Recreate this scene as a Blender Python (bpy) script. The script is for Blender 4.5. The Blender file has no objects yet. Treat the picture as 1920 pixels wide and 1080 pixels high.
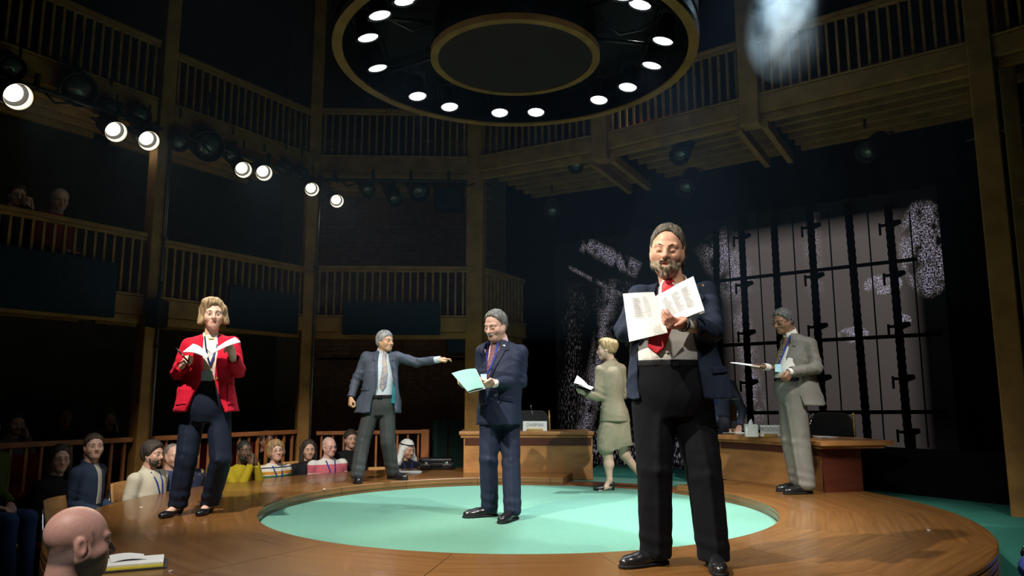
import bpy, bmesh, math, random
import numpy as np
from mathutils import Vector, Matrix

# ------------------------------------------------------------------ camera, world, exposure
SC = bpy.context.scene
COL = SC.collection
FPX, CAMZ = 1390.0, 1.65
TH = math.atan(208 / FPX)
cam = bpy.data.objects.new('camera', bpy.data.cameras.new('camera'))
COL.objects.link(cam)
cam.data.sensor_width = 36.0
cam.data.lens = 36.0 * FPX / 1920.0
cam.data.clip_end = 100
cam.location = (0, 0, CAMZ)
cam.rotation_euler = (math.pi / 2 + TH, 0, 0)
SC.camera = cam
w = bpy.data.worlds.new('World'); SC.world = w; w.use_nodes = True
w.node_tree.nodes['Background'].inputs[0].default_value = (0.5, 0.62, 0.8, 1)
w.node_tree.nodes['Background'].inputs[1].default_value = 0.011
SC.view_settings.view_transform = 'Standard'
SC.view_settings.look = 'None'
SC.view_settings.gamma = 1.0
SC.view_settings.use_curve_mapping = False
SC.view_settings.exposure = 0.0

def spot(loc, target, energy, angle, color=(1, 1, 1), blend=0.6, size=0.08, parent=None):
    l = bpy.data.lights.new('lamp_light', 'SPOT')
    l.energy = energy; l.spot_size = math.radians(angle); l.spot_blend = blend
    l.color = color; l.shadow_soft_size = size
    o = bpy.data.objects.new('lamp_light', l); COL.objects.link(o)
    o.location = loc
    o.rotation_euler = (Vector(target) - Vector(loc)).to_track_quat('-Z', 'Y').to_euler()
    return o

# theatre lamps hung on the front galleries, out of the frame (keys on the cast; the later spots are added fill)
spot((-3.8, 1.8, 6.8), (0.3, 5.0, 1.35), 4300, 31, (1.0, 0.92, 0.78))
spot((-2.6, 2.4, 7.0), (-1.9, 7.1, 1.3), 3400, 34, (1.0, 0.93, 0.82))
spot((3.6, 2.6, 6.9), (1.2, 7.3, 1.2), 2100, 36, (1.0, 0.97, 0.92))
spot((-1.9, 0.6, 5.6), (-1.7, 3.0, 1.0), 900, 40, (1.0, 0.93, 0.86))  # unseen spot added to brighten the top of the bald man's head
spot((-2.6, -0.8, 4.3), (0.85, 4.3, 1.55), 600, 24, (1.0, 0.95, 0.88))  # low fill spot added to brighten the bearded man's front
spot((2.9, 1.4, 7.2), (2.2, 5.2, 0.75), 1000, 42, (1.0, 0.93, 0.82))  # unseen spot added to brighten the wood at the right front
# back light on the upper right gallery: it throws the shadows across the carpet and shines through the smoke
spot((2.95, 7.2, 7.8), (1.2, 6.0, 0.7), 2400, 30, (0.82, 0.93, 1.0), 0.6)
spot((1.75, 9.0, 7.7), (-0.3, 6.2, 0.7), 2600, 46, (0.90, 0.96, 1.0), 0.4, 0.05)
spot((4.9, 9.4, 5.9), (2.4, 7.3, 1.4), 700, 40, (1.0, 0.96, 0.86), 0.6)

# ------------------------------------------------------------------ camera geometry used to place real things at real depths
CT, ST_ = math.cos(TH), math.sin(TH)
def ray(x, y):
    u = (x - 960) / FPX; v = (540 - y) / FPX
    return Vector((u, CT - v * ST_, ST_ + v * CT))
def onz(x, y, z):
    d = ray(x, y); t = (z - CAMZ) / d.z
    return Vector((0, 0, CAMZ)) + d * t
def onY(x, y, Y):
    d = ray(x, y); t = Y / d.y
    return Vector((0, 0, CAMZ)) + d * t

# ------------------------------------------------------------------ object helpers
def link(o, parent=None, loc=None, rot=None):
    COL.objects.link(o)
    if parent is not None: o.parent = parent
    if loc is not None: o.location = loc
    if rot is not None: o.rotation_euler = rot
    return o
def tag(o, label=None, cat=None, group=None, kind=None):
    if label: o['label'] = label
    if cat: o['category'] = cat
    if group: o['group'] = group
    if kind: o['kind'] = kind
    return o
def thing(name, label, cat, loc=(0, 0, 0), rz=0.0, group=None):
    o = bpy.data.objects.new(name, None); link(o, None, loc, (0, 0, rz))
    o.empty_display_size = 0.1
    return tag(o, label, cat, group)
def mobj(name, bm, mat, parent=None, smooth=False, bevel=0.0):
    me = bpy.data.meshes.new(name)
    bmesh.ops.recalc_face_normals(bm, faces=bm.faces)
    bm.to_mesh(me); bm.free()
    if mat: me.materials.append(mat)
    if smooth:
        for p in me.polygons: p.use_smooth = True
    o = bpy.data.objects.new(name, me); link(o, parent)
    if bevel:
        m = o.modifiers.new('b', 'BEVEL'); m.width = bevel; m.segments = 2; m.limit_method = 'ANGLE'
    return o
def inst(name, me, parent=None, loc=(0, 0, 0), rot=(0, 0, 0), scale=(1, 1, 1)):
    o = bpy.data.objects.new(name, me); link(o, parent, loc, rot); o.scale = scale
    return o
def BM(): return bmesh.new()
def box(bm, x0, x1, y0, y1, z0, z1, M=None):
    vs = [Vector((x, y, z)) for x in (x0, x1) for y in (y0, y1) for z in (z0, z1)]
    if M is not None: vs = [M @ v for v in vs]
    b = [bm.verts.new(v) for v in vs]
    for f in ((0, 1, 3, 2), (4, 6, 7, 5), (0, 4, 5, 1), (2, 3, 7, 6), (0, 2, 6, 4), (1, 5, 7, 3)):
        bm.faces.new([b[i] for i in f])
def frame(a, b):
    a, b = Vector(a), Vector(b); z = (b - a).normalized()
    x = z.orthogonal().normalized(); y = z.cross(x)
    return Matrix((x, y, z)).transposed()
def tube(bm, pts, r, seg=8, cap=True):
    """tube along a polyline; r one radius or one for each point"""
    pts = [Vector(p) for p in pts]; n = len(pts)
    rs = r if hasattr(r, '__len__') else [r] * n
    ref = None; rings = []
    for i, p in enumerate(pts):
        d = (pts[min(i + 1, n - 1)] - pts[max(i - 1, 0)]).normalized()
        if ref is None: ref = d.orthogonal().normalized()
        ref = (ref - d * ref.dot(d)).normalized(); q = d.cross(ref)
        rings.append([bm.verts.new(p + (ref * math.cos(2 * math.pi * k / seg) + q * math.sin(2 * math.pi * k / seg)) * rs[i]) for k in range(seg)])
    for a, b in zip(rings, rings[1:]):
        for k in range(seg): bm.faces.new((a[k], a[(k + 1) % seg], b[(k + 1) % seg], b[k]))
    if cap:
        bm.faces.new(rings[0][::-1]); bm.faces.new(rings[-1])
def lathe(bm, prof, seg=24, a0=0.0, a1=2 * math.pi, closed_prof=False, M=None):
    """revolve (r, z) points about z; a full turn when a1 - a0 is 2 pi"""
    full = abs(a1 - a0 - 2 * math.pi) < 1e-6
    nn = seg if full else seg + 1
    rings = []
    for i in range(nn):
        a = a0 + (a1 - a0) * i / seg
        ring = []
        for r, z in prof:
            v = Vector((r * math.cos(a), r * math.sin(a), z))
            ring.append(bm.verts.new(M @ v if M is not None else v))
        rings.append(ring)
    m = len(prof)
    for i in range(seg):
        A, B = rings[i], rings[(i + 1) % nn]
        for k in range(m if closed_prof else m - 1):
            k2 = (k + 1) % m
            try: bm.faces.new((A[k], B[k], B[k2], A[k2]))
            except ValueError: pass
    if not full and closed_prof:
        bm.faces.new(rings[0]); bm.faces.new(rings[-1][::-1])
    bmesh.ops.remove_doubles(bm, verts=bm.verts, dist=1e-6)
def prism(bm, poly, z0, z1, M=None):
    f = (lambda v: M @ v) if M is not None else (lambda v: v)
    a = [bm.verts.new(f(Vector((x, y, z0)))) for x, y in poly]
    b = [bm.verts.new(f(Vector((x, y, z1)))) for x, y in poly]
    bm.faces.new(a[::-1]); bm.faces.new(b)
    for i in range(len(poly)):
        j = (i + 1) % len(poly); bm.faces.new((a[i], a[j], b[j], b[i]))

# ------------------------------------------------------------------ materials
def nodes_of(name):
    m = bpy.data.materials.new(name); m.use_nodes = True
    return m, m.node_tree, m.node_tree.nodes['Principled BSDF']
def mix_mat(name, c1, c2, rough=0.6, scale=8.0, stretch=(1, 1, 1), detail=4.0, bump=0.0, bscale=None, metal=0.0, spec=0.5, rand=False, lo=0.35, hi=0.65, coat=0.0, sheen=0.0):
    m, nt, bs = nodes_of(name)
    N, L = nt.nodes, nt.links
    tc = N.new('ShaderNodeTexCoord'); mp = N.new('ShaderNodeMapping'); mp.inputs['Scale'].default_value = stretch
    L.new(tc.outputs['Object'], mp.inputs[0])
    no = N.new('ShaderNodeTexNoise'); no.inputs['Scale'].default_value = scale; no.inputs['Detail'].default_value = detail
    L.new(mp.outputs[0], no.inputs['Vector'])
    if rand:
        no.noise_dimensions = '4D'; oi = N.new('ShaderNodeObjectInfo'); mu = N.new('ShaderNodeMath'); mu.operation = 'MULTIPLY'
        mu.inputs[1].default_value = 37.0
        L.new(oi.outputs['Random'], mu.inputs[0]); L.new(mu.outputs[0], no.inputs['W'])
    cr = N.new('ShaderNodeValToRGB'); cr.color_ramp.elements[0].position = lo; cr.color_ramp.elements[1].position = hi
    cr.color_ramp.elements[0].color = (*c1, 1); cr.color_ramp.elements[1].color = (*c2, 1)
    L.new(no.outputs['Fac'], cr.inputs[0]); L.new(cr.outputs[0], bs.inputs['Base Color'])
    bs.inputs['Roughness'].default_value = rough; bs.inputs['Metallic'].default_value = metal
    bs.inputs['Specular IOR Level'].default_value = spec
    bs.inputs['Coat Weight'].default_value = coat
    if sheen: bs.inputs['Sheen Weight'].default_value = sheen
    if bump:
        n2 = no
        if bscale:
            n2 = N.new('ShaderNodeTexNoise'); n2.inputs['Scale'].default_value = bscale; n2.inputs['Detail'].default_value = 3
            L.new(mp.outputs[0], n2.inputs['Vector'])
        b = N.new('ShaderNodeBump'); b.inputs['Strength'].default_value = bump; b.inputs['Distance'].default_value = 0.01
        L.new(n2.outputs['Fac'], b.inputs['Height']); L.new(b.outputs[0], bs.inputs['Normal'])
    return m
def emit_mat(name, col, strength):
    m, nt, bs = nodes_of(name)
    bs.inputs['Base Color'].default_value = (0.6, 0.6, 0.6, 1)
    bs.inputs['Emission Color'].default_value = (*col, 1); bs.inputs['Emission Strength'].default_value = strength
    return m
M = {}
M['oak'] = mix_mat('oak', (0.20, 0.098, 0.018), (0.31, 0.162, 0.036), 0.65, 5, (1, 1, 1), bump=0.15, bscale=40, rand=True)
M['oak_pale'] = mix_mat('oak_pale', (0.42, 0.25, 0.07), (0.55, 0.35, 0.11), 0.6, 5, bump=0.1, bscale=40, rand=True)
M['oak_red'] = mix_mat('oak_red', (0.30, 0.10, 0.028), (0.42, 0.16, 0.05), 0.5, 5, bump=0.1, bscale=40, rand=True)
M['stage_wood'] = mix_mat('stage_wood', (0.105, 0.044, 0.012), (0.205, 0.094, 0.027), 0.27, 3.0, (12, 0.45, 1), detail=5, bump=0.0, rand=True, lo=0.2, hi=0.8, spec=0.5, coat=0.15)
M['stage_edge'] = mix_mat('stage_edge', (0.16, 0.055, 0.018), (0.22, 0.08, 0.028), 0.3, 4, (1, 1, 6), rand=True)
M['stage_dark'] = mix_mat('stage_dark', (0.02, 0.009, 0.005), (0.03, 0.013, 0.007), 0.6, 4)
M['desk_wood'] = mix_mat('desk_wood', (0.27, 0.118, 0.036), (0.44, 0.215, 0.072), 0.32, 3.0, (1.2, 1.2, 3.5), detail=6, lo=0.3, hi=0.7, rand=True)
M['desk_top'] = mix_mat('desk_top', (0.25, 0.11, 0.035), (0.37, 0.175, 0.06), 0.3, 4, (1, 4, 4), rand=True)
M['desk_red'] = mix_mat('desk_red', (0.055, 0.012, 0.006), (0.075, 0.017, 0.009), 0.35, 3, (1, 1, 4))
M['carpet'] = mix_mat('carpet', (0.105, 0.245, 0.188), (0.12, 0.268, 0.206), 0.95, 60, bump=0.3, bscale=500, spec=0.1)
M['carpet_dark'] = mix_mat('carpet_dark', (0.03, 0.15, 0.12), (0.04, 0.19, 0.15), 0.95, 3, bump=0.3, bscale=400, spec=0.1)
M['black'] = mix_mat('black', (0.006, 0.006, 0.007), (0.010, 0.010, 0.012), 0.7, 6, spec=0.2)
M['drape'] = mix_mat('drape', (0.004, 0.004, 0.005), (0.006, 0.006, 0.007), 0.95, 6, spec=0.05)
M['black_metal'] = mix_mat('black_metal', (0.010, 0.010, 0.012), (0.018, 0.018, 0.02), 0.45, 12, spec=0.4)
M['black_gloss'] = mix_mat('black_gloss', (0.006, 0.006, 0.007), (0.01, 0.01, 0.012), 0.25, 12)
M['steel'] = mix_mat('steel', (0.10, 0.10, 0.11), (0.16, 0.16, 0.17), 0.4, 10, metal=0.8)
M['chrome'] = mix_mat('chrome', (0.55, 0.55, 0.57), (0.65, 0.65, 0.67), 0.12, 5, metal=1.0)
M['brass'] = mix_mat('brass', (0.60, 0.38, 0.12), (0.7, 0.46, 0.16), 0.35, 10, metal=0.6)
M['brick'] = mix_mat('brick', (0.17, 0.075, 0.048), (0.27, 0.125, 0.08), 0.9, 6, rand=True, bump=0.3, bscale=60)
M['mortar'] = mix_mat('mortar', (0.09, 0.075, 0.06), (0.12, 0.10, 0.08), 0.95, 20)
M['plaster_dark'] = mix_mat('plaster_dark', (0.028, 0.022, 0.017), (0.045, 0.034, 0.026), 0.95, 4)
M['blue_cloth'] = mix_mat('blue_cloth', (0.012, 0.022, 0.034), (0.018, 0.030, 0.045), 0.95, 30, bump=0.2, bscale=300, spec=0.1)
M['red_plush'] = mix_mat('red_plush', (0.10, 0.008, 0.008), (0.15, 0.012, 0.012), 0.9, 30, spec=0.1)
M['paper'] = mix_mat('paper', (0.66, 0.67, 0.65), (0.72, 0.73, 0.71), 0.8, 10, spec=0.2)
M['paper_teal'] = mix_mat('paper_teal', (0.19, 0.38, 0.33), (0.22, 0.42, 0.36), 0.8, 10, spec=0.2)
M['print'] = mix_mat('print', (0.10, 0.10, 0.11), (0.2, 0.2, 0.2), 0.9, 30)
M['yellow_paper'] = mix_mat('yellow_paper', (0.75, 0.62, 0.05), (0.8, 0.68, 0.08), 0.8, 10)
M['chair_wood'] = mix_mat('chair_wood', (0.40, 0.20, 0.065), (0.52, 0.28, 0.10), 0.4, 4, (1, 1, 4), rand=True)
M['charcoal_fabric'] = mix_mat('charcoal_fabric', (0.035, 0.04, 0.04), (0.05, 0.055, 0.055), 0.9, 40, bump=0.2, bscale=300, spec=0.2)
M['lens'] = emit_mat('lens', (0.86, 0.94, 1.0), 6.0)
M['lens_warm'] = emit_mat('lens_warm', (1.0, 0.92, 0.72), 7.0)
M['tube_glow_warm'] = emit_mat('tube_glow_warm', (1.0, 0.86, 0.58), 0.75)  # lens light on the tube's inner wall, put in as emission
M['glass_off'] = mix_mat('glass_off', (0.02, 0.03, 0.03), (0.05, 0.07, 0.07), 0.1, 12)
# ================================================================== THE SETTING
STAGE_Z, CARPET_Z = 0.75, 0.66
RC = Vector((0.05, 6.70, 0))          # centre of the round stage
RI, RO = 2.16, 3.535
PIT = math.pi
def flat_struct(name, pts, mat, thick=0.05, up=(0, 0, 1)):
    bm = BM(); a = [bm.verts.new(p) for p in pts]; b = [bm.verts.new(Vector(p) - Vector(up) * thick) for p in pts]
    bm.faces.new(a); bm.faces.new(b[::-1])
    for i in range(len(pts)):
        j = (i + 1) % len(pts); bm.faces.new((a[i], b[i], b[j], a[j]))
    return tag(mobj(name, bm, mat), kind='structure')
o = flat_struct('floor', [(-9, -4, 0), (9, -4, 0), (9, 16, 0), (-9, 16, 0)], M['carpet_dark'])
o['label'] = 'dark teal carpeted floor around the round stage'
o = flat_struct('ceiling', [(-9, -4, 8.6), (-9, 16, 8.6), (9, 16, 8.6), (9, -4, 8.6)], M['black'], up=(0, 0, -1))
o['label'] = 'black theatre ceiling high above the lighting ring'
def wall(name, p, q, z0, z1, mat, label):
    p, q = Vector((*p, 0)), Vector((*q, 0)); d = (q - p).normalized(); n = Vector((-d.y, d.x, 0))
    o = flat_struct(name, [p + Vector((0, 0, z0)), q + Vector((0, 0, z0)), q + Vector((0, 0, z1)), p + Vector((0, 0, z1))], mat, 0.15, -n)
    o['label'] = label; return o

# facet posts of the galleries (plan), left to right
PA0, PA = Vector((-5.25, 6.03, 0)), Vector((-3.97, 8.06, 0))
PB = Vector((-2.77, 9.96, 0)); PC = Vector((-0.52, 10.05, 0))
PD = Vector((1.16, 9.12, 0)); PE = Vector((2.68, 7.92, 0)); PF = Vector((4.42, 6.60, 0)); PG = Vector((5.9, 5.0, 0))
def back_of(p, q, d):
    t = (q - p).normalized(); return Vector((-t.y, t.x, 0)) * d
nA = back_of(PA, PB, 1.75)
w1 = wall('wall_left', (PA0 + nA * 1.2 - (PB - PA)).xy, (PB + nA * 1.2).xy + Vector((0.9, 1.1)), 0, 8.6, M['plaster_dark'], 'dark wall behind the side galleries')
wall('wall_back', (-4.2, 11.95), (-0.1, 11.95), 0, 8.6, M['mortar'], 'dim brick wall behind the middle gallery')
wall('wall_back', (-0.2, 13.4), (4.2, 13.4), 0, 8.6, M['drape'], 'black wall behind the projection screen')
wall('wall_right', (4.0, 13.5), (8.5, 5.2), 0, 8.6, M['drape'], 'black wall behind the upper galleries')
# bricks on the back wall, laid in courses, two bands that can be seen between the gallery rails
wb = bpy.data.objects['wall_back']
bm = BM(); box(bm, -0.107, 0.107, -0.012, 0.03, -0.0325, 0.0325); bmat = M['brick']
brick_me = mobj('brick', bm, bmat, wb, bevel=0.0); brick0 = brick_me; brick_me = brick0.data
nb = 0; random.seed(4); rest = BM()
for zb0, zb1 in ((3.55, 4.65), (1.45, 2.30), (2.30, 3.55), (0.2, 1.45), (4.65, 6.0)):
    z = zb0; row = 0
    while z < zb1:
        x = -3.15 + (0.1125 if row % 2 else 0)
        while x < -0.35:
            if nb == 0: brick0.location = (x, 11.95, z)
            elif nb < 300: inst('brick', brick_me, wb, (x, 11.95 - random.random() * 0.006, z))
            else: box(rest, x - 0.107, x + 0.107, 11.938, 11.97, z - 0.0325, z + 0.0325)
            nb += 1; x += 0.225
        z += 0.075; row += 1
o = mobj('brick_courses', rest, bmat, wb); o['kind'] = 'stuff'

# ------------------------------------------------------------------ the round stage
stage = thing('round_stage', 'raised ring-shaped wooden stage like a giant round table, open at the back', 'stage', RC)
G0, G1 = math.radians(38.5), math.radians(75.5)      # the opening at the back
prof = [(RI, 0.742), (RI + 0.01, 0.75), (RO - 0.01, 0.75), (RO, 0.742), (RO, 0.722), (RO - 0.012, 0.718), (RO - 0.012, 0.709), (RO, 0.705), (RO, 0.672),
        (RO - 0.015, 0.667), (RO - 0.015, 0.655), (RO, 0.65), (RO, 0.60), (RO - 0.06, 0.60), (RO - 0.06, 0.64), (RI + 0.05, 0.64), (RI + 0.05, 0.62), (RI, 0.62), (RI, 0.69), (RI - 0.006, 0.692), (RI - 0.006, 0.712), (RI, 0.715)]
step = math.radians(22.5); seam0 = math.radians(-33.0)
def sector(a0, a1):
    bm = BM(); mid = (a0 + a1) / 2
    g = 0.0009
    lathe(bm, prof, max(2, int((a1 - a0) / 0.03)), a0 - mid + g, a1 - mid - g, closed_prof=True)
    o = mobj('panel', bm, M['stage_wood'], stage); o.rotation_euler = (0, 0, mid); return o
full = None
for i in range(16):
    a0 = seam0 + i * step; a1 = a0 + step
    if a1 <= G0 or a0 >= G1:
        if full is None: full = sector(a0, a1)
        else: inst('panel', full.data, stage, (0, 0, 0), (0, 0, (a0 + a1) / 2))
    else:
        if a0 < G0: sector(a0, G0)
        if a1 > G1: sector(G1, a1)
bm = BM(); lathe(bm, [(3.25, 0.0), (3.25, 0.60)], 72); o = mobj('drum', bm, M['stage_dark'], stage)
bm = BM(); lathe(bm, [(0.001, 0.66), (2.155, 0.66), (2.155, 0.62), (0.001, 0.62)], 96)
lathe(bm, [(2.15, 0.62), (2.15, 0.66), (3.25, 0.66), (3.25, 0.62)], 20, G0, G1, closed_prof=True)
cp = mobj('stage_carpet', bm, M['carpet']); cp.location = RC
tag(cp, 'pale turquoise carpet disc sunk inside the wooden ring', 'carpet')
bm = BM(); lathe(bm, [(2.2, 0.64), (2.2, 0.668), (2.62, 0.668), (2.62, 0.64)], 16, G0, G1, closed_prof=True)
th = mobj('threshold', bm, M['stage_edge']); th.location = RC
tag(th, 'low curved wooden threshold across the opening at the back of the stage', 'threshold')
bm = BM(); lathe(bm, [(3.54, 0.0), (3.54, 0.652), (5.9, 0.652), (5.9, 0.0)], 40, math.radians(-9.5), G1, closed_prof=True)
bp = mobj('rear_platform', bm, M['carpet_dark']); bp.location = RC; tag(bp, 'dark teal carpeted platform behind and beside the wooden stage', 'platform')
# seam scraps: small white paper scraps lying on the stage
for i, (px, py, s, lab) in enumerate(((265, 952, .012, 'small white paper scrap on the wood behind the bald head'), (1741, 995, .013, 'small white scrap on the empty wood at the right edge of the stage'),
                        (608, 918, .012, 'small white scrap on the wood below the striped polo shirt man'), (765, 900, .010, 'small white scrap beside the shoe of the pointing man'), (320, 1072, .010, 'small white scrap on the wood beside the stacked papers'))):
    p = onz(px, py, STAGE_Z); bm = BM()
    prism(bm, [(-s, -s * .5), (-s * .2, -s * .9), (s * .8, -s * .5), (s, s * .5), (.1 * s, s * .7), (-s * .8, s * .5)], 0, 0.004)
    for v in bm.verts: v.co.z += 0.003 * math.sin(v.co.x * 300) + 0.003
    o = mobj('paper_scrap', bm, M['paper']); o.location = p; tag(o, lab, 'scrap', 'paper scraps on the stage')

# ------------------------------------------------------------------ timber galleries
BAL_H = 0.69
def bar_between(name, p, q, w, h, mat, parent, z, off=0.0, ext=0.0, bevel=0.006):
    """squared timber from p to q; z is its top; off shifts it backwards"""
    p, q = Vector(p), Vector(q); d = (q - p); L = d.length; d.normalize(); n = Vector((-d.y, d.x, 0))
    bm = BM(); box(bm, -ext, L + ext, -w / 2, w / 2, -h, 0)
    o = mobj(name, bm, mat, parent, bevel=bevel)
    o.location = Vector((p.x, p.y, z)) + n * off - (parent.matrix_world.translation if parent else Vector())
    o.rotation_euler = (0, 0, math.atan2(d.y, d.x)); return o
bm = BM(); box(bm, -0.013, 0.013, -0.016, 0.016, 0, 1); _b = mobj('baluster', bm, M['oak']); BAL = _b.data; bpy.data.objects.remove(_b)
bm = BM(); box(bm, -0.013, 0.013, -0.016, 0.016, 0, 1); _b = mobj('baluster', bm, M['oak_red']); BALR = _b.data; bpy.data.objects.remove(_b)
def balusters(parent, p, q, z0, z1, mesh, spacing=0.098, off=0.0):
    p, q = Vector(p), Vector(q); d = q - p; L = d.length; d.normalize(); n = Vector((-d.y, d.x, 0))
    k = max(2, int(L / spacing)); rz = math.atan2(d.y, d.x)
    for i in range(k):
        c = p + d * (L * (i + 0.5) / k) + n * off
        inst('baluster', mesh, parent, (c.x, c.y, z0), (0, 0, rz), (1, 1, z1 - z0))
def gallery(label, p, q, zr, zb, zf, joists=5, depth=1.6, trim=0.10, jz=None, mat='oak', zf2=None, chamfer=False):
    d = (q - p).normalized(); n = Vector((-d.y, d.x, 0))
    a = p + d * trim; b = q - d * trim
    t = thing('gallery_balcony', label, 'balcony'); m = M[mat]
    bar_between('handrail', a, b, 0.075, 0.045, m, t, zr)
    bar_between('rail_moulding', a, b, 0.05, 0.035, m, t, zr - 0.047)
    balusters(t, a, b, zb, zr - 0.075, BAL)
    bar_between('ledge', a, b, 0.11, 0.025, m, t, zb)
    bar_between('fascia_beam', a, b, 0.09, zb - 0.03 - zf, m, t, zb - 0.03)
    bar_between('lower_beam', a, b, 0.07, 0.09, m, t, zf - 0.004, 0.05)
    bar_between('toe_board', a, b, 0.03, 0.18, M['red_plush'], t, zb + 0.16, 0.28)
    bm = BM(); L = (b - a).length; box(bm, 0, L, 0.06, depth, -0.03, 0)
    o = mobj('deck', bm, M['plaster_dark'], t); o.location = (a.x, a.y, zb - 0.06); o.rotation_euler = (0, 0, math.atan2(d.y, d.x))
    for j in range(joists):
        bar_between('joist', a, b, 0.07, 0.13, m, t, zb - 0.095, 0.25 + j * 0.26)
    return t
bpy.context.view_layer.update()
Z2R, Z2B, Z2F = 5.70, 5.01, 4.79
Z1R, Z1B, Z1F = 3.45, 2.77, 2.55
PBo = PA + (PB - PA).normalized() * 0.02
gallery('upper timber balcony at the top left above the first three lit lamps', PA0 - (PA - PA0) * 0.5, PA, Z2R, Z2B, Z2F - 0.06)
gallery('upper timber balcony above the pair of lit lamps, between two tall posts', PA, PB, Z2R - 0.05, Z2B, Z2F)
gallery('upper timber balcony facing the camera, left of the hanging lighting ring', PB, PC, Z2R, Z2B, Z2F)
gallery('upper timber balcony partly hidden behind the hanging lighting ring', PC, PD, Z2R, Z2B, Z2F, 6)
gallery('upper timber balcony just right of the hanging lighting ring', PD, PE, Z2R, Z2B, Z2F, 6)
gallery('upper timber balcony under the bright puff of smoke', PE, PF, Z2R, Z2B, Z2F, 6)
gallery('upper timber balcony in the far upper right corner', PF, PG, Z2R, Z2B, Z2F, 3)
gallery('lower timber balcony with two seated spectators at the far left', PA0 - (PA - PA0) * 0.5, PA, Z1R, Z1B, Z1F)
gallery('lower timber balcony behind the head of the woman in red', PA, PB, Z1R - 0.03, Z1B, Z1F)
gallery('lower timber balcony facing the camera above the pointing man', PB, PC, Z1R, Z1B, Z1F)
gallery('short lower timber balcony receding right of the thick post', PC + Vector((0.1, 0.0, 0)), Vector((0.22, 11.25, 0)), Z1R, Z1B, Z1F, 2)
gallery('lower timber balcony at the right edge beyond the tall post', PF + Vector((0.1, 0, 0)), PG, 3.45, 2.77, 2.55, 2)

# extra stacked beams and brackets under the right upper galleries
def post(label, p, z0, z1, w=0.19, mat='oak', rz=0.0):
    t = thing('timber_post', label, 'post', (p.x, p.y, z0), rz)
    bm = BM(); box(bm, -w / 2, w / 2, -w / 2, w / 2, 0, z1 - z0)
    mobj('shaft', bm, M[mat], t, bevel=0.012)
    return t
angA = math.atan2((PB - PA).y, (PB - PA).x)
post('tall timber post left of the woman in red', PA, 0, 8.5, 0.17, rz=angA)
post('tall timber post between the woman in red and the pointing man', PB, 0, 8.5, 0.17, rz=angA / 2)
post('thick timber post behind the man with the moustache', PC + Vector((0.02, 0.1, 0)), 0, 8.5, 0.235, rz=-0.2)
post('tall timber post at the right edge of the black wings', PF, 0, 8.5, 0.20, rz=-0.64)
post('second timber post just behind the one at the right edge', PF + Vector((0.42, 0.25, 0)), 0, 8.5, 0.14, rz=-0.64)
for p, lab in ((PD, 'hanging timber post cut off below the balcony right of the lighting ring'), (PE, 'hanging timber post cut off below the balcony beside the smoke')):
    t = post(lab, p, Z2F - 0.14, 8.5, 0.21, rz=-0.6)
    d = Vector((0.62, 0.79, 0))
    for s in (-0.14, 0.14):
        bm = BM(); box(bm, s - 0.035, s + 0.035, 0.0, 1.1, -0.06, 0.06)
        o = mobj('bracket', bm, M['oak'], t, bevel=0.008); o.location = (0, 0, 0.02); o.rotation_euler = (math.radians(-6), 0, 0)
# steel conduit pipes on two posts
for p, lab in ((PA + Vector((0.12, -0.02, 0)), 'thin grey conduit pipe running up the post left of the woman in red'), (PB + Vector((0.12, -0.06, 0)), 'thin grey conduit pipe running up the post beside the pair of lamps')):
    bm = BM(); tube(bm, [(0, 0, 0), (0, 0, 4.7)], 0.017, 8); o = mobj('conduit_pipe', bm, M['steel'], smooth=True); o.location = p
    for z in (1.0, 2.2, 3.4, 4.5):
        bm = BM(); box(bm, -0.026, 0.026, -0.026, 0.026, z, z + 0.03); mobj('clip', bm, M['steel'], o)
    tag(o, lab, 'pipe')
# ground-level balustrades behind the seated audience
def balustrade(label, p, q, z, trim0=0.1, trim1=0.1, endpost=False):
    d = (q - p).normalized(); a = p + d * trim0; b = q - d * trim1
    t = thing('balustrade', label, 'balustrade')
    bar_between('handrail', a, b, 0.08, 0.05, M['oak_red'], t, z)
    balusters(t, a, b, 0.25, z - 0.045, BALR, 0.135)
    bar_between('bottom_rail', a, b, 0.06, 0.06, M['oak_red'], t, 0.28)
    if endpost:
        bm = BM(); box(bm, -0.055, 0.055, -0.055, 0.055, 0, z + 0.005); o = mobj('end_post', bm, M['oak_red'], t, bevel=0.006); o.location = (b.x + 0.03, b.y, 0)
balustrade('red-brown balustrade behind the bearded man and the denim jacket', PA0 - (PA - PA0) * 0.5, PA, 1.25)
balustrade('red-brown balustrade behind the yellow sweater, beyond the woman in red', PA, PB, 1.25)
balustrade('red-brown balustrade behind the pointing man, ending in a square post', PB + Vector((0.05, 0.12, 0)), Vector((-1.22, 10.62, 0)), 1.22, 0.1, 0.03, True)
# raised floor under the rear audience rows
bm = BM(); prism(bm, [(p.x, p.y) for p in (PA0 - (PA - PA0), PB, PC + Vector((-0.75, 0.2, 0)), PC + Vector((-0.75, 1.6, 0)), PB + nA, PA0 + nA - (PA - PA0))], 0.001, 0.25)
o = mobj('seating_riser', bm, M['plaster_dark']); tag(o, 'dark raised platform under the rear audience seats', 'platform')

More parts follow.
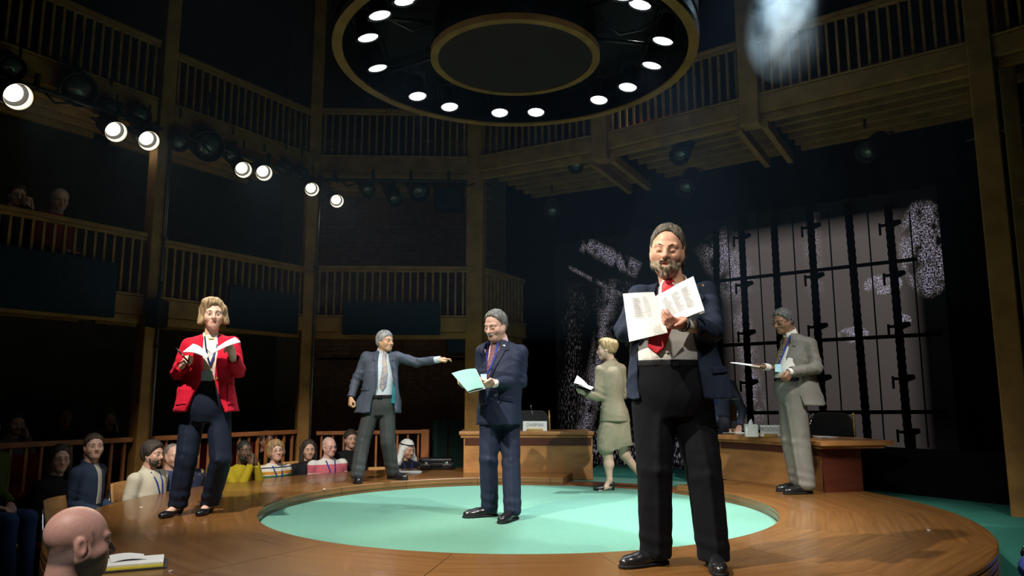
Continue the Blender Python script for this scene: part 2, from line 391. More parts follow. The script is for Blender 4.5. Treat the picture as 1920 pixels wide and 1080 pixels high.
# dark blue panels hung on the lower gallery fronts
def hung_panel(label, p, q, u0, u1, z0, z1):
    d = (q - p).normalized(); n = Vector((-d.y, d.x, 0)); L = (q - p).length
    c = p + d * (L * (u0 + u1) / 2) - n * 0.075
    t = thing('fabric_panel', label, 'panel', (c.x, c.y, z0), math.atan2(d.y, d.x), 'dark blue panels on the lower galleries')
    wd = L * (u1 - u0)
    bm = BM(); box(bm, -wd / 2, wd / 2, -0.02, 0.02, 0, z1 - z0); mobj('board', bm, M['blue_cloth'], t, bevel=0.008)
    for s in (-1, 1):
        bm = BM(); box(bm, s * wd * 0.4 - 0.02, s * wd * 0.4 + 0.02, 0.02, 0.05, z1 - z0 - 0.1, z1 - z0 + 0.02); mobj('hook', bm, M['black_metal'], t)
hung_panel('wide dark blue panel hung on the balcony at the far left', PA0 - (PA - PA0) * 0.5, PA, 0.05, 0.88, 2.48, 3.06)
hung_panel('dark blue panel hung on the balcony beside the head of the woman in red', PA, PB, 0.42, 0.90, 2.49, 3.0)
hung_panel('dark blue panel hung on the balcony above the pointing man', PB, PC, 0.22, 0.80, 2.50, 2.94)
# black speaker boxes under the middle galleries
for px, py, Y, wd, h, lab in ((295, 588, 7.9, .14, .30, 'small black loudspeaker on the post left of the woman in red'), (865, 640, 10.2, .40, .36, 'black box under the balcony left of the thick post'), (842, 375, 10.4, .42, .32, 'dark blue box under the upper balcony left of the thick post')):
    c = onY(px, py, Y); t = thing('loudspeaker', lab, 'loudspeaker', c)
    bm = BM(); box(bm, -wd / 2, wd / 2, -.12, .12, -h / 2, h / 2); mobj('cabinet', bm, M['black'], t, bevel=0.015)
    bm = BM(); box(bm, -wd * .43, wd * .43, -.128, -.118, -h * .44, h * .44); mobj('grille', bm, M['blue_cloth'], t)
    bm = BM(); tube(bm, [(0, 0, h / 2), (0, 0.05, h / 2 + (.2 if py > 500 else .30))], .02); mobj('bracket', bm, M['black_metal'], t)
# ================================================================== LIGHTING RIG
RING = Vector((0.03, 6.69, 4.85))
ring = thing('lighting_ring', 'huge round black lighting ring with a dark centre disc hanging over the stage', 'lighting ring', RING)
bm = BM(); lathe(bm, [(1.62, 0.0), (1.70, 0.0), (1.715, 0.03), (1.715, 0.10), (1.70, 0.11), (1.70, 0.17), (1.715, 0.18), (1.715, 0.42), (1.67, 0.42), (1.65, 0.06), (1.62, 0.05)], 128, closed_prof=True)
mobj('outer_band', bm, M['black_gloss'], ring, smooth=False)
bm = BM(); lathe(bm, [(1.615, -0.012), (1.705, -0.012), (1.705, 0.004), (1.615, 0.004)], 128, closed_prof=True); mobj('outer_rim', bm, M['oak'], ring)
bm = BM(); lathe(bm, [(0.735, -0.012), (0.805, -0.012), (0.805, 0.05), (0.735, 0.05)], 96, closed_prof=True); mobj('inner_rim', bm, M['oak'], ring)
bm = BM(); lathe(bm, [(0.002, 0.0), (0.74, 0.0), (0.74, 0.03), (0.002, 0.03)], 64); mobj('centre_disc', bm, mix_mat('disc_fabric', (0.020, 0.011, 0.010), (0.026, 0.015, 0.014), 0.95, 60), ring)
bm = BM(); lathe(bm, [(0.77, 0.05), (0.77, 0.40)], 64); mobj('inner_drum', bm, M['black'], ring)
bm = BM(); lathe(bm, [(0.02, 0.40), (1.69, 0.40), (1.69, 0.43), (0.02, 0.43)], 96); mobj('lid', bm, M['black'], ring)
for k in range(8):
    a = k * PIT / 4 + 0.2; bm = BM(); tube(bm, [(0.8 * math.cos(a), 0.8 * math.sin(a), 0.3), (1.65 * math.cos(a), 1.65 * math.sin(a), 0.3)], 0.022)
    mobj('spoke', bm, M['black_metal'], ring, smooth=True)
for k in range(3):
    a = k * PIT * 2 / 3 + 0.5; bm = BM(); tube(bm, [(1.6 * math.cos(a), 1.6 * math.sin(a), 0.4), (1.2 * math.cos(a), 1.2 * math.sin(a), 3.7)], 0.012)
    mobj('suspension_cable', bm, M['black_metal'], ring)
for k in range(5):
    a = k * 1.256 + 0.9; bm = BM()
    tube(bm, [(0.85 * math.cos(a), 0.85 * math.sin(a), 0.25), (1.0 * math.cos(a + .08), 1.0 * math.sin(a + .08), 0.12), (1.2 * math.cos(a + .12), 1.2 * math.sin(a + .12), 0.16), (1.38 * math.cos(a + .1), 1.38 * math.sin(a + .1), 0.28)], 0.008, 6)
    mobj('loose_cable', bm, M['steel'], ring, smooth=True)

def par_meshes():
    out = {}
    bm = BM(); lathe(bm, [(0.001, 0.24), (0.05, 0.24), (0.075, 0.20), (0.082, 0.06), (0.100, 0.03), (0.104, 0.0), (0.104, -0.012), (0.096, -0.012), (0.094, 0.02), (0.001, 0.03)], 28)
    o = mobj('housing', bm, M['black_metal'], smooth=True); out['housing'] = o.data; bpy.data.objects.remove(o)
    bm = BM(); lathe(bm, [(0.001, -0.022), (0.03, -0.020), (0.06, -0.014), (0.088, -0.003), (0.092, 0.012), (0.001, 0.014)], 28)
    o = mobj('lens', bm, M['lens'], smooth=True); out['lens'] = o.data; bpy.data.objects.remove(o)
    bm = BM(); lathe(bm, [(0.100, -0.012), (0.112, -0.012), (0.112, 0.008), (0.100, 0.008)], 28, closed_prof=True)
    o = mobj('bezel', bm, M['black_gloss'], smooth=True); out['bezel'] = o.data; bpy.data.objects.remove(o)
    bm = BM(); tube(bm, [(-0.115, 0, 0.08), (-0.118, 0, 0.27), (-0.06, 0, 0.31), (0.06, 0, 0.31), (0.118, 0, 0.27), (0.115, 0, 0.08)], 0.009, 6)
    o = mobj('yoke', bm, M['black_metal']); out['yoke'] = o.data; bpy.data.objects.remove(o)
    return out
PARM = par_meshes()
RING_E = 27.0
names = ['first lamp', ]
ring_px = [((712, 28), 'second lit lamp up the left side of the lighting ring, wholly in view'), ((760, 0), 'lit lamp cut by the top of the picture on the left side of the ring'), ((690, 70), 'lit lamp at the leftmost point of the lighting ring'), ((708, 127), 'lit lamp at the lower left of the lighting ring, below the leftmost one'),
           ((783, 180), 'thin-looking lit lamp at the lower left curve of the ring, left of its twin'), ((843, 200), 'thin-looking lit lamp left of the bottom of the ring'), ((937, 211), 'lit lamp at the bottom of the ring, left of its centre line'), ((1005, 210), 'lit lamp at the bottom of the ring, right of its centre line'),
           ((1123, 187), 'thin-looking lit lamp right of the bottom of the ring'), ((1177, 163), 'thin-looking lit lamp at the lower right curve of the ring'), ((1222, 122), 'lit lamp on the lower right side of the lighting ring'), ((1243, 76), 'lit lamp at the rightmost point of the lighting ring'), ((1200, 8), 'lit lamp cut by the top of the picture on the right side of the ring')]
spots_ = [(onz(p[0], p[1], 4.88), l) for p, l in ring_px]
for k in range(5):      # the near side of the ring, above the frame
    a = math.radians(-128 + k * 19.0); spots_.append((Vector((RING.x + 1.4 * math.cos(a), RING.y + 1.4 * math.sin(a), 4.88)), 'lit lamp %s of five on the near side of the ring above the picture' % ('one', 'two', 'three', 'four', 'five')[k]))
for i, (p, lab) in enumerate(spots_):
    v = Vector((p.x - RING.x, p.y - RING.y, 0)).normalized()
    t = thing('ring_lamp', lab, 'stage lamp', p, 0, 'lamps in the lighting ring')
    tilt = Matrix.Rotation(math.radians(10), 3, Vector((-v.y, v.x, 0)))
    if i in (0, 1, 2, 3): tilt = Matrix.Rotation(math.radians(15), 3, Vector((0.4, -1, 0)).normalized())
    if i in (10, 11, 12): tilt = Matrix.Rotation(math.radians(15), 3, Vector((0.4, 1, 0)).normalized())
    e = tilt.to_euler()
    for nm in ('housing', 'lens', 'bezel', 'yoke'): inst(nm, PARM[nm], t, (0, 0, 0), e)
    bm = BM(); tube(bm, [tilt @ Vector((0, 0, 0.30)), Vector((0, 0, 0.372))], 0.012, 6); mobj('hanger', bm, M['black_metal'], t)
    l = bpy.data.lights.new('lamp_light', 'SPOT'); l.energy = RING_E; l.spot_size = math.radians(108); l.spot_blend = 0.9; l.color = (0.84, 0.93, 1.0); l.shadow_soft_size = 0.09
    lo = bpy.data.objects.new('lamp_light', l); link(lo, t, (0, 0, -0.06))
    lo.rotation_euler = e

# fresnel lamps under the upper galleries on the left
def fres_meshes():
    out = {}
    bm = BM(); lathe(bm, [(0.001, 0.34), (0.06, 0.34), (0.092, 0.28), (0.098, 0.10), (0.104, 0.09), (0.104, -0.05), (0.098, -0.05), (0.098, 0.07), (0.001, 0.075)], 28)
    o = mobj('housing', bm, M['black_metal'], smooth=True); out['housing'] = o.data; bpy.data.objects.remove(o)
    bm = BM(); lathe(bm, [(0.001, 0.030), (0.03, 0.032), (0.055, 0.042), (0.066, 0.056), (0.001, 0.07)], 28)
    o = mobj('lens', bm, M['lens_warm'], smooth=True); out['lens'] = o.data; bpy.data.objects.remove(o)
    bm = BM(); lathe(bm, [(0.090, 0.02), (0.094, -0.046), (0.097, -0.046), (0.097, 0.02)], 28, closed_prof=True)
    o = mobj('glowing_tube_wall', bm, M['tube_glow_warm'], smooth=True); out['glowing_tube_wall'] = o.data; bpy.data.objects.remove(o)
    bm = BM(); tube(bm, [(-0.105, 0, 0.10), (-0.11, 0.0, 0.36), (0.0, 0.0, 0.40), (0.11, 0.0, 0.36), (0.105, 0, 0.10)], 0.009, 6)
    o = mobj('yoke', bm, M['black_metal']); out['yoke'] = o.data; bpy.data.objects.remove(o)
    bm = BM()
    for k in range(4):
        a = k * PIT / 2; Mx = Matrix.Rotation(a, 4, 'Z'); box(bm, -0.08, 0.08, 0.10, 0.108, -0.16, -0.04, Mx @ Matrix.Rotation(math.radians(-14), 4, 'X'))
    o = mobj('barn_doors', bm, M['black_metal']); out['barn_doors'] = o.data; bpy.data.objects.remove(o)
    return out
FRM = fres_meshes()
def facet_point(px, py, p, q, off):
    d = (q - p).normalized(); n = Vector((-d.y, d.x, 0)); o = p - n * off
    r = ray(px, py); t = (o - Vector((0, 0, CAMZ))).dot(n) / r.dot(n)
    return Vector((0, 0, CAMZ)) + r * t
def fresnel(label, pos, target, lit=True, scale=1.0, energy=60.0, doors=False, group='lamps under the side galleries', color=(1.0, 0.90, 0.70), ang=52):
    t = thing('gallery_lamp', label, 'stage lamp', pos, 0, group)
    d = (Vector(target) - Vector(pos)).normalized()
    e = (-d).to_track_quat('Z', 'Y').to_euler()
    for nm in ('housing', 'yoke') + (('lens', 'glowing_tube_wall') if lit else ()) + (('barn_doors',) if doors else ()):
        inst(nm, FRM[nm], t, (0, 0, 0), e, (scale,) * 3)
    if not lit:
        bm = BM(); lathe(bm, [(0.001, -0.03), (0.05, -0.024), (0.088, -0.004), (0.001, 0.0)], 24); o = mobj('lens', bm, M['glass_off'], t, smooth=True); o.rotation_euler = e; o.scale = (scale,) * 3
    bm = BM(); tube(bm, [(0, 0, 0.26 * scale), (0, 0, 0.36 * scale)], 0.014, 6); mobj('hanger', bm, M['black_metal'], t)
    if lit:
        l = bpy.data.lights.new('lamp_light', 'SPOT'); l.energy = energy; l.spot_size = math.radians(ang); l.spot_blend = 0.7; l.color = color; l.shadow_soft_size = 0.06
        pl = bpy.data.lights.new('lamp_spill', 'POINT'); pl.energy = 0.7; pl.color = color; pl.shadow_soft_size = 0.05; link(bpy.data.objects.new('lamp_spill', pl), t, Vector((0, 0, -0.16)) - d * 0.25)
        lo = bpy.data.objects.new('lamp_light', l); link(lo, t, d * 0.22, (-d).to_track_quat('Z', 'Y').to_euler())
    return t
PAx = PA0 - (PA - PA0) * 0.5
lit = [((30, 178), PAx, PA, 'lit warm lamp nearest the left edge under the upper balcony', 1.3, (0.9, 4.3, 1.75)), ((215, 245), PAx, PA, 'lit warm lamp, left one of the close pair left of the tall post', 1.1, (1.2, 4.8, 1.6)), ((277, 262), PAx, PA, 'lit warm lamp, right one of the close pair beside the tall post', 1.1, (-0.1, 6.0, 1.4)),
       ((455, 317), PA, PB, 'lit warm lamp, left one of the pair under the second upper balcony', 1.02, (0.2, 5.6, 1.5)), ((494, 323), PA, PB, 'lit warm lamp, right one of the pair under the second upper balcony', 1.02, (0.6, 5.0, 1.6)),
       ((584, 354), PA, PB, 'lit warm lamp beside the post above the pointing man', 0.95, (0.4, 5.4, 1.4)), ((631, 376), PB, PC, 'lit warm lamp hanging lowest, right of the post above the pointing man', 0.92, (0.8, 5.0, 1.4))]
for (px, py), a, b, lab, s, tg in lit:
    pos = facet_point(px, py, a, b, 0.18)
    # these lamps glare towards the camera side of the stage
    fresnel(lab, pos, (0.3, 3.5, 1.0), True, s, 80.0)
for (px, py), a, b, lab, s in (((20, 125), PAx, PA, 'unlit black lamp above the lit one at the left edge', 1.2), ((145, 165), PAx, PA, 'large unlit black lamp between the lit lamps at the upper left', 1.7), ((205, 205), PAx, PA, 'unlit black lamp above the close pair of lit lamps', 1.0), ((262, 215), PAx, PA, 'unlit black lamp beside the tall post at the upper left', 1.1),
                         ((335, 265), PA, PB, 'unlit black lamp just right of the tall post under the second upper balcony', 1.1), ((388, 272), PA, PB, 'big unlit black lamp left of the pair of lit lamps', 1.8), ((435, 290), PA, PB, 'unlit black lamp right above the pair of lit lamps', 1.0), ((535, 315), PA, PB, 'unlit black lamp between the lit pair and the post', 1.0), ((565, 325), PA, PB, 'unlit black lamp touching the post above the pointing man', 0.9),
                         ((690, 355), PB, PC, 'slanted unlit black lamp under the middle upper balcony', 1.1), ((740, 372), PB, PC, 'unlit lamp with a glinting lens under the middle upper balcony', 1.1), ((786, 358), PB, PC, 'round unlit black lamp under the middle upper balcony next to the dark box', 1.5),
                         ((1080, 310), PC, PD, 'unlit lamp in the haze under the balcony behind the ring', 1.0), ((1035, 395), PC, PD, 'dim unlit lamp low in the haze right of the thick post', 1.0), ((1275, 290), PD, PE, 'dark unlit lamp hanging under the balcony right of the ring', 1.2), ((1285, 350), PD, PE, 'dark unlit lamp hanging lowest above the bearded man', 1.1), ((1625, 285), PE, PF, 'dark lamp with a faint green glint above the screen', 1.0)):
    pos = facet_point(px, py, a, b, 0.12 if px < 600 else -0.3)
    fresnel(lab, pos, (0.2, 3.5, 1.4) if px < 600 else (0.1, 6.0, 1.0), False, s, doors=False)
# pipes that carry the lamps
for a, b, lab in ((PAx, PA, 'black lighting pipe under the upper balcony at the far left'), (PA, PB, 'black lighting pipe under the second upper balcony'), (PB, PC, 'black lighting pipe under the middle upper balcony')):
    d = (b - a).normalized(); n = Vector((-d.y, d.x, 0)); zz = 4.62
    bm = BM(); tube(bm, [a + d * .1 - n * .15 + Vector((0, 0, zz)), b - d * .1 - n * .15 + Vector((0, 0, zz))], 0.024); o = mobj('lighting_pipe', bm, M['black_metal'], smooth=True); tag(o, lab, 'pipe')
    for k in range(4):
        c = a + d * ((b - a).length * (0.15 + 0.23 * k)) - n * .15
        bm = BM(); box(bm, c.x - .02, c.x + .02, c.y - .02, c.y + .02, zz - 0.02, zz + 0.14); mobj('clamp', bm, M['black_metal'], o)
        bm = BM(); tube(bm, [c + Vector((0, 0, zz)) + d * 0.05, c + Vector((0, 0, zz - .09)) + d * 0.18, c + Vector((0, 0, zz - .03)) + d * 0.36], 0.012, 6); mobj('cable', bm, M['black'], o, smooth=True)
# ================================================================== FIGURE TOOLKIT: smooth blended volumes turned into meshes
f32 = np.float32
def V3(*a): return np.array(a[0] if len(a) == 1 else a, dtype=float)
def rc(a, b, ra, rb=None, sq=None):
    """tapered limb from a to b; sq = (axis vector, factor) flattens it along an axis"""
    a, b = V3(a), V3(b); rb = ra if rb is None else rb
    ba = b - a; bb = max(float(ba @ ba), 1e-9); R = max(ra, rb)
    if sq is not None:
        ax = V3(sq[0]); ax = ax / np.linalg.norm(ax); fac = sq[1]
    def fn(X, Y, Z):
        px, py, pz = X - a[0], Y - a[1], Z - a[2]
        h = np.clip((px * ba[0] + py * ba[1] + pz * ba[2]) / bb, 0, 1)
        dx, dy, dz = px - ba[0] * h, py - ba[1] * h, pz - ba[2] * h
        if sq is not None:
            t = (dx * ax[0] + dy * ax[1] + dz * ax[2]) * (1 / fac - 1)
            dx, dy, dz = dx + t * ax[0], dy + t * ax[1], dz + t * ax[2]
        return np.sqrt(dx * dx + dy * dy + dz * dz) - (ra + (rb - ra) * h)
    m = R * (max(1, sq[1]) if sq is not None else 1)
    return fn, np.minimum(a, b) - m, np.maximum(a, b) + m
def el(c, r, R=None):
    c, r = V3(c), V3(r if hasattr(r, '__len__') else (r, r, r))
    Rm = None if R is None else np.array(R, dtype=float)
    def fn(X, Y, Z):
        x, y, z = X - c[0], Y - c[1], Z - c[2]
        if Rm is not None:
            x, y, z = (Rm[0, 0] * x + Rm[1, 0] * y + Rm[2, 0] * z, Rm[0, 1] * x + Rm[1, 1] * y + Rm[2, 1] * z, Rm[0, 2] * x + Rm[1, 2] * y + Rm[2, 2] * z)
        k0 = np.sqrt((x / r[0]) ** 2 + (y / r[1]) ** 2 + (z / r[2]) ** 2)
        k1 = np.sqrt((x / r[0] ** 2) ** 2 + (y / r[1] ** 2) ** 2 + (z / r[2] ** 2) ** 2)
        return k0 * (k0 - 1) / np.maximum(k1, 1e-6)
    m = r if Rm is None else np.full(3, r.max())
    return fn, c - m, c + m
def catmull(zs, vals, n=80):
    zs = np.array(zs, float); v = np.array(vals, float); zz = np.linspace(zs[0], zs[-1], n)
    m = np.gradient(v, zs); i = np.clip(np.searchsorted(zs, zz) - 1, 0, len(zs) - 2)
    h = zs[i + 1] - zs[i]; t = (zz - zs[i]) / h
    return zz, (2 * t**3 - 3 * t**2 + 1) * v[i] + (t**3 - 2 * t**2 + t) * h * m[i] + (-2 * t**3 + 3 * t**2) * v[i + 1] + (t**3 - t**2) * h * m[i + 1]
class Torso:
    """stations (z, cx, cy, rx, ry) stacked along z, turned by yaw (0 faces -y); u runs sideways, w points back"""
    def __init__(s, st, yaw=0.0, p=2.3):
        st = sorted(st); s.z = [q[0] for q in st]; s.p = p; s.yaw = yaw
        s.zz, s.cx = catmull(s.z, [q[1] for q in st]); s.cy = catmull(s.z, [q[2] for q in st])[1]
        s.rx = catmull(s.z, [q[3] for q in st])[1]; s.ry = catmull(s.z, [q[4] for q in st])[1]
        s.c, s.s = math.cos(yaw), math.sin(yaw)
    def uw(s, X, Y, Z):
        dx = X - np.interp(Z, s.zz, s.cx); dy = Y - np.interp(Z, s.zz, s.cy)
        return dx * s.c + dy * s.s, -dx * s.s + dy * s.c
    def at(s, u, w, z):
        cx, cy = np.interp(z, s.zz, s.cx), np.interp(z, s.zz, s.cy)
        return np.array([cx + u * s.c - w * s.s, cy + u * s.s + w * s.c, z])
    def front(s, u, z, off=0.0):
        rx, ry = np.interp(z, s.zz, s.rx), np.interp(z, s.zz, s.ry)
        q = max(0.0, 1 - abs(u / rx) ** s.p) ** (1 / s.p)
        return s.at(u, -ry * q - off, z)
    def prim(s, inf=0.0, z0=None, z1=None):
        z0 = s.z[0] if z0 is None else z0; z1 = s.z[-1] if z1 is None else z1
        def fn(X, Y, Z):
            u, w = s.uw(X, Y, Z)
            rx = np.interp(Z, s.zz, s.rx) + inf; ry = np.interp(Z, s.zz, s.ry) + inf
            q = (np.abs(u / rx) ** s.p + np.abs(w / ry) ** s.p) ** (1 / s.p)
            d = (q - 1) * np.minimum(rx, ry)
            return np.maximum(d, np.maximum(Z - z1, z0 - Z))
        m = max(s.rx.max(), s.ry.max()) + inf
        return fn, V3(s.cx.min() - m, s.cy.min() - m, z0), V3(s.cx.max() + m, s.cy.max() + m, z1)
def halfspace(p, n):
    p, n = V3(p), V3(n); n = n / np.linalg.norm(n)
    return (lambda X, Y, Z: (X - p[0]) * n[0] + (Y - p[1]) * n[1] + (Z - p[2]) * n[2]), None, None
def func(fn): return fn, None, None
def poly2(px, py, poly):
    """signed distance to a polygon"""
    P = np.array(poly, float); d = np.full(np.broadcast(px, py).shape, 1e9); s = np.ones_like(d); n = len(P)
    for i in range(n):
        j = (i - 1) % n; e = P[j] - P[i]; wx, wy = px - P[i][0], py - P[i][1]
        t = np.clip((wx * e[0] + wy * e[1]) / max(e @ e, 1e-12), 0, 1)
        bx, by = wx - e[0] * t, wy - e[1] * t; d = np.minimum(d, bx * bx + by * by)
        c1, c2, c3 = py >= P[i][1], py < P[j][1], e[0] * wy > e[1] * wx
        fl = (c1 & c2 & c3) | (~c1 & ~c2 & ~c3); s = np.where(fl, -s, s)
    return s * np.sqrt(d)
U, S, I = 'u', 's', 'i'
def ev(shape, lo, hi, h, extra=0.0):
    ax = [np.arange(lo[i], hi[i] + h, h) for i in range(3)]
    F = np.full([len(a) for a in ax], 1.0)
    for item in shape:
        op, (fn, b0, b1) = item[0], item[1]; k = item[2] if len(item) > 2 else 0.0
        if b0 is None: sl = (slice(None),) * 3
        else:
            m = k + 3 * h + extra
            i0 = [max(0, int((b0[i] - m - lo[i]) / h)) for i in range(3)]; i1 = [min(len(ax[i]), int((b1[i] + m - lo[i]) / h) + 2) for i in range(3)]
            if any(i1[i] <= i0[i] for i in range(3)): continue
            sl = tuple(slice(i0[i], i1[i]) for i in range(3))
        X, Y, Z = ax[0][sl[0]][:, None, None], ax[1][sl[1]][None, :, None], ax[2][sl[2]][None, None, :]
        a = F[sl]; d = fn(X, Y, Z)
        if op == 'd': F[sl] = a + d; continue
        if op == U:
            r = np.minimum(a, d)
            if k > 0: r = r - np.maximum(k - np.abs(a - d), 0) ** 2 / (4 * k)
        else:
            if op == S: d = -d
            r = np.maximum(a, d)
            if k > 0: r = r + np.maximum(k - np.abs(a - d), 0) ** 2 / (4 * k)
        F[sl] = r
    return F
_E12 = [(0, 1), (2, 3), (4, 5), (6, 7), (0, 2), (1, 3), (4, 6), (5, 7), (0, 4), (1, 5), (2, 6), (3, 7)]
_C8 = np.array([[i & 1, (i >> 1) & 1, (i >> 2) & 1] for i in range(8)])
def nets(F, lo, h, smooth=1):
    n = F.shape; ins = F < 0
    cnt = sum(ins[c[0]:n[0] - 1 + c[0], c[1]:n[1] - 1 + c[1], c[2]:n[2] - 1 + c[2]].astype(np.int8) for c in _C8)
    act = (cnt > 0) & (cnt < 8); ijk = np.argwhere(act)
    if len(ijk) == 0: return np.zeros((0, 3)), np.zeros((0, 4), int)
    idx = np.full(act.shape, -1, np.int64); idx[act] = np.arange(len(ijk))
    Vv = np.stack([F[ijk[:, 0] + c[0], ijk[:, 1] + c[1], ijk[:, 2] + c[2]] for c in _C8], 1)
    acc = np.zeros((len(ijk), 3)); num = np.zeros(len(ijk))
    for a, b in _E12:
        cr = (Vv[:, a] < 0) != (Vv[:, b] < 0); t = np.where(cr, Vv[:, a] / np.where(cr, Vv[:, a] - Vv[:, b], 1), 0)
        acc += np.where(cr[:, None], _C8[a] + (_C8[b] - _C8[a]) * t[:, None], 0); num += cr
    P = (ijk + acc / num[:, None]) * h + np.array(lo)
    Q = []
    for ax in range(3):
        s0 = [slice(None)] * 3; s1 = [slice(None)] * 3; s0[ax] = slice(0, -1); s1[ax] = slice(1, None)
        A, B = ins[tuple(s0)], ins[tuple(s1)]; e = np.argwhere(A != B)
        b, c = (ax + 1) % 3, (ax + 2) % 3
        ok = (e[:, b] > 0) & (e[:, c] > 0) & (e[:, b] < n[b] - 1) & (e[:, c] < n[c] - 1); e = e[ok]
        o = np.zeros(3, int); ob = o.copy(); ob[b] = 1; oc = o.copy(); oc[c] = 1
        q = np.stack([idx[tuple((e - ob - oc).T)], idx[tuple((e - oc).T)], idx[tuple(e.T)], idx[tuple((e - ob).T)]], 1)
        fl = B[tuple(e.T)]; q[fl] = q[fl][:, ::-1]; Q.append(q)
    Q = np.concatenate(Q)
    for _ in range(smooth):
        a = Q.ravel(); b = np.roll(Q, -1, 1).ravel(); w = np.bincount(a, minlength=len(P)) + np.bincount(b, minlength=len(P))
        N = np.stack([np.bincount(a, P[b, i], len(P)) + np.bincount(b, P[a, i], len(P)) for i in range(3)], 1) / np.maximum(w, 1)[:, None]
        P = P + 0.5 * (N - P)
    return P, Q
def bounds(shape, pad):
    lo = np.full(3, 1e9); hi = np.full(3, -1e9)
    for it in shape:
        if it[0] == U: lo = np.minimum(lo, it[1][1]); hi = np.maximum(hi, it[1][2])
    return lo - pad, hi + pad
def solid(shape, h, smooth=1, lo=None, hi=None):
    if lo is None: lo, hi = bounds(shape, 3 * h)
    return nets(ev(shape, lo, hi, h), lo, h, smooth)
def join(parts):
    P = []; Q = []; n = 0
    for p, q in parts: P.append(p); Q.append(q + n); n += len(p)
    return np.concatenate(P), np.concatenate(Q)
def to_obj(name, PQ, mat, parent, cols=None):
    P, Q = PQ; me = bpy.data.meshes.new(name)
    me.vertices.add(len(P)); me.vertices.foreach_set('co', P.astype(f32).ravel())
    me.loops.add(len(Q) * 4); me.loops.foreach_set('vertex_index', Q.astype(np.int32).ravel())
    me.polygons.add(len(Q)); me.polygons.foreach_set('loop_start', np.arange(0, len(Q) * 4, 4, dtype=np.int32))
    me.polygons.foreach_set('use_smooth', np.ones(len(Q), bool))
    me.update(calc_edges=True); me.validate()
    if cols is not None:
        at = me.color_attributes.new('skin', 'FLOAT_COLOR', 'POINT')
        at.data.foreach_set('color', np.concatenate([cols, np.ones((len(cols), 1))], 1).astype(f32).ravel())
    if mat: me.materials.append(mat)
    o = bpy.data.objects.new(name, me); link(o, parent); return o
def wrinkle(amp, f=18.0, seed=0.0, zf=1.0):
    def fn(X, Y, Z):
        a = np.sin(f * (0.7 * X + 0.5 * Y + 0.9 * zf * Z) + seed + 2.2 * np.sin(f * 0.33 * (X - Z) + seed * 2))
        b = np.sin(f * 1.7 * (0.6 * X - 0.7 * Y - 0.7 * zf * Z) + 1.7 * seed + 1.6 * np.sin(f * 0.4 * (Y + Z)))
        ra = (1 - np.abs(a)) ** 2; rb = (1 - np.abs(b)) ** 2
        return amp * (a * 0.25 + b * 0.15 - ra * 1.0 - rb * 0.7 + 0.5)
    return ('d', func(fn))
def overlay(name, shape, T, poly, off, mat, parent, h=0.005, thick=0.012, front=True, zpad=0.01, extra=()):
    """a flat detail (lapel, tie, pocket, strap) that hugs the garment: outline in (u, z) of the torso"""
    P = np.array(poly); z0, z1 = P[:, 1].min() - 0.02, P[:, 1].max() + 0.02
    cs = np.array([T.at(u, w_, z) for u in (P[:, 0].min() - .02, P[:, 0].max() + .02) for w_ in ((-0.30, 0.06) if front else (-0.06, 0.30)) for z in (z0, z1)])
    lo, hi = cs.min(0), cs.max(0)
    F = ev(shape, lo, hi, h, extra=0.05)
    ax = [lo[i] + h * np.arange(F.shape[i]) for i in range(3)]
    X, Y, Z = ax[0][:, None, None], ax[1][None, :, None], ax[2][None, None, :]
    u, w_ = T.uw(X, Y, Z); u, w_ = np.broadcast_to(u, F.shape), np.broadcast_to(w_, F.shape)
    D = poly2(u, np.broadcast_to(Z, F.shape), poly)
    G = np.maximum(np.maximum(F - off, -(F + thick - off)), D)
    G = np.maximum(G, w_ if front else -w_)
    for e in extra: G = np.maximum(G, e(X, Y, Z))
    PQ = nets(G, lo, h, 1)
    if len(PQ[0]) == 0: return None
    return to_obj(name, PQ, mat, parent)

# ------------------------------------------------------------------ cloth, skin and hair materials
_mc = {}
def cloth(r, g, b, rough=0.85, var=0.18, key='', bump=0.09, bs=260.0, scale=120.0, sheen=0.0):
    var *= 0.6
    k = (round(r, 3), round(g, 3), round(b, 3), key, rough)
    if k not in _mc:
        _mc[k] = mix_mat('cloth' + key, (r * (1 - var), g * (1 - var), b * (1 - var)), (r * (1 + var), g * (1 + var), b * (1 + var)), rough, scale, bump=bump, bscale=bs, spec=0.12 if max(r, g, b) < 0.08 else 0.25, sheen=sheen)
    return _mc[k]
def skin_mat():
    if 'skin' in _mc: return _mc['skin']
    m, nt, bs = nodes_of('skin'); N, L = nt.nodes, nt.links
    at = N.new('ShaderNodeAttribute'); at.attribute_name = 'skin'
    tc = N.new('ShaderNodeTexCoord'); no = N.new('ShaderNodeTexNoise'); no.inputs['Scale'].default_value = 60; no.inputs['Detail'].default_value = 5
    L.new(tc.outputs['Object'], no.inputs['Vector'])
    hs = N.new('ShaderNodeHueSaturation'); mr = N.new('ShaderNodeMapRange'); mr.inputs[3].default_value = 0.85; mr.inputs[4].default_value = 1.15
    L.new(no.outputs['Fac'], mr.inputs[0]); L.new(mr.outputs[0], hs.inputs['Value']); L.new(at.outputs['Color'], hs.inputs['Color']); L.new(hs.outputs[0], bs.inputs['Base Color'])
    bs.inputs['Roughness'].default_value = 0.48; bs.inputs['Specular IOR Level'].default_value = 0.4
    b = N.new('ShaderNodeBump'); b.inputs['Strength'].default_value = 0.12; b.inputs['Distance'].default_value = 0.004
    n2 = N.new('ShaderNodeTexNoise'); n2.inputs['Scale'].default_value = 220; L.new(tc.outputs['Object'], n2.inputs['Vector'])
    L.new(n2.outputs['Fac'], b.inputs['Height']); L.new(b.outputs[0], bs.inputs['Normal'])
    _mc['skin'] = m; return m
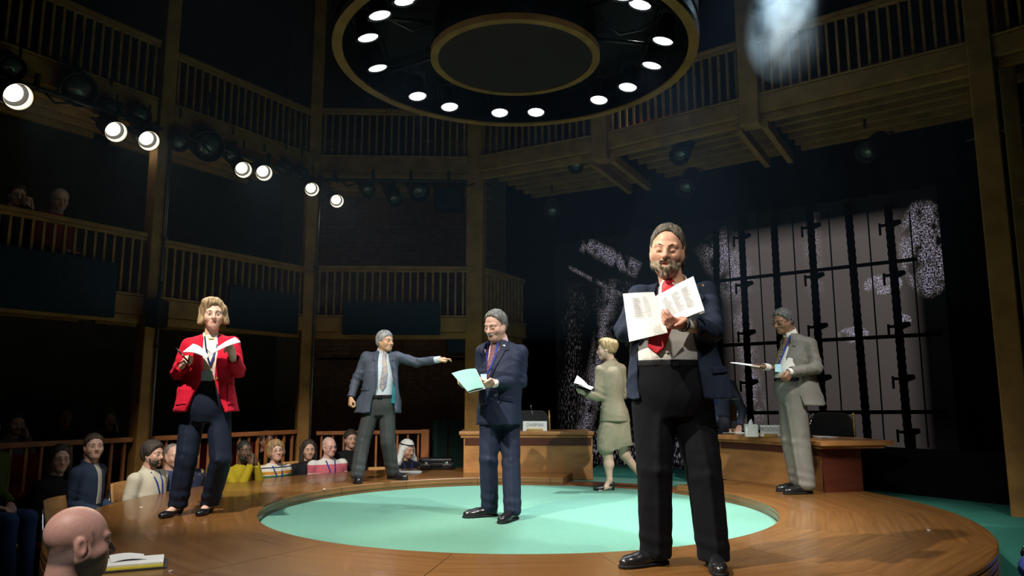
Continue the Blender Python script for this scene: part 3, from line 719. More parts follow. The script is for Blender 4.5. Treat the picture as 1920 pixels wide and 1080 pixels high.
def hair_mat(c1, c2=None):
    c2 = c2 or tuple(min(1, x * 1.9) for x in c1); k = ('hair', c1, c2)
    if k not in _mc:
        _mc[k] = mix_mat('hair', c1, c2, 0.5, 55, (1, 1, 0.18), detail=6, bump=0.9, bscale=120, spec=0.35)
    return _mc[k]
EYE_W = mix_mat('eye_white', (0.62, 0.60, 0.56), (0.68, 0.66, 0.62), 0.25, 30)
EYE_D = mix_mat('iris', (0.03, 0.02, 0.015), (0.06, 0.04, 0.03), 0.15, 60)
def rotm(yaw=0, pitch=0, roll=0):
    return np.array(Matrix.Rotation(yaw, 3, 'Z') @ Matrix.Rotation(pitch, 3, 'X') @ Matrix.Rotation(roll, 3, 'Y'))

# ------------------------------------------------------------------ head
def head_shape(neck_to=None, fat=0.0, female=False, mouth=0.0, brow=0.0, nose=1.0, neck_r=None, bald=False, age=0.0):
    nr = neck_r or (0.050 if female else 0.058)
    jw = 0.050 if female else 0.056
    sh = [(U, el((0, 0.014, 0.036), (0.076, 0.096, 0.085))),
          (U, el((0, -0.022, -0.015), (0.065 + fat, 0.070, 0.088)), 0.03)]
    for s in (-1, 1):
        sh += [(U, rc((s * (jw + fat), 0.000, -0.042), (s * 0.018, -0.064, -0.092), 0.022 + fat, 0.019), 0.03),
               (U, el((s * 0.043, -0.058, -0.030), (0.022 + fat, 0.024, 0.024)), 0.03)]
    sh += [(U, el((0, -0.070, -0.094), (0.024, 0.022, 0.020)), 0.025)]
    nb = neck_to if neck_to is not None else (0, 0.035, -0.20)
    sh += [(U, rc((0, 0.022, -0.055), nb, nr, nr + 0.006), 0.03)]
    if fat > 0.003: sh += [(U, el((0, -0.03, -0.10), (0.05, 0.045, 0.035)), 0.03)]
    for s in (-1, 1):
        sh += [(U, rc((s * 0.010, -0.086, 0.021 - brow), (s * 0.046, -0.070, 0.024), 0.010, 0.009), 0.016),
               (S, el((s * 0.031, -0.104, -0.002), (0.021, 0.020, 0.014)), 0.014),
               (U, el((s * 0.031, -0.076, -0.001), (0.0165, 0.0145, 0.0125)), 0.005)]
    sh += [(U, rc((0, -0.086, 0.012), (0, -0.108 - 0.004 * nose, -0.030), 0.0085, 0.0125 * nose), 0.012),
           (U, el((0.0115, -0.098, -0.035), (0.0085 * nose, 0.011, 0.008)), 0.008), (U, el((-0.0115, -0.098, -0.035), (0.0085 * nose, 0.011, 0.008)), 0.008),
           (U, el((0, -0.076, -0.062), (0.030, 0.021, 0.027)), 0.022)]
    up = -0.0600
    lw = -0.0710 - mouth
    sh += [(U, rc((-0.025, -0.086, up - 0.005), (0, -0.0955, up), 0.0034, 0.0052), 0.005), (U, rc((0.025, -0.086, up - 0.005), (0, -0.0955, up), 0.0034, 0.0052), 0.005),
           (U, rc((-0.023, -0.085, lw + 0.004), (0, -0.0945, lw), 0.0034, 0.0058), 0.005), (U, rc((0.023, -0.085, lw + 0.004), (0, -0.0945, lw), 0.0034, 0.0058), 0.005)]
    if mouth > 0.002: sh += [(S, el((0, -0.095, (up + lw) / 2 - 0.002), (0.016, 0.018, mouth * 0.75)), 0.004)]
    else: sh += [(S, rc((-0.025, -0.094, (up + lw) / 2 - 0.001), (0.025, -0.094, (up + lw) / 2 - 0.001), 0.0016), 0.003)]
    if age > 0:
        for s in (-1, 1):
            sh += [(S, rc((s * 0.0165, -0.099, -0.037), (s * 0.033, -0.083, -0.064), 0.0022 * age), 0.009), (S, rc((s * 0.018, -0.092, -0.013), (s * 0.040, -0.083, -0.017), 0.0016 * age), 0.007), (S, rc((s * 0.005, -0.099, 0.016), (s * 0.004, -0.0965, 0.036), 0.0018 * age), 0.006),
                   (S, rc((s * 0.050, -0.075, 0.002), (s * 0.060, -0.060, 0.004), 0.0016 * age), 0.006)]
        for zf in (0.046, 0.058): sh += [(S, rc((-0.035, -0.086, zf), (0.035, -0.086, zf), 0.0022 * age), 0.006)]
    for s in (-1, 1):
        Re = rotm(s * 0.35, -0.15, 0)
        sh += [(U, el((s * 0.079, 0.014, -0.006), (0.010, 0.020, 0.033), Re), 0.008), (S, el((s * 0.091, 0.008, -0.003), (0.008, 0.012, 0.020), Re), 0.006)]
    return sh
def head_colors(P, skin, lips, stubble=None, sc=1.0, pinkish=0.05, scalp=None):
    x, y, z = P[:, 0] / sc, P[:, 1] / sc, P[:, 2] / sc
    c = np.tile(np.array(skin, float), (len(P), 1))
    def blend(mask, col): c[:] = c * (1 - mask[:, None]) + np.array(col) * mask[:, None]
    g = lambda cx, cy, cz, r: np.exp(-(((np.abs(x) - cx) ** 2 + (y - cy) ** 2 + (z - cz) ** 2) / r ** 2))
    red = np.array(skin) * np.array([1.12, 0.72, 0.66])
    blend(pinkish * 4 * np.clip(g(0.042, -0.07, -0.03, 0.025) + g(0, -0.11, -0.03, 0.018) + g(0.08, 0.01, 0, 0.03), 0, 1), red)
    if scalp is not None:
        d, col = scalp; blend(np.clip((z * 0.9 + y * 0.55 - d) * -60, 0, 1) * np.clip((y + 0.035) * 60, 0, 1) * np.clip((z + 0.075) * 60, 0, 1) * (np.abs(x) < 0.074), col)
    if stubble is not None:
        m = np.clip(1.6 - ((x / 0.060) ** 2 + ((z + 0.075) / 0.045) ** 2) * 1.2, 0, 1) * (y < 0.0); blend(m * 0.5, stubble)
    lp = np.clip(1.5 - ((x / 0.024) ** 2 + ((z + 0.066) / 0.0090) ** 2), 0, 1) * (y < -0.083); blend(np.minimum(lp, 1), lips)
    return c
def hair_cut(front=(-0.085, 0.078), ear=(-0.002, -0.03), nape=-0.085, inf=0.010, back=1.0, side=0.0, top=0.0):
    """close haircut: inflated skull cut by a sloping hairline and by the nape"""
    fy, fz = front; ey, ez = ear; d = np.array([fy - ey, fz - ez]); n = np.array([-d[1], d[0]]); n = n / np.linalg.norm(n)
    if n[0] > 0: n = -n
    return [(U, el((0, 0.016, 0.038 + top * 0.4), (0.077 + inf + side, 0.096 + inf * back, 0.086 + inf + top * 0.6))), (U, el((0, 0.040, -0.02), (0.062 + inf, 0.062 + inf * back, 0.07)), 0.03),
            (I, func(lambda X, Y, Z: (Y - ey) * n[0] + (Z - ez) * n[1] + 0 * X), 0.022), (I, halfspace((0, 0, nape), (0, 0, -1)), 0.022)]
def build_head(T, pos, R, sc=1.0, h=0.005, skin=(0.55, 0.33, 0.24), lips=(0.42, 0.16, 0.13), neck_base=None, hair=None, hair_col=((0.03, 0.02, 0.015), None), brow_col=None, stubble=None, eyes=True, closed=False, hair_noise=0.003, hair_freq=1.0, extra_body=(), scalp=None, beard=None, beard_col=None, hh=None, **kw):
    """returns the head-and-neck mesh; hair, brows, eyes and beard become children of T"""
    pos = V3(pos); R = np.array(R)
    to = lambda P: (P * sc) @ R.T + pos
    nb = None
    if neck_base is not None: nb = (V3(neck_base) - pos) @ R / sc
    P, Q = solid(head_shape(nb, **kw), h / sc, 1)
    cols = head_colors(P, skin, lips, stubble, 1.0, scalp=scalp)
    if hair is not None:
        hp, hq = solid(hair, (hh or h * 1.15) / sc, 1)
        if len(hp):
            a = np.arctan2(hp[:, 1] - 0.02, hp[:, 0]); rr = hp - np.array([0, 0.015, 0.03]); rr = rr / np.linalg.norm(rr, axis=1)[:, None]
            dsp = np.sin(hair_freq * 17 * a + 30 * hp[:, 2]) * 0.5 + np.sin(hair_freq * 41 * a - 46 * hp[:, 2] + 9 * hp[:, 0]) * 0.35 + np.sin(120 * hair_freq * hp[:, 0] + 70 * hp[:, 1]) * 0.3
            hp = hp + rr * (dsp * hair_noise)[:, None]
            to_obj('hair', (to(hp), hq), hair_mat(*hair_col), T)
    if beard is not None:
        bp, bq = solid(beard, h * 0.9 / sc, 1)
        rr = bp - np.array([0, -0.02, -0.05]); rr = rr / np.linalg.norm(rr, axis=1)[:, None]
        bp = bp + rr * (0.0022 * (np.sin(260 * bp[:, 0] + 60 * bp[:, 2]) + np.sin(190 * bp[:, 2] + 130 * bp[:, 0])))[:, None]
        to_obj('beard', (to(bp), bq), hair_mat(*(beard_col or hair_col)), T)
    if brow_col:
        for s in (-1, 1):
            b = kw.get('brow', 0)
            bp, bq = solid([(U, rc((s * 0.012, -0.0965, 0.0255 - b), (s * 0.030, -0.0915, 0.0285), 0.0026, 0.0032)), (U, rc((s * 0.030, -0.0915, 0.0285), (s * 0.047, -0.077, 0.024), 0.0032, 0.0018), 0.003)], 0.0028, 1)
            to_obj('eyebrow', (to(bp), bq), hair_mat(brow_col), T)
    if eyes:
        for s in (-1, 1):
            if closed:
                bp, bq = solid([(U, rc((s * 0.019, -0.0885, -0.007), (s * 0.031, -0.0915, -0.0085), 0.0017)), (U, rc((s * 0.031, -0.0915, -0.0085), (s * 0.044, -0.085, -0.006), 0.0017))], 0.0016, 1)
                to_obj('eyelashes', (to(bp), bq), EYE_D, T)
            else:
                ep, eq = solid([(U, el((s * 0.031, -0.0850, -0.001), (0.0125, 0.0070, 0.0052)))], 0.0022, 1); e = to_obj('eye', (to(ep), eq), EYE_W, T)
                ep, eq = solid([(U, el((s * 0.031, -0.0906, -0.0005), (0.0052, 0.0022, 0.0052)))], 0.0016, 1); to_obj('iris', (to(ep), eq), EYE_D, e)
                bp, bq = solid([(U, rc((s * 0.018, -0.0880, 0.003), (s * 0.031, -0.0925, 0.0058), 0.0019)), (U, rc((s * 0.031, -0.0925, 0.0058), (s * 0.0445, -0.085, 0.0025), 0.0019))], 0.0018, 1); to_obj('eyelashes', (to(bp), bq), EYE_D, e)
    return (to(P), Q), cols
def glasses(T, pos, R, sc=1.0, mat=None, r=0.021, rim=0.0016, half=False):
    pos = V3(pos); R = np.array(R); to = lambda p: Vector((np.array(p) * sc) @ R.T + pos)
    bm = BM()
    for s in (-1, 1):
        pts = [to((s * 0.032 + r * 1.15 * math.cos(a), -0.103 + 0.004 * abs(math.cos(a)), -0.006 + r * 0.8 * math.sin(a))) for a in np.linspace(0, 2 * PIT, 19)]
        tube(bm, pts, rim * sc, 6)
        tube(bm, [to((s * (0.032 + r * 1.15), -0.10, -0.004)), to((s * 0.076, -0.07, 0.0)), to((s * 0.083, 0.012, 0.0))], rim * sc, 6)
    tube(bm, [to((-0.009, -0.104, -0.003)), to((0, -0.108, 0.0)), to((0.009, -0.104, -0.003))], rim * sc, 6)
    return mobj('glasses', bm, mat or M['black_metal'], T, smooth=True)

# ------------------------------------------------------------------ hand: x towards the thumb, palm faces -y, fingers along +z
CURL = {'flat': [(6, 6, 4)] * 4, 'relaxed': [(18, 25, 15), (24, 28, 16), (28, 30, 18), (32, 32, 20)], 'grip': [(48, 62, 35), (54, 66, 38), (58, 68, 40), (60, 70, 40)],
        'hold': [(22, 34, 20), (30, 38, 22), (36, 42, 24), (42, 44, 24)], 'point': [(2, 4, 3), (12, 22, 12), (60, 80, 45), (66, 80, 45)], 'pinch': [(35, 40, 22), (38, 44, 24), (44, 48, 26), (50, 52, 28)], 'fist': [(70, 85, 50)] * 4}
def hand_mesh(wrist, direc, palm, side, curl='relaxed', sc=1.0, h=0.0045, thumb='out', fore=None):
    d = V3(direc); d /= np.linalg.norm(d); pn = V3(palm); pn = pn - d * (pn @ d); pn /= np.linalg.norm(pn)
    xa = np.cross(-pn, d) * side
    R = np.stack([xa, -pn, d], 1)
    sh = []
    xs = (0.028, 0.0095, -0.0095, -0.027)
    sh.append((U, rc((0, 0, -0.018), (0, 0, 0.012), 0.026, 0.026, ((0, 1, 0), 0.78))))
    for i, x in enumerate(xs):
        sh.append((U, rc((x * 0.6, 0, 0.008), (x, 0.002, 0.084 - abs(i - 1.2) * 0.004), 0.0155, 0.0115), 0.014))
    sh.append((U, rc((0.018, -0.010, 0.02), (0.026, -0.012, 0.045), 0.015, 0.012), 0.014))
    for i, (x, L) in enumerate(zip(xs, (0.072, 0.080, 0.075, 0.058))):
        p = V3(x, 0.002, 0.084 - abs(i - 1.2) * 0.004); a = 0; sp = math.radians((1.4 - i) * 3.0)
        for k, (fr, r0, r1) in enumerate(((0.45, 0.0102, 0.0092), (0.31, 0.0092, 0.0084), (0.24, 0.0084, 0.0070))):
            a += math.radians(CURL[curl][i][k])
            q = p + L * fr * V3(math.sin(sp), -math.sin(a), math.cos(a))
            sh.append((U, rc(p, q, r0, r1), 0.003)); p = q
    t0 = V3(0.024, -0.008, 0.022)
    th = {'out': ((0.052, -0.020, 0.052), (0.064, -0.028, 0.078), (0.066, -0.032, 0.098)), 'in': ((0.042, -0.032, 0.050), (0.036, -0.044, 0.078), (0.026, -0.048, 0.094)), 'side': ((0.046, -0.012, 0.056), (0.046, -0.016, 0.084), (0.043, -0.018, 0.104)),
          'top': ((0.046, 0.010, 0.048), (0.038, 0.026, 0.076), (0.026, 0.030, 0.094))}[thumb]
    for r0, r1, q in zip((0.0145, 0.0115, 0.0100), (0.0118, 0.0100, 0.0078), th):
        sh.append((U, rc(t0, q, r0, r1), 0.004)); t0 = V3(q)
    P, Q = solid(sh, h / sc, 1)
    P = P * np.array([1, 1, 1]) * sc
    W = P @ R.T + V3(wrist)
    if side < 0: Q = Q[:, ::-1]
    return W, Q
def flat_col(PQ, col): return np.tile(np.array(col, float), (len(PQ[0]), 1))
# ------------------------------------------------------------------ shoes
def shoe_obj(T, ankle, yaw, mat, L=0.285, name='shoe', h=0.006, pitch=0.0):
    ax, ay = ankle[0], ankle[1]; s = L / 0.285
    sh = [(U, el((0, -0.150 * s, 0.030), (0.046, 0.075 * s, 0.040))), (U, rc((0, -0.10 * s, 0.040), (0, 0.03, 0.052), 0.040, 0.040), 0.03), (U, rc((0, 0.02, 0.05), (0, 0.02, 0.085), 0.043, 0.042), 0.02), (I, halfspace((0, 0, 0.018), (0, 0, -1)), 0.004)]
    so = [(U, el((0, -0.150 * s, 0.0), (0.049, 0.080 * s, 0.2))), (U, rc((0, -0.10 * s, 0.01), (0, 0.035, 0.01), 0.044, 0.041), 0.02), (I, halfspace((0, 0, 0.020), (0, 0, 1))), (I, halfspace((0, 0, 0.001), (0, 0, -1)))]
    R = rotm(yaw); pos = V3(ax, ay, ankle[2] if len(ankle) > 2 else 0)
    P, Q = solid(sh, h, 1); o = to_obj(name, (P @ R.T + pos, Q), mat, T)
    P, Q = solid(so, h, 0, V3(-.07, -.26, -.02), V3(.07, .10, .04)); to_obj('sole', (P @ R.T + pos, Q), M['black'], o)
    return o
# ------------------------------------------------------------------ documents
def sheet(bm, pts, n=8, thick=0.0015, bend=None):
    """bent sheet of paper spanned by 4 corners (a, b, c, d); bend(u, v) gives an offset vector"""
    a, b, c, d = [Vector(p) for p in pts]; g = []; nn = (b - a).cross(d - a).normalized()
    for i in range(n + 1):
        for j in range(n + 1):
            u, v = i / n, j / n
            p = (a * (1 - u) + b * u) * (1 - v) + (d * (1 - u) + c * u) * v
            if bend: p = p + Vector(bend(u, v))
            g.append(p)
    vt = [bm.verts.new(p + nn * thick / 2) for p in g]; vb = [bm.verts.new(p - nn * thick / 2) for p in g]
    ix = lambda i, j: i * (n + 1) + j
    for i in range(n):
        for j in range(n):
            q = (ix(i, j), ix(i + 1, j), ix(i + 1, j + 1), ix(i, j + 1))
            bm.faces.new([vt[k] for k in q]); bm.faces.new([vb[k] for k in q][::-1])
    ed = [ix(i, 0) for i in range(n + 1)] + [ix(n, j) for j in range(1, n + 1)] + [ix(i, n) for i in range(n - 1, -1, -1)] + [ix(0, j) for j in range(n - 1, 0, -1)]
    for k in range(len(ed)):
        p, q = ed[k], ed[(k + 1) % len(ed)]; bm.faces.new((vt[q], vt[p], vb[p], vb[q]))
# ================================================================== BUILDING A DRESSED FIGURE
class Fig:
    def __init__(s, label, Y0, px, z, group=None, cat='person'):
        r = onY(px, 540, Y0); s.root = V3(r.x, Y0, z); s.Y0 = Y0
        s.T = thing('person', label, cat, s.root, 0, group)
        s.body = []; s.cols = []
    def J(s, px, py, dy=0.0): return V3(onY(px, py, s.Y0 + dy)) - s.root
    def add(s, PQ, cols): s.body.append(PQ); s.cols.append(cols)
    def finish(s, mat=None):
        return to_obj('body', join(s.body), mat or skin_mat(), s.T, np.concatenate(s.cols))
    def hit(s, shape_fn, px, py, rng=0.6):
        """point where the line of sight meets a volume"""
        ys = np.linspace(-rng, rng, 400); pts = np.array([s.J(px, py, y) for y in ys])
        d = shape_fn(pts[:, 0], pts[:, 1], pts[:, 2]); i = np.argmax(d < 0) if (d < 0).any() else int(np.argmin(d))
        return pts[i]
    def up(s, T, pxs, inf=0.0):
        fn = T.prim(inf, -9, 9)[0]; out = []
        for px, py in pxs:
            p = s.hit(fn, px, py); u, w = T.uw(np.array(p[0]), np.array(p[1]), np.array(p[2])); out.append((float(u), float(p[2])))
        return out
def stations(pel, wst, chs, sh, nk, hip, wa, ch, top, nkr=(0.075, 0.075), hem=None, hemr=None):
    st = []
    if hem is not None: st.append((hem[2], hem[0], hem[1], *hemr))
    st += [(pel[2], pel[0], pel[1], *hip), (wst[2], wst[0], wst[1], *wa), (chs[2], chs[0], chs[1], *ch), (sh[2], sh[0], sh[1], *top), (nk[2], nk[0], nk[1], *nkr)]
    return st
def limb(a, b, c, r0, r1, r2, k=0.02): return [(U, rc(a, b, r0, r1), 0.022), (U, rc(b, c, r1, r2), 0.006)]
def cuff_hole(el_, wr, r, depth=0.05):
    d = V3(wr) - V3(el_); d /= np.linalg.norm(d)
    return [(I if False else S, rc(V3(wr) - d * depth * 0.2, V3(wr) + d * 0.2, r, r))]
def cut_end(el_, wr):
    """flat sleeve end: removes everything beyond the wrist plane near the wrist"""
    d = V3(wr) - V3(el_); d /= np.linalg.norm(d); w = V3(wr)
    def fn(X, Y, Z):
        px, py, pz = X - w[0], Y - w[1], Z - w[2]; t = px * d[0] + py * d[1] + pz * d[2]
        r = np.sqrt(np.maximum(px * px + py * py + pz * pz - t * t, 0))
        return np.maximum(np.maximum(-t, t - 0.12), r - 0.075)
    return (S, (fn, w - 0.15, w + 0.15))
def trousers(F, pel, hips, knees, ankles, mat, r=(0.095, 0.078, 0.070), hipr=(0.17, 0.125), top=None, yaw=0.0, h=0.008, hem_z=0.035, seat=0.0, wr=0.0022, kn=0.03, name='trousers', seed=0.0):
    pel = V3(pel); top = pel + V3(0, 0, 0.13) if top is None else V3(top)
    T = Torso([(pel[2] - 0.10, pel[0], pel[1], hipr[0] * 0.66, hipr[1] * 0.80), (pel[2], pel[0], pel[1], *hipr), (top[2], top[0], top[1], hipr[0] * 0.95, hipr[1] * 0.95)], yaw)
    sh = [(U, T.prim())]
    for hp, k, a in zip(hips, knees, ankles):
        sh += [(U, rc(hp, k, r[0] * 1.03, r[1]), 0.03), (U, rc(k, a, r[1], r[2]), 0.004)]
    fd = V3(math.sin(yaw), -math.cos(yaw), 0)
    for hp, k, a in zip(hips, knees, ankles):
        hp_, k_, a_ = V3(hp), V3(k), V3(a); sh += [(U, rc(hp_ + fd * (r[0] - .006) - V3(0, 0, .06), k_ + fd * (r[1] - .002), 0.006), 0.03), (U, rc(k_ + fd * (r[1] - .002), a_ + fd * (r[2] + .002), 0.006), 0.03)]
    sh += [wrinkle(wr, 20, seed, 0.45)]
    for k, a in zip(knees, ankles):      # creases that break over the shoe and at the knee
        a_ = V3(a); k_ = V3(k)
        sh.append(('d', (lambda X, Y, Z, a_=a_, k_=k_: 0.003 * np.sin(70 * (Z - a_[2]) + 14 * (X - a_[0])) * np.exp(-((Z - a_[2] - 0.06) / 0.07) ** 2) + 0.002 * np.sin(55 * (Z - k_[2]) + 9 * X) * np.exp(-((Z - k_[2]) / 0.09) ** 2), np.minimum(a_, k_) - 0.12, np.maximum(a_, k_) + 0.12)))
    sh += [(I, func(lambda X, Y, Z: hem_z - Z + 0 * X + 0 * Y))]
    o = to_obj(name, solid(sh, h), mat, F.T); return o, T, sh
def belt(F, T, z, mat, buckle=True, h=0.006, inf=0.006, w=0.018):
    P, Q = solid([(U, T.prim(inf, z - w, z + w))], h, 0); o = to_obj('belt', (P, Q), mat, F.T)
    if buckle:
        p = T.front(0.0, z, inf + 0.004); bm = BM(); Mx = Matrix.Translation(Vector(p)) @ Matrix.Rotation(T.yaw, 4, 'Z')
        for a, b, c, d in ((-.024, .024, .013, .018), (-.024, .024, -.018, -.013), (-.024, -.018, -.018, .018), (.018, .024, -.018, .018)): box(bm, a, b, -.004, .004, c, d, Mx)
        mobj('buckle', bm, M['chrome'], o)
    return o
def lowbody(F, pel, nk, legs=None, skin=(0.5, 0.3, 0.22), tr=0.09, extra=(), h=0.012):
    """the covered part of the body: a slim trunk that joins the head to the limbs"""
    sh = [(U, rc(pel, V3(nk) - V3(0, 0, 0.06), tr, tr * 0.8)), (U, rc(V3(nk) - V3(0, 0, 0.10), nk, 0.06, 0.05), 0.04)] + list(extra)
    PQ = solid(sh, h); F.add(PQ, flat_col(PQ, skin))
def ribbon(F, name, pts, w, mat, parent=None, thick=0.003, nrm=(0, -1, 0)):
    """flat strap through points"""
    bm = BM(); n = Vector(nrm).normalized(); prev = None; pts = [Vector(p) for p in pts]
    for i, p in enumerate(pts):
        d = (pts[min(i + 1, len(pts) - 1)] - pts[max(i - 1, 0)]).normalized(); s = d.cross(n).normalized() * w / 2
        q = [bm.verts.new(p + s + n * thick), bm.verts.new(p - s + n * thick), bm.verts.new(p - s - n * thick), bm.verts.new(p + s - n * thick)]
        if prev:
            for k in range(4): bm.faces.new((prev[k], prev[(k + 1) % 4], q[(k + 1) % 4], q[k]))
        else: bm.faces.new(q)
        prev = q
    bm.faces.new(prev[::-1]); return mobj(name, bm, mat, parent or F.T)
def card(F, name, c, w, h, mat, rz=0.0, rx=0.0, parent=None, t=0.004):
    bm = BM(); box(bm, -w / 2, w / 2, -t / 2, t / 2, -h / 2, h / 2)
    o = mobj(name, bm, mat, parent or F.T); o.location = c; o.rotation_euler = (rx, 0, rz); return o
def button(F, p, mat, parent, r=0.008, n=(0, -1, 0)):
    bm = BM(); d = Vector(n).normalized(); tube(bm, [Vector(p), Vector(p) + d * 0.004], r, 10); return mobj('button', bm, mat, parent)
def collar(F, nk, hd, mat, r=0.068, h=0.005, ht=0.045, name='collar', parent=None, open_=0.35, yaw=0.0, pitch=0.25):
    """standing shirt collar round the neck, open at the front"""
    nk, R = V3(nk), rotm(yaw, pitch)
    bm_sh = [(U, rc((0, 0, -0.02), (0, 0, ht), r + 0.012, r)), (S, rc((0, 0, -0.1), (0, 0, 0.2), r - 0.004, r - 0.007)), (I, halfspace((0, 0, ht), (0, -0.25, 1))), (I, halfspace((0, 0, -0.015), (0, 0, -1)))]
    bm_sh.append((S, func(lambda X, Y, Z: np.maximum(np.abs(X) - open_ * np.maximum(Z + 0.01, 0.002), Y + 0.02))))
    P, Q = solid(bm_sh, h, 1, V3(-.12, -.12, -.05), V3(.12, .12, .1)); return to_obj(name, (P @ R.T + nk, Q), mat, parent or F.T)
WHITE = cloth(0.62, 0.61, 0.57, 0.8, 0.05, 'shirt'); BLACK_SHOE = M['black_gloss']
LANYARD = cloth(0.015, 0.035, 0.20, 0.6, 0.1, 'lanyard'); BADGE = mix_mat('badge', (0.35, 0.62, 0.72), (0.42, 0.68, 0.78), 0.3, 20)
# ================================================================== THE REST OF THE CAST
def jacket(F, JT, nk, arms, mat, r=(0.066, 0.058, 0.044), open_px=None, cut=None, h=0.008, wr=0.005, seed=0.0, pad=0.062, inner=(), name='jacket', open_w=0.02, shy=0.02, wf=20):
    """arms: (shoulder, elbow, wrist) for each side"""
    js = [(U, JT.prim())]
    for a in arms: js.append((U, rc(V3(nk) + V3(0, shy, -.05), a[0], 0.055, pad), 0.045))
    for a in arms: js += limb(a[0], a[1], a[2], r[0], r[1], r[2])
    js.append(wrinkle(wr, wf, seed, 0.6))
    for a in arms:
        e_ = V3(a[1]); js.append(('d', (lambda X, Y, Z, e_=e_: 0.005 * np.sin(90 * (Z - e_[2]) + 40 * (X - e_[0]) + 20 * Y) * np.exp(-(((X - e_[0]) ** 2 + (Y - e_[1]) ** 2 + (Z - e_[2]) ** 2) / 0.012)), e_ - 0.2, e_ + 0.2)))
    for a in arms: js += [cut_end(a[1], a[2]), (S, rc(a[2], V3(a[2]) + 0.5 * (V3(a[2]) - V3(a[1])), r[2] - 0.008))]
    base = list(js)
    if open_px is not None:
        ov = F.up(JT, open_px)
        def openf(X, Y, Z):
            u, w_ = JT.uw(X, Y, Z); u, w_ = np.broadcast_arrays(u, w_)
            return np.maximum(poly2(u, np.broadcast_to(Z, u.shape), ov), w_ + open_w)
        js.append((S, func(openf), 0.005))
    for i in inner: js.append((S, i))
    return to_obj(name, solid(js, h), mat, F.T), base
def armbones(arms, legs=()):
    out = []
    for a in arms: out += [(U, rc(a[0], a[1], .034, .029), .02), (U, rc(a[1], a[2], .029, .023), .01)]
    for a in legs: out += [(U, rc(a[0], a[1], .065, .05), .03), (U, rc(a[1], a[2], .05, .036), .03)]
    return out
def shirt(F, ST, nk, hd, mat=None, cr=0.066, h=0.010, yaw=0.0, pitch=0.3):
    ss = [(U, ST.prim()), wrinkle(0.0025, 26, 1.0)]
    o = to_obj('shirt', solid(ss, h), mat or WHITE, F.T)
    if cr: collar(F, nk, hd, mat or WHITE, cr, parent=o, yaw=yaw, pitch=pitch)
    return o, ss
def cuff(F, a, parent, r=0.036, mat=None, out=0.02):
    d = V3(a[2]) - V3(a[1]); d /= np.linalg.norm(d)
    P, Q = solid([(U, rc(V3(a[2]) - d * 0.04, V3(a[2]) + d * out, r)), (S, rc(V3(a[2]) + d * (out + 0.005), V3(a[2]) + d * 0.1, r - 0.006))], 0.005, 0); to_obj('shirt_cuff', (P, Q), mat or WHITE, parent)

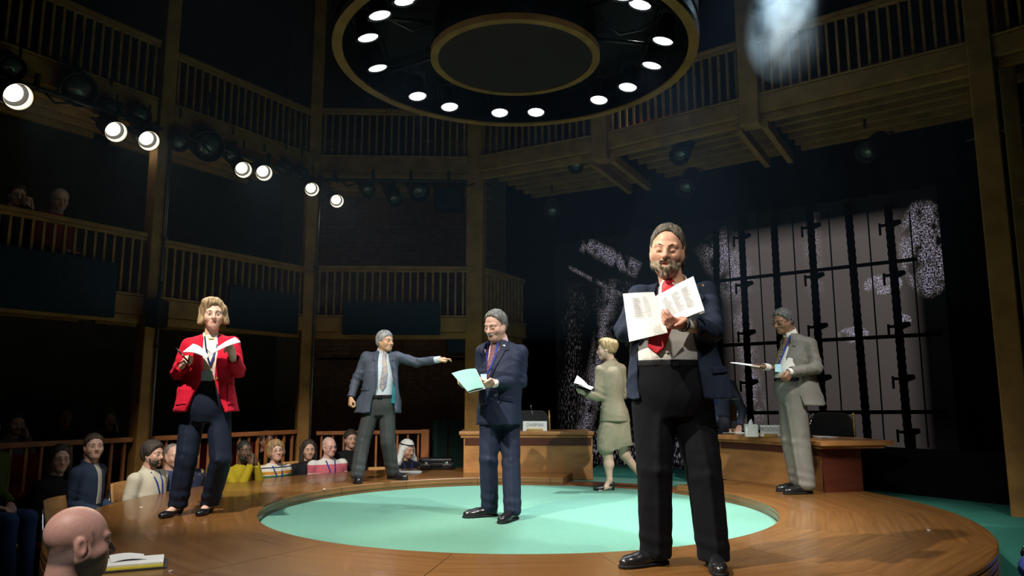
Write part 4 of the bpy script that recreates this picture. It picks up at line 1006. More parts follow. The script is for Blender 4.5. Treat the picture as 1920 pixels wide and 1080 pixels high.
# ------------------------------------------------------------------ woman in the red jacket
def woman_red():
    F = Fig('woman in a crimson jacket and dark trousers holding an open booklet', 6.0, 358, STAGE_Z); J = F.J; T = F.T
    red = cloth(0.55, 0.007, 0.030, 0.9, 0.25, 'red', bump=0.6, bs=150, scale=90); nav = cloth(0.012, 0.017, 0.032, 0.55, 0.15, 'navy_tr'); cream = cloth(0.66, 0.62, 0.52, 0.7, 0.06, 'cream')
    skin = (0.62, 0.38, 0.29)
    hd = J(400, 590, -0.02); nk = J(395, 627, 0.02)
    pel, wst, chs, shc = J(386, 768, 0), J(390, 712, 0), J(394, 668, 0.0), J(395, 643, 0.02)
    aL = (J(355, 647, 0.02), J(334, 700, 0.02), J(341, 686, -0.19)); aR = (J(436, 645, 0.02), J(446, 696, 0.0), J(437, 672, -0.20))
    hips = [J(362, 775, 0.02), J(410, 775, 0.02)]; knees = [J(350, 858, -0.03), J(414, 862, -0.02)]; ank = [J(334, 944, 0.0), J(393, 944, 0.12)]
    _, PT, _ = trousers(F, pel, hips, knees, ank, nav, (0.092, 0.084, 0.074), (0.180, 0.13), top=J(388, 713, 0), h=0.008, hem_z=0.055)
    ST = Torso(stations(pel, wst, chs, shc, nk, (0.16, .11), (0.15, .11), (0.165, .115), (0.13, .085), (.055, .055)), 0.05)
    so, ss = shirt(F, ST, nk, hd, cream, 0)
    JT = Torso(stations(J(388, 752, 0), wst, chs, shc, nk - V3(0, 0, .004), (0.232, .165), (0.198, .148), (0.195, .145), (0.150, .102), (.072, .070), J(388, 772, 0), (0.250, .172)), 0.05)
    jk, base = jacket(F, JT, nk, (aL, aR), red, (0.060, 0.058, 0.048), [(381, 622), (410, 621), (407, 660), (402, 700), (401, 713), (421, 774), (424, 790), (340, 790), (347, 772), (375, 714), (378, 690), (379, 650)], h=0.0085, wr=0.005, pad=0.056, seed=1.0)
    darkred = cloth(0.36, 0.005, 0.02, 0.9, 0.2, 'red2', bump=0.6, bs=150)
    overlay('pocket', base, JT, F.up(JT, [(333, 722), (350, 719), (350, 758), (330, 760)]), 0.007, red, jk, h=0.006)
    overlay('pocket', base, JT, F.up(JT, [(427, 720), (443, 722), (447, 758), (427, 759)]), 0.007, red, jk, h=0.006)
    overlay('blouse_collar', ss, ST, F.up(ST, [(381, 622), (392, 632), (398, 665), (385, 650)]), 0.012, cream, so, h=0.004)
    overlay('blouse_collar', ss, ST, F.up(ST, [(411, 621), (403, 632), (400, 665), (410, 645)]), 0.012, cream, so, h=0.004)
    button(F, F.hit(JT.prim(0.006)[0], 407, 709), M['brass'], jk, 0.009)
    fr = ST.prim(0.012)[0]
    ribbon(F, 'lanyard', [F.hit(fr, *p) for p in ((409, 626), (406, 645), (400, 670), (394, 685))], 0.014, LANYARD)
    ribbon(F, 'lanyard', [F.hit(fr, *p) for p in ((384, 630), (386, 650), (390, 672), (394, 685))], 0.012, cloth(0.01, 0.015, 0.05, 0.6, 0.1, 'lan2'))
    card(F, 'badge', F.hit(ST.prim(0.035)[0], 388, 705), 0.085, 0.075, BADGE)
    bm = BM(); q = [F.hit(ST.prim(0.008)[0], x, y) for x, y in ((385, 624), (388, 631), (394, 635), (400, 635), (406, 630), (408, 624))]; tube(bm, q, 0.006, 8); mobj('necklace', bm, M['brass'], T, smooth=True)
    hair = [(U, el((0, 0.018, 0.040), (0.089, 0.104, 0.096))), (U, rc((0.074, 0.0, 0.04), (0.088, 0.0, -0.045), 0.034, 0.026), 0.03), (U, rc((0.088, 0.0, -0.045), (0.108, -0.012, -0.068), 0.024, 0.012), 0.03), (U, rc((-0.074, 0.0, 0.04), (-0.088, 0.0, -0.045), 0.034, 0.026), 0.03), (U, rc((-0.088, 0.0, -0.045), (-0.110, -0.012, -0.070), 0.024, 0.012), 0.03), (U, rc((0, 0.06, 0.02), (0, 0.075, -0.075), 0.06, 0.045), 0.04), (U, el((-0.02, -0.03, 0.098), (0.07, 0.06, 0.04)), 0.04),
            (S, el((0.014, -0.092, -0.012), (0.058, 0.066, 0.086)), 0.022)]
    PQ, c = build_head(T, hd, rotm(0.42, 0.04, -0.03), 1.0, 0.0045, skin, (0.42, 0.12, 0.11), nk - V3(0, 0, .03), hair, ((0.16, 0.10, 0.05), (0.48, 0.34, 0.19)), (0.30, 0.20, 0.12), female=True, age=0.6, hair_noise=0.005)
    F.add(PQ, c)
    for s, px in ((-1, 382),):
        bm = BM(); bmesh.ops.create_icosphere(bm, subdivisions=2, radius=0.007); o = mobj('earring', bm, M['paper'], T, smooth=True); o.location = J(382, 601, -0.03)
    legs = [(hips[0], knees[0], ank[0]), (hips[1], knees[1], ank[1])]
    foot = []
    for a, yw in ((ank[0], -0.25), (ank[1], -0.05)):
        d = V3(math.sin(yw), -math.cos(yw), 0); foot += [(U, rc(a, V3(a[0], a[1], 0.075) + d * 0.02, .034, .032), .02), (U, rc(V3(a[0], a[1], 0.07), V3(a[0], a[1], 0.025) + d * 0.13, .034, .026), .02)]
    lowbody(F, pel, nk, None, skin, 0.085, armbones((aL, aR), legs) + foot, h=0.011)
    H = hand_mesh(aL[2], J(352, 668, -0.27) - aL[2], (0.8, 0.5, -0.1), 1, 'grip', 0.98, 0.0048, 'in'); F.add(H, flat_col(H, skin))
    H = hand_mesh(aR[2], J(431, 648, -0.26) - aR[2], (-0.8, 0.5, -0.1), -1, 'grip', 0.98, 0.0048, 'in'); F.add(H, flat_col(H, skin))
    F.finish()
    for a, yw in ((ank[0], -0.25), (ank[1], -0.05)):
        R = rotm(yw); pos = V3(a[0], a[1], 0)
        sh = [(U, el((0, -0.14, 0.022), (0.040, 0.062, 0.030))), (U, rc((0, -0.09, 0.022), (0, 0.02, 0.058), 0.030, 0.034), 0.03), (S, el((0, -0.055, 0.085), (0.030, 0.085, 0.048)), 0.008), (U, rc((0, 0.028, 0.02), (0, 0.032, 0.05), 0.020, 0.028), 0.01), (I, halfspace((0, 0, 0.002), (0, 0, -1)))]
        P, Q = solid(sh, 0.006); to_obj('shoe', (P @ R.T + pos, Q), BLACK_SHOE, T)
    doc = thing('booklet', 'open white booklet in the hands of the woman in red', 'booklet', V3(onY(392, 660, 5.72)))
    Q_ = lambda px, py, Y: V3(onY(px, py, Y)) - V3(doc.location)
    bm = BM(); sheet(bm, [Q_(343, 660, 5.66), Q_(362, 645, 5.85), Q_(391, 667, 5.80), Q_(388, 672, 5.66)], 8, 0.006, lambda u, v: (0, 0, 0.018 * math.sin(v * PIT))); mobj('page', bm, M['paper'], doc)
    bm = BM(); sheet(bm, [Q_(391, 667, 5.66), Q_(400, 658, 5.82), Q_(441, 633, 5.84), Q_(451, 641, 5.66)], 8, 0.006, lambda u, v: (0, 0, 0.012 * math.sin(v * PIT))); mobj('page', bm, M['paper'], doc)
    pen = thing('pen', 'black pen in the fist of the woman in red', 'pen', V3(onY(333, 660, 5.72)))
    bm = BM(); tube(bm, [(-0.004, 0, 0.02), (0.10, -0.01, -0.085)], 0.007); mobj('barrel', bm, M['black_gloss'], pen, smooth=True); bm = BM(); tube(bm, [(-0.012, 0, 0.03), (-0.004, 0, 0.02)], 0.0085); mobj('cap', bm, M['black'], pen)

# ------------------------------------------------------------------ man pointing
def pointing_man():
    F = Fig('grey-haired man in a slate suit pointing across the stage with outstretched arm', 8.5, 708, STAGE_Z); J = F.J; T = F.T
    sl = cloth(0.055, 0.068, 0.095, 0.65, 0.15, 'slate'); tr = cloth(0.045, 0.050, 0.050, 0.45, 0.15, 'slate_tr'); skin = (0.55, 0.32, 0.19)
    hd = J(722, 640, -0.02); nk = J(718, 660, 0.01)
    pel, wst, chs, shc = J(712, 762, 0), J(713, 738, 0), J(714, 696, 0.0), J(716, 669, 0.02)
    aL = (J(687, 670, 0.0), J(667, 716, 0.0), J(658, 746, -0.10)); aR = (J(745, 669, 0.02), J(780, 680, 0.06), J(816, 675, 0.0))
    hips = [J(697, 768, 0.0), J(726, 768, 0.02)]; knees = [J(681, 826, -0.05), J(727, 828, 0.0)]; ank = [J(670, 889, -0.14), J(736, 884, 0.15)]
    _, PT, _ = trousers(F, pel, hips, knees, ank, tr, (0.094, 0.084, 0.076), (0.17, 0.125), top=J(713, 740, 0), h=0.009)
    shoe_obj(T, (ank[0][0], ank[0][1], 0), 0.25, BLACK_SHOE); shoe_obj(T, (ank[1][0], ank[1][1], 0), 1.0, BLACK_SHOE)
    ST = Torso(stations(J(713, 750, 0), wst, chs, shc, nk, (0.15, .115), (0.155, .12), (0.165, .12), (0.13, .09), (.055, .055)), 0.15)
    so, ss = shirt(F, ST, nk, hd, cloth(0.50, 0.56, 0.62, 0.8, 0.06, 'pale_blue'), 0.062, yaw=0.3)
    belt(F, Torso([(wst[2] - .05, wst[0], wst[1], .165, .128), (wst[2] + .03, wst[0], wst[1], .160, .124)], 0.15), J(712, 744, 0)[2], M['black'])
    JT = Torso(stations(J(710, 752, 0.02), wst, chs, shc, nk, (0.255, .165), (0.22, .155), (0.195, .142), (0.165, .105), (.075, .072), J(708, 774, 0.02), (0.265, .17)), 0.15)
    jk, base = jacket(F, JT, nk, (aL, aR), sl, (0.062, 0.056, 0.044), [(711, 655), (727, 655), (736, 690), (740, 730), (742, 790), (692, 790), (699, 745), (704, 735), (706, 700)], seed=3.0)
    lap = cloth(0.043, 0.055, 0.08, 0.65, 0.15, 'slate_l')
    overlay('lapel', base, JT, F.up(JT, [(711, 656), (700, 664), (698, 676), (702, 676), (705, 735), (708, 700)]), 0.008, lap, jk, h=0.006)
    overlay('lapel', base, JT, F.up(JT, [(727, 656), (736, 664), (738, 676), (735, 677), (740, 725), (733, 690)]), 0.008, lap, jk, h=0.006)
    lin = cloth(0.02, 0.17, 0.20, 0.35, 0.12, 'lining'); overlay('lining', [(U, JT.prim(-0.006)), (S, ST.prim(0.006))], JT, F.up(JT, [(735, 712), (741, 730), (743, 758), (733, 756)]), 0.004, lin, jk, h=0.006, thick=0.03)
    tie = overlay('tie', ss, ST, F.up(ST, [(718, 663), (725, 663), (727, 700), (724, 724), (717, 734), (711, 725), (717, 690)]), 0.012, mix_mat('paisley', (0.16, 0.20, 0.30), (0.42, 0.32, 0.22), 0.6, 45), T, h=0.005, thick=0.018)
    overlay('pocket_flap', base, JT, F.up(JT, [(676, 728), (692, 728), (691, 733), (676, 733)]), 0.008, lap, jk, h=0.006)
    hair = hair_cut((-0.086, 0.066), (-0.006, -0.02), -0.07, 0.012, 1.0, 0.003)
    R = rotm(0.95, 0.02, 0.0); PQ, c = build_head(T, hd, R, 0.98, 0.005, skin, (0.40, 0.18, 0.13), nk - V3(0, 0, .03), hair, ((0.12, 0.12, 0.12), (0.42, 0.42, 0.42)), (0.10, 0.09, 0.08), age=1.1); F.add(PQ, c)
    legs = [(hips[i], knees[i], ank[i]) for i in (0, 1)]
    lowbody(F, pel, nk, None, skin, 0.085, armbones((aL, aR), legs))
    cuff(F, aR, so, 0.038, cloth(0.55, 0.60, 0.66, 0.8, 0.05, 'pale_blue2'), 0.055)
    d = (aR[2] - aR[1]) / np.linalg.norm(aR[2] - aR[1])
    H = hand_mesh(aR[2] + d * 0.03, V3(1, -0.08, 0.10), (0.05, 0.3, -1), -1, 'point', 1.02, 0.005, 'side'); F.add(H, flat_col(H, skin))
    H = hand_mesh(aL[2], V3(-0.05, -0.12, -1), (0.75, 0.5, 0), 1, 'grip', 1.0, 0.005, 'in'); F.add(H, flat_col(H, skin))
    F.finish()

# ------------------------------------------------------------------ man with moustache on the carpet
def moustache_man():
    F = Fig('man with grey moustache in a navy suit reading a pale sheet on the turquoise carpet', 6.45, 932, CARPET_Z); J = F.J; T = F.T
    nv = cloth(0.015, 0.020, 0.040, 0.6, 0.15, 'navy4'); skin = (0.58, 0.34, 0.26)
    hd = J(929, 610, -0.04); nk = J(937, 640, 0.02)
    pel, wst, chs, shc = J(937, 775, 0), J(938, 735, 0), J(940, 688, 0.0), J(941, 656, 0.02)
    aL = (J(906, 660, -0.02), J(902, 712, 0.0), J(884, 727, -0.24)); aR = (J(976, 660, 0.05), J(976, 716, -0.02), J(929, 719, -0.24))
    hips = [J(919, 782, 0.0), J(955, 782, 0.03)]; knees = [J(916, 860, -0.03), J(958, 862, -0.02)]; ank = [J(918, 948, 0.08), J(961, 955, -0.10)]
    _, PT, _ = trousers(F, pel, hips, knees, ank, nv, (0.090, 0.080, 0.074), (0.170, 0.135), h=0.008, hem_z=0.04)
    shoe_obj(T, (ank[0][0], ank[0][1], 0), -1.2, BLACK_SHOE, 0.30); shoe_obj(T, (ank[1][0], ank[1][1], 0), -0.45, BLACK_SHOE, 0.30)
    ST = Torso(stations(pel, wst, chs, shc, nk, (0.15, .12), (0.155, .125), (0.165, .12), (0.13, .09), (.055, .055)), -0.30)
    so, ss = shirt(F, ST, nk, hd, cloth(0.62, 0.45, 0.46, 0.8, 0.06, 'pink'), 0.066, yaw=-0.35); 
    JT = Torso(stations(J(936, 765, 0), wst, chs, shc, nk, (0.190, .155), (0.185, .150), (0.192, .145), (0.165, .105), (.075, .072), J(936, 796, 0), (0.195, .158)), -0.30)
    jk, base = jacket(F, JT, nk, (aL, aR), nv, (0.064, 0.058, 0.047), [(917, 633), (939, 632), (935, 660), (918, 708), (914, 712), (910, 690), (911, 650)], seed=5.0)
    lap = cloth(0.012, 0.016, 0.033, 0.55, 0.15, 'navy4l')
    overlay('lapel', base, JT, F.up(JT, [(940, 633), (956, 643), (955, 656), (948, 658), (920, 712), (916, 710), (934, 662)]), 0.009, lap, jk, h=0.0055)
    overlay('lapel', base, JT, F.up(JT, [(917, 635), (906, 650), (904, 664), (908, 668), (913, 712), (911, 660)]), 0.009, lap, jk, h=0.0055)
    card(F, 'lapel_pin', F.hit(JT.prim(0.012)[0], 945, 648), 0.022, 0.014, M['paper'], -0.3, parent=jk)
    overlay('pocket_flap', base, JT, F.up(JT, [(935, 741), (962, 744), (962, 754), (935, 750)]), 0.008, lap, jk, h=0.006)
    tie = overlay('tie', ss, ST, F.up(ST, [(922, 643), (931, 643), (930, 665), (920, 712), (910, 705), (918, 668)]), 0.014, mix_mat('maroon_tie', (0.05, 0.012, 0.02), (0.16, 0.05, 0.07), 0.6, 80), T, h=0.005, thick=0.018)
    fr = ST.prim(0.02)[0]; ribbon(F, 'lanyard', [F.hit(fr, *p) for p in ((914, 640), (912, 665), (910, 690), (911, 706))], 0.016, LANYARD); ribbon(F, 'lanyard', [F.hit(fr, *p) for p in ((934, 640), (930, 662), (920, 690), (911, 706))], 0.016, LANYARD)
    card(F, 'badge', J(907, 707, -0.24), 0.055, 0.05, BADGE, -0.4)
    R0 = rotm(-0.3); bm = BM(); g0 = J(902, 697, -0.20)
    for s in (-1, 1): tube(bm, [g0 + V3(s * 0.03 + 0.022 * math.cos(a), 0, 0.016 * math.sin(a)) for a in np.linspace(0, 2 * PIT, 15)], 0.0022, 6)
    tube(bm, [F.hit(JT.prim(0.012)[0], 905, 672), g0 + V3(-0.05, 0, 0.01)], 0.002, 5); mobj('hanging_glasses', bm, M['black_metal'], T, smooth=True)
    hair = hair_cut((-0.066, 0.100), (0.004, -0.025), -0.075, 0.012, 1.05, 0.002)
    beard = [(U, rc((-0.024, -0.094, -0.058), (0, -0.105, -0.050), 0.007, 0.010)), (U, rc((0.024, -0.094, -0.058), (0, -0.105, -0.050), 0.007, 0.010), 0.008)]
    PQ, c = build_head(T, hd, rotm(-0.62, 0.34, 0.04), 1.03, 0.0045, skin, (0.45, 0.2, 0.17), nk - V3(0, 0, .03), hair, ((0.06, 0.058, 0.05), (0.22, 0.21, 0.19)), (0.10, 0.09, 0.08), closed=True, age=1.1, nose=1.2, fat=0.004, beard=beard, beard_col=((0.16, 0.15, 0.14), (0.45, 0.43, 0.40))); F.add(PQ, c)
    lowbody(F, pel, nk, None, skin, 0.09, armbones((aL, aR), [(hips[i], knees[i], ank[i]) for i in (0, 1)]))
    H = hand_mesh(aR[2], V3(-1, -0.25, -0.02), (-0.1, 0.75, 0.5), -1, 'hold', 1.05, 0.0048, 'top'); F.add(H, flat_col(H, skin))
    H = hand_mesh(aL[2], V3(-0.75, -0.7, 0.12), (0.35, -0.1, 0.9), 1, 'hold', 1.05, 0.0048, 'in'); F.add(H, flat_col(H, skin))
    cuff(F, aR, so, 0.034)
    F.finish()
    doc = thing('document', 'pale green sheet of paper read by the man with the moustache', 'document', V3(onY(880, 712, 6.1)))
    Q_ = lambda px, py, Y: V3(onY(px, py, Y)) - V3(doc.location)
    bm = BM(); sheet(bm, [Q_(847, 700, 6.06), Q_(891, 691, 6.16), Q_(908, 727, 6.06), Q_(877, 734, 5.96)], 6, 0.003, lambda u, v: (0, 0, 0.008 * math.sin(u * PIT))); mobj('sheet', bm, M['paper_teal'], doc)
    bm = BM(); sheet(bm, [Q_(850, 701, 6.08), Q_(893, 693, 6.18), Q_(910, 729, 6.08), Q_(879, 737, 5.98)], 4, 0.002); mobj('sheet', bm, M['paper'], doc)

# ------------------------------------------------------------------ woman in tweed walking away
def woman_tweed():
    F = Fig('blonde woman in a pale tweed skirt suit walking across the carpet with a folder', 8.4, 1145, CARPET_Z); J = F.J; T = F.T
    tw = cloth(0.34, 0.295, 0.20, 0.9, 0.22, 'tweed', bump=0.6, bs=180, scale=150); skin = (0.66, 0.44, 0.33)
    hd = J(1137, 655, 0.0); nk = J(1146, 677, 0.01)
    pel, wst, chs, shc = J(1152, 790, 0), J(1149, 752, 0), J(1147, 716, 0.0), J(1146, 691, 0.0)
    aL = (J(1126, 694, -0.06), J(1122, 744, -0.06), J(1097, 738, -0.10)); aR = (J(1164, 692, 0.06), J(1168, 740, 0.10), J(1130, 745, 0.22))
    JT = Torso(stations(J(1152, 772, 0), wst, chs, shc, nk, (0.165, .15), (0.142, .125), (0.155, .13), (0.135, .10), (.058, .058), J(1153, 790, 0), (0.178, .165)), -2.0)
    jk, base = jacket(F, JT, nk, (aL, aR), tw, (0.058, 0.053, 0.042), None, seed=7.0, pad=0.055, wr=0.003, shy=0.0)
    overlay('pocket_flap', [(U, JT.prim())], JT, [(0.03, wst[2] - .08), (0.12, wst[2] - .08), (0.12, wst[2] - .055), (0.03, wst[2] - .055)], 0.008, tw, jk, h=0.006)
    collar(F, nk - V3(0, 0, .005), hd, cloth(0.30, 0.21, 0.11, 0.8, 0.1, 'collar_br'), 0.056, parent=jk, ht=0.022, yaw=-2.0, open_=0.1, pitch=0.1)
    top, bot = J(1153, 782, 0), J(1154, 842, 0.02)
    ST = Torso([(bot[2], bot[0], bot[1], 0.195, 0.150), (bot[2] + 0.14, J(1152, 815)[0], 0.0, 0.19, 0.155), (top[2], top[0], top[1], 0.155, 0.13)], -1.57 + PIT / 2)
    sk = [(U, ST.prim()), (U, rc(J(1146, 800, -.03), J(1137, 838, -.05), 0.12, 0.10), 0.04), (U, rc(J(1156, 800, .03), J(1168, 842, .05), 0.12, 0.10), 0.04), wrinkle(0.006, 24, 2.0, 0.6),
          (I, func(lambda X, Y, Z: (bot[2] - 0.01 + 0.05 * np.sin(9 * X)) - Z + 0 * Y)), (S, rc(J(1150, 850, 0), J(1150, 835, 0), 0.12, 0.10))]
    to_obj('skirt', solid(sk, 0.008), tw, T)
    hair = hair_cut((-0.078, 0.080), (-0.004, -0.012), -0.055, 0.013, 1.0, 0.002) ; hair = hair[:2] + [(U, el((0, 0.105, 0.045), (0.052, 0.045, 0.062)), 0.03), (U, el((0, -0.03, 0.10), (0.06, 0.05, 0.035)), 0.03)] + hair[2:]
    PQ, c = build_head(T, hd, rotm(-1.85, 0.08, 0.0), 0.95, 0.005, skin, (0.5, 0.2, 0.17), nk - V3(0, 0, .03), hair, ((0.26, 0.17, 0.07), (0.55, 0.41, 0.21)), (0.4, 0.28, 0.15), female=True); F.add(PQ, c)
    k1, a1 = J(1139, 852, -.04), J(1143, 900, -.04); k2, a2 = J(1171, 852, .05), J(1203, 894, .12)
    foot = [(U, rc(a1, J(1136, 913, -.05), .030, .026), .02), (U, rc(J(1145, 911, -.04), J(1124, 919, -.07), .026, .020), .02), (U, rc(a2, J(1207, 908, .12), .030, .026), .02)]
    lb = [(U, rc(pel, J(1146, 800, -.03), .09, .085), .03), (U, rc(J(1146, 800, -.03), k1, .085, .056), .03), (U, rc(k1, k1 * 0.62 + a1 * 0.38 + V3(0.012, 0, 0), .052, .054), .03), (U, rc(k1 * 0.62 + a1 * 0.38, a1, .050, .031), .03), (U, rc(J(1158, 800, .03), k2, .085, .058), .03), (U, rc(k2, a2, .056, .032), .03)] + foot
    lowbody(F, pel, nk, None, skin, 0.08, lb + armbones((aL, aR)), h=0.009)
    H = hand_mesh(aL[2], V3(-0.85, -0.1, 0.30), (0.2, 0.3, 0.9), -1, 'hold', 0.92, 0.005, 'side'); F.add(H, flat_col(H, skin))
    H = hand_mesh(aR[2], V3(-0.9, -0.3, 0.1), (0.2, -0.2, 0.9), 1, 'hold', 0.92, 0.005, 'side'); F.add(H, flat_col(H, skin))
    F.finish()
    for b, yw in ((J(1144, 918, -.04), -1.45),):
        R = rotm(yw); pos = V3(b[0], b[1], 0)
        sh = [(U, el((0, -0.13, 0.022), (0.036, 0.060, 0.026))), (U, rc((0, -0.09, 0.022), (0, 0.02, 0.068), 0.028, 0.032), 0.03), (S, el((0, -0.055, 0.095), (0.028, 0.090, 0.050)), 0.008), (U, rc((0, 0.035, 0.0), (0, 0.032, 0.055), 0.013, 0.026), 0.01), (I, halfspace((0, 0, 0.002), (0, 0, -1)))]
        P, Q = solid(sh, 0.006); to_obj('shoe', (P @ R.T + pos, Q), mix_mat('shoe_green', (0.008, 0.014, 0.013), (0.012, 0.02, 0.018), 0.35, 8), T)
    b = J(1209, 908, .12); R = rotm(-1.45) @ rotm(0, -0.9, 0)
    P, Q = solid([(U, el((0, -0.10, 0.0), (0.036, 0.060, 0.026))), (U, rc((0, -0.06, 0.0), (0, 0.03, 0.03), 0.028, 0.032), 0.03), (U, rc((0, 0.045, -0.03), (0, 0.04, 0.02), 0.013, 0.026), 0.01)], 0.007); P = P @ R.T; P = P + V3(b[0], b[1], 0.002 - P[:, 2].min()); to_obj('shoe', (P, Q), mix_mat('shoe_green', (0.008, 0.014, 0.013), (0.012, 0.02, 0.018), 0.35, 8), T)
    doc = thing('folder', 'black folder with a white page raised, held by the woman in tweed', 'folder', V3(onY(1088, 725, 8.28)))
    Q_ = lambda px, py, Y: V3(onY(px, py, Y)) - V3(doc.location)
    bm = BM(); sheet(bm, [Q_(1068, 723, 8.22), Q_(1080, 720, 8.42), Q_(1112, 728, 8.42), Q_(1106, 735, 8.2)], 4, 0.008); mobj('cover', bm, M['black'], doc)
    bm = BM(); sheet(bm, [Q_(1076, 718, 8.22), Q_(1082, 704, 8.40), Q_(1104, 724, 8.42), Q_(1100, 728, 8.2)], 6, 0.003, lambda u, v: (0, 0, 0.01 * math.sin(v * PIT))); mobj('page', bm, M['paper'], doc)
    bm = BM(); sheet(bm, [Q_(1084, 722, 8.215), Q_(1090, 719, 8.40), Q_(1114, 726, 8.40), Q_(1108, 731, 8.2)], 4, 0.004); mobj('page', bm, M['paper'], doc)

# ------------------------------------------------------------------ man in grey on the right
def grey_man():
    F = Fig('man in a light grey suit and glasses standing by the President desk with a sheet', 7.45, 1492, STAGE_Z); J = F.J; T = F.T
    gr = cloth(0.150, 0.143, 0.125, 0.6, 0.12, 'grey'); grt = cloth(0.140, 0.134, 0.118, 0.40, 0.12, 'grey_tr'); skin = (0.22, 0.115, 0.065)
    hd = J(1468, 602, 0.0); nk = J(1482, 627, 0.0)
    pel, wst, chs, shc = J(1484, 738, 0), J(1484, 705, 0), J(1490, 665, 0.0), J(1492, 640, 0.0)
    yw = -1.15
    aN = (J(1518, 645, -0.14), J(1531, 690, -0.20), J(1483, 697, -0.28)); aF = (J(1476, 645, 0.14), J(1468, 692, 0.16), J(1436, 688, -0.02))
    hips = [J(1480, 748, 0.08), J(1490, 748, -0.06)]; knees = [J(1483, 825, 0.06), J(1500, 828, -0.08)]; ank = [J(1496, 900, 0.10), J(1512, 907, -0.12)]
    _, PT, _ = trousers(F, pel, hips, knees, ank, grt, (0.108, 0.094, 0.085), (0.165, 0.145), top=J(1484, 704, 0), yaw=yw, h=0.008, wr=0.003, seed=2.0)
    shoe_obj(T, (ank[0][0] - .01, ank[0][1], 0), -1.35, BLACK_SHOE, 0.29); shoe_obj(T, (ank[1][0] - .01, ank[1][1], 0), -1.35, BLACK_SHOE, 0.30)
    ST = Torso(stations(J(1484, 718, 0), wst, chs, shc, nk, (0.15, .135), (0.155, .145), (0.165, .14), (0.13, .10), (.055, .055)), yw)
    so, ss = shirt(F, ST, nk, hd, None, 0.064, yaw=yw); belt(F, Torso([(wst[2] - .05, wst[0], wst[1], .16, .150), (wst[2] + .03, wst[0], wst[1], .162, .150)], yw), J(1484, 712, 0)[2], M['black'])
    JT = Torso(stations(J(1499, 730, 0), J(1495, 705, 0), chs + V3(0.01, 0, 0), shc, nk, (0.200, .170), (0.18, .158), (0.188, .150), (0.165, .115), (.075, .075), J(1508, 760, 0), (0.210, .180)), yw)
    jk, base = jacket(F, JT, nk, (aN, aF), gr, (0.064, 0.060, 0.047), [(1462, 615), (1485, 624), (1484, 645), (1474, 690), (1488, 715), (1510, 766), (1512, 800), (1380, 800), (1380, 640), (1440, 615)], seed=4.0, shy=0.0)
    lap = cloth(0.135, 0.13, 0.112, 0.6, 0.12, 'grey_l')
    overlay('lapel', base, JT, F.up(JT, [(1485, 624), (1496, 630), (1492, 650), (1487, 648), (1476, 692), (1475, 685), (1482, 646)]), 0.009, lap, jk, h=0.006)
    overlay('pocket_flap', base, JT, F.up(JT, [(1507, 712), (1530, 702), (1532, 708), (1508, 718)]), 0.009, lap, jk, h=0.006)
    tie = overlay('tie', ss, ST, F.up(ST, [(1466, 632), (1474, 632), (1470, 660), (1460, 700), (1450, 705), (1452, 690), (1460, 660)]), 0.014, mix_mat('dotted_tie', (0.02, 0.02, 0.018), (0.30, 0.24, 0.13), 0.6, 110, lo=0.5, hi=0.56), T, h=0.005, thick=0.02)
    fr = ST.prim(0.024)[0]; ribbon(F, 'lanyard', [F.hit(fr, *p) for p in ((1482, 628), (1474, 650), (1465, 672), (1459, 684))], 0.016, LANYARD, nrm=(-0.8, -0.6, 0))
    card(F, 'badge', F.hit(ST.prim(0.04)[0], 1459, 690), 0.06, 0.075, BADGE, -0.5)
    hair = hair_cut((-0.075, 0.078), (-0.004, -0.02), -0.065, 0.013, 1.0, 0.002)
    R = rotm(-1.15, 0.30, 0.0); PQ, c = build_head(T, hd, R, 1.0, 0.0045, skin, (0.16, 0.06, 0.05), nk - V3(0, 0, .03), hair, ((0.035, 0.035, 0.035), (0.13, 0.13, 0.13)), (0.03, 0.03, 0.03), closed=True, age=1.0, nose=1.15, fat=0.002); F.add(PQ, c)
    glasses(T, hd, R, 1.0)
    lowbody(F, pel, nk, None, skin, 0.085, armbones((aN, aF), [(hips[i], knees[i], ank[i]) for i in (0, 1)]))
    H = hand_mesh(aN[2], V3(-0.55, -0.15, -0.70), (-0.5, 0.85, 0.1), -1, 'grip', 1.05, 0.0048, 'side'); F.add(H, flat_col(H, skin))
    H = hand_mesh(aF[2], V3(-1, -0.2, 0.02), (0, 0.2, 1), 1, 'flat', 1.0, 0.005, 'out'); F.add(H, flat_col(H, skin))
    cuff(F, aN, so, 0.035); cuff(F, aF, so, 0.035)
    bm = BM(); p = aN[2] + V3(-0.06, -0.04, -0.08); F.finish()
    doc = thing('document', 'white sheet held out flat by the man in grey', 'document', V3(onY(1400, 682, 7.4)))
    Q_ = lambda px, py, Y: V3(onY(px, py, Y)) - V3(doc.location)
    bm = BM(); sheet(bm, [Q_(1369, 680, 7.36), Q_(1382, 680, 7.55), Q_(1430, 686, 7.55), Q_(1424, 688, 7.34)], 5, 0.006); mobj('sheet', bm, M['paper'], doc)

woman_red(); pointing_man(); moustache_man(); woman_tweed(); grey_man()
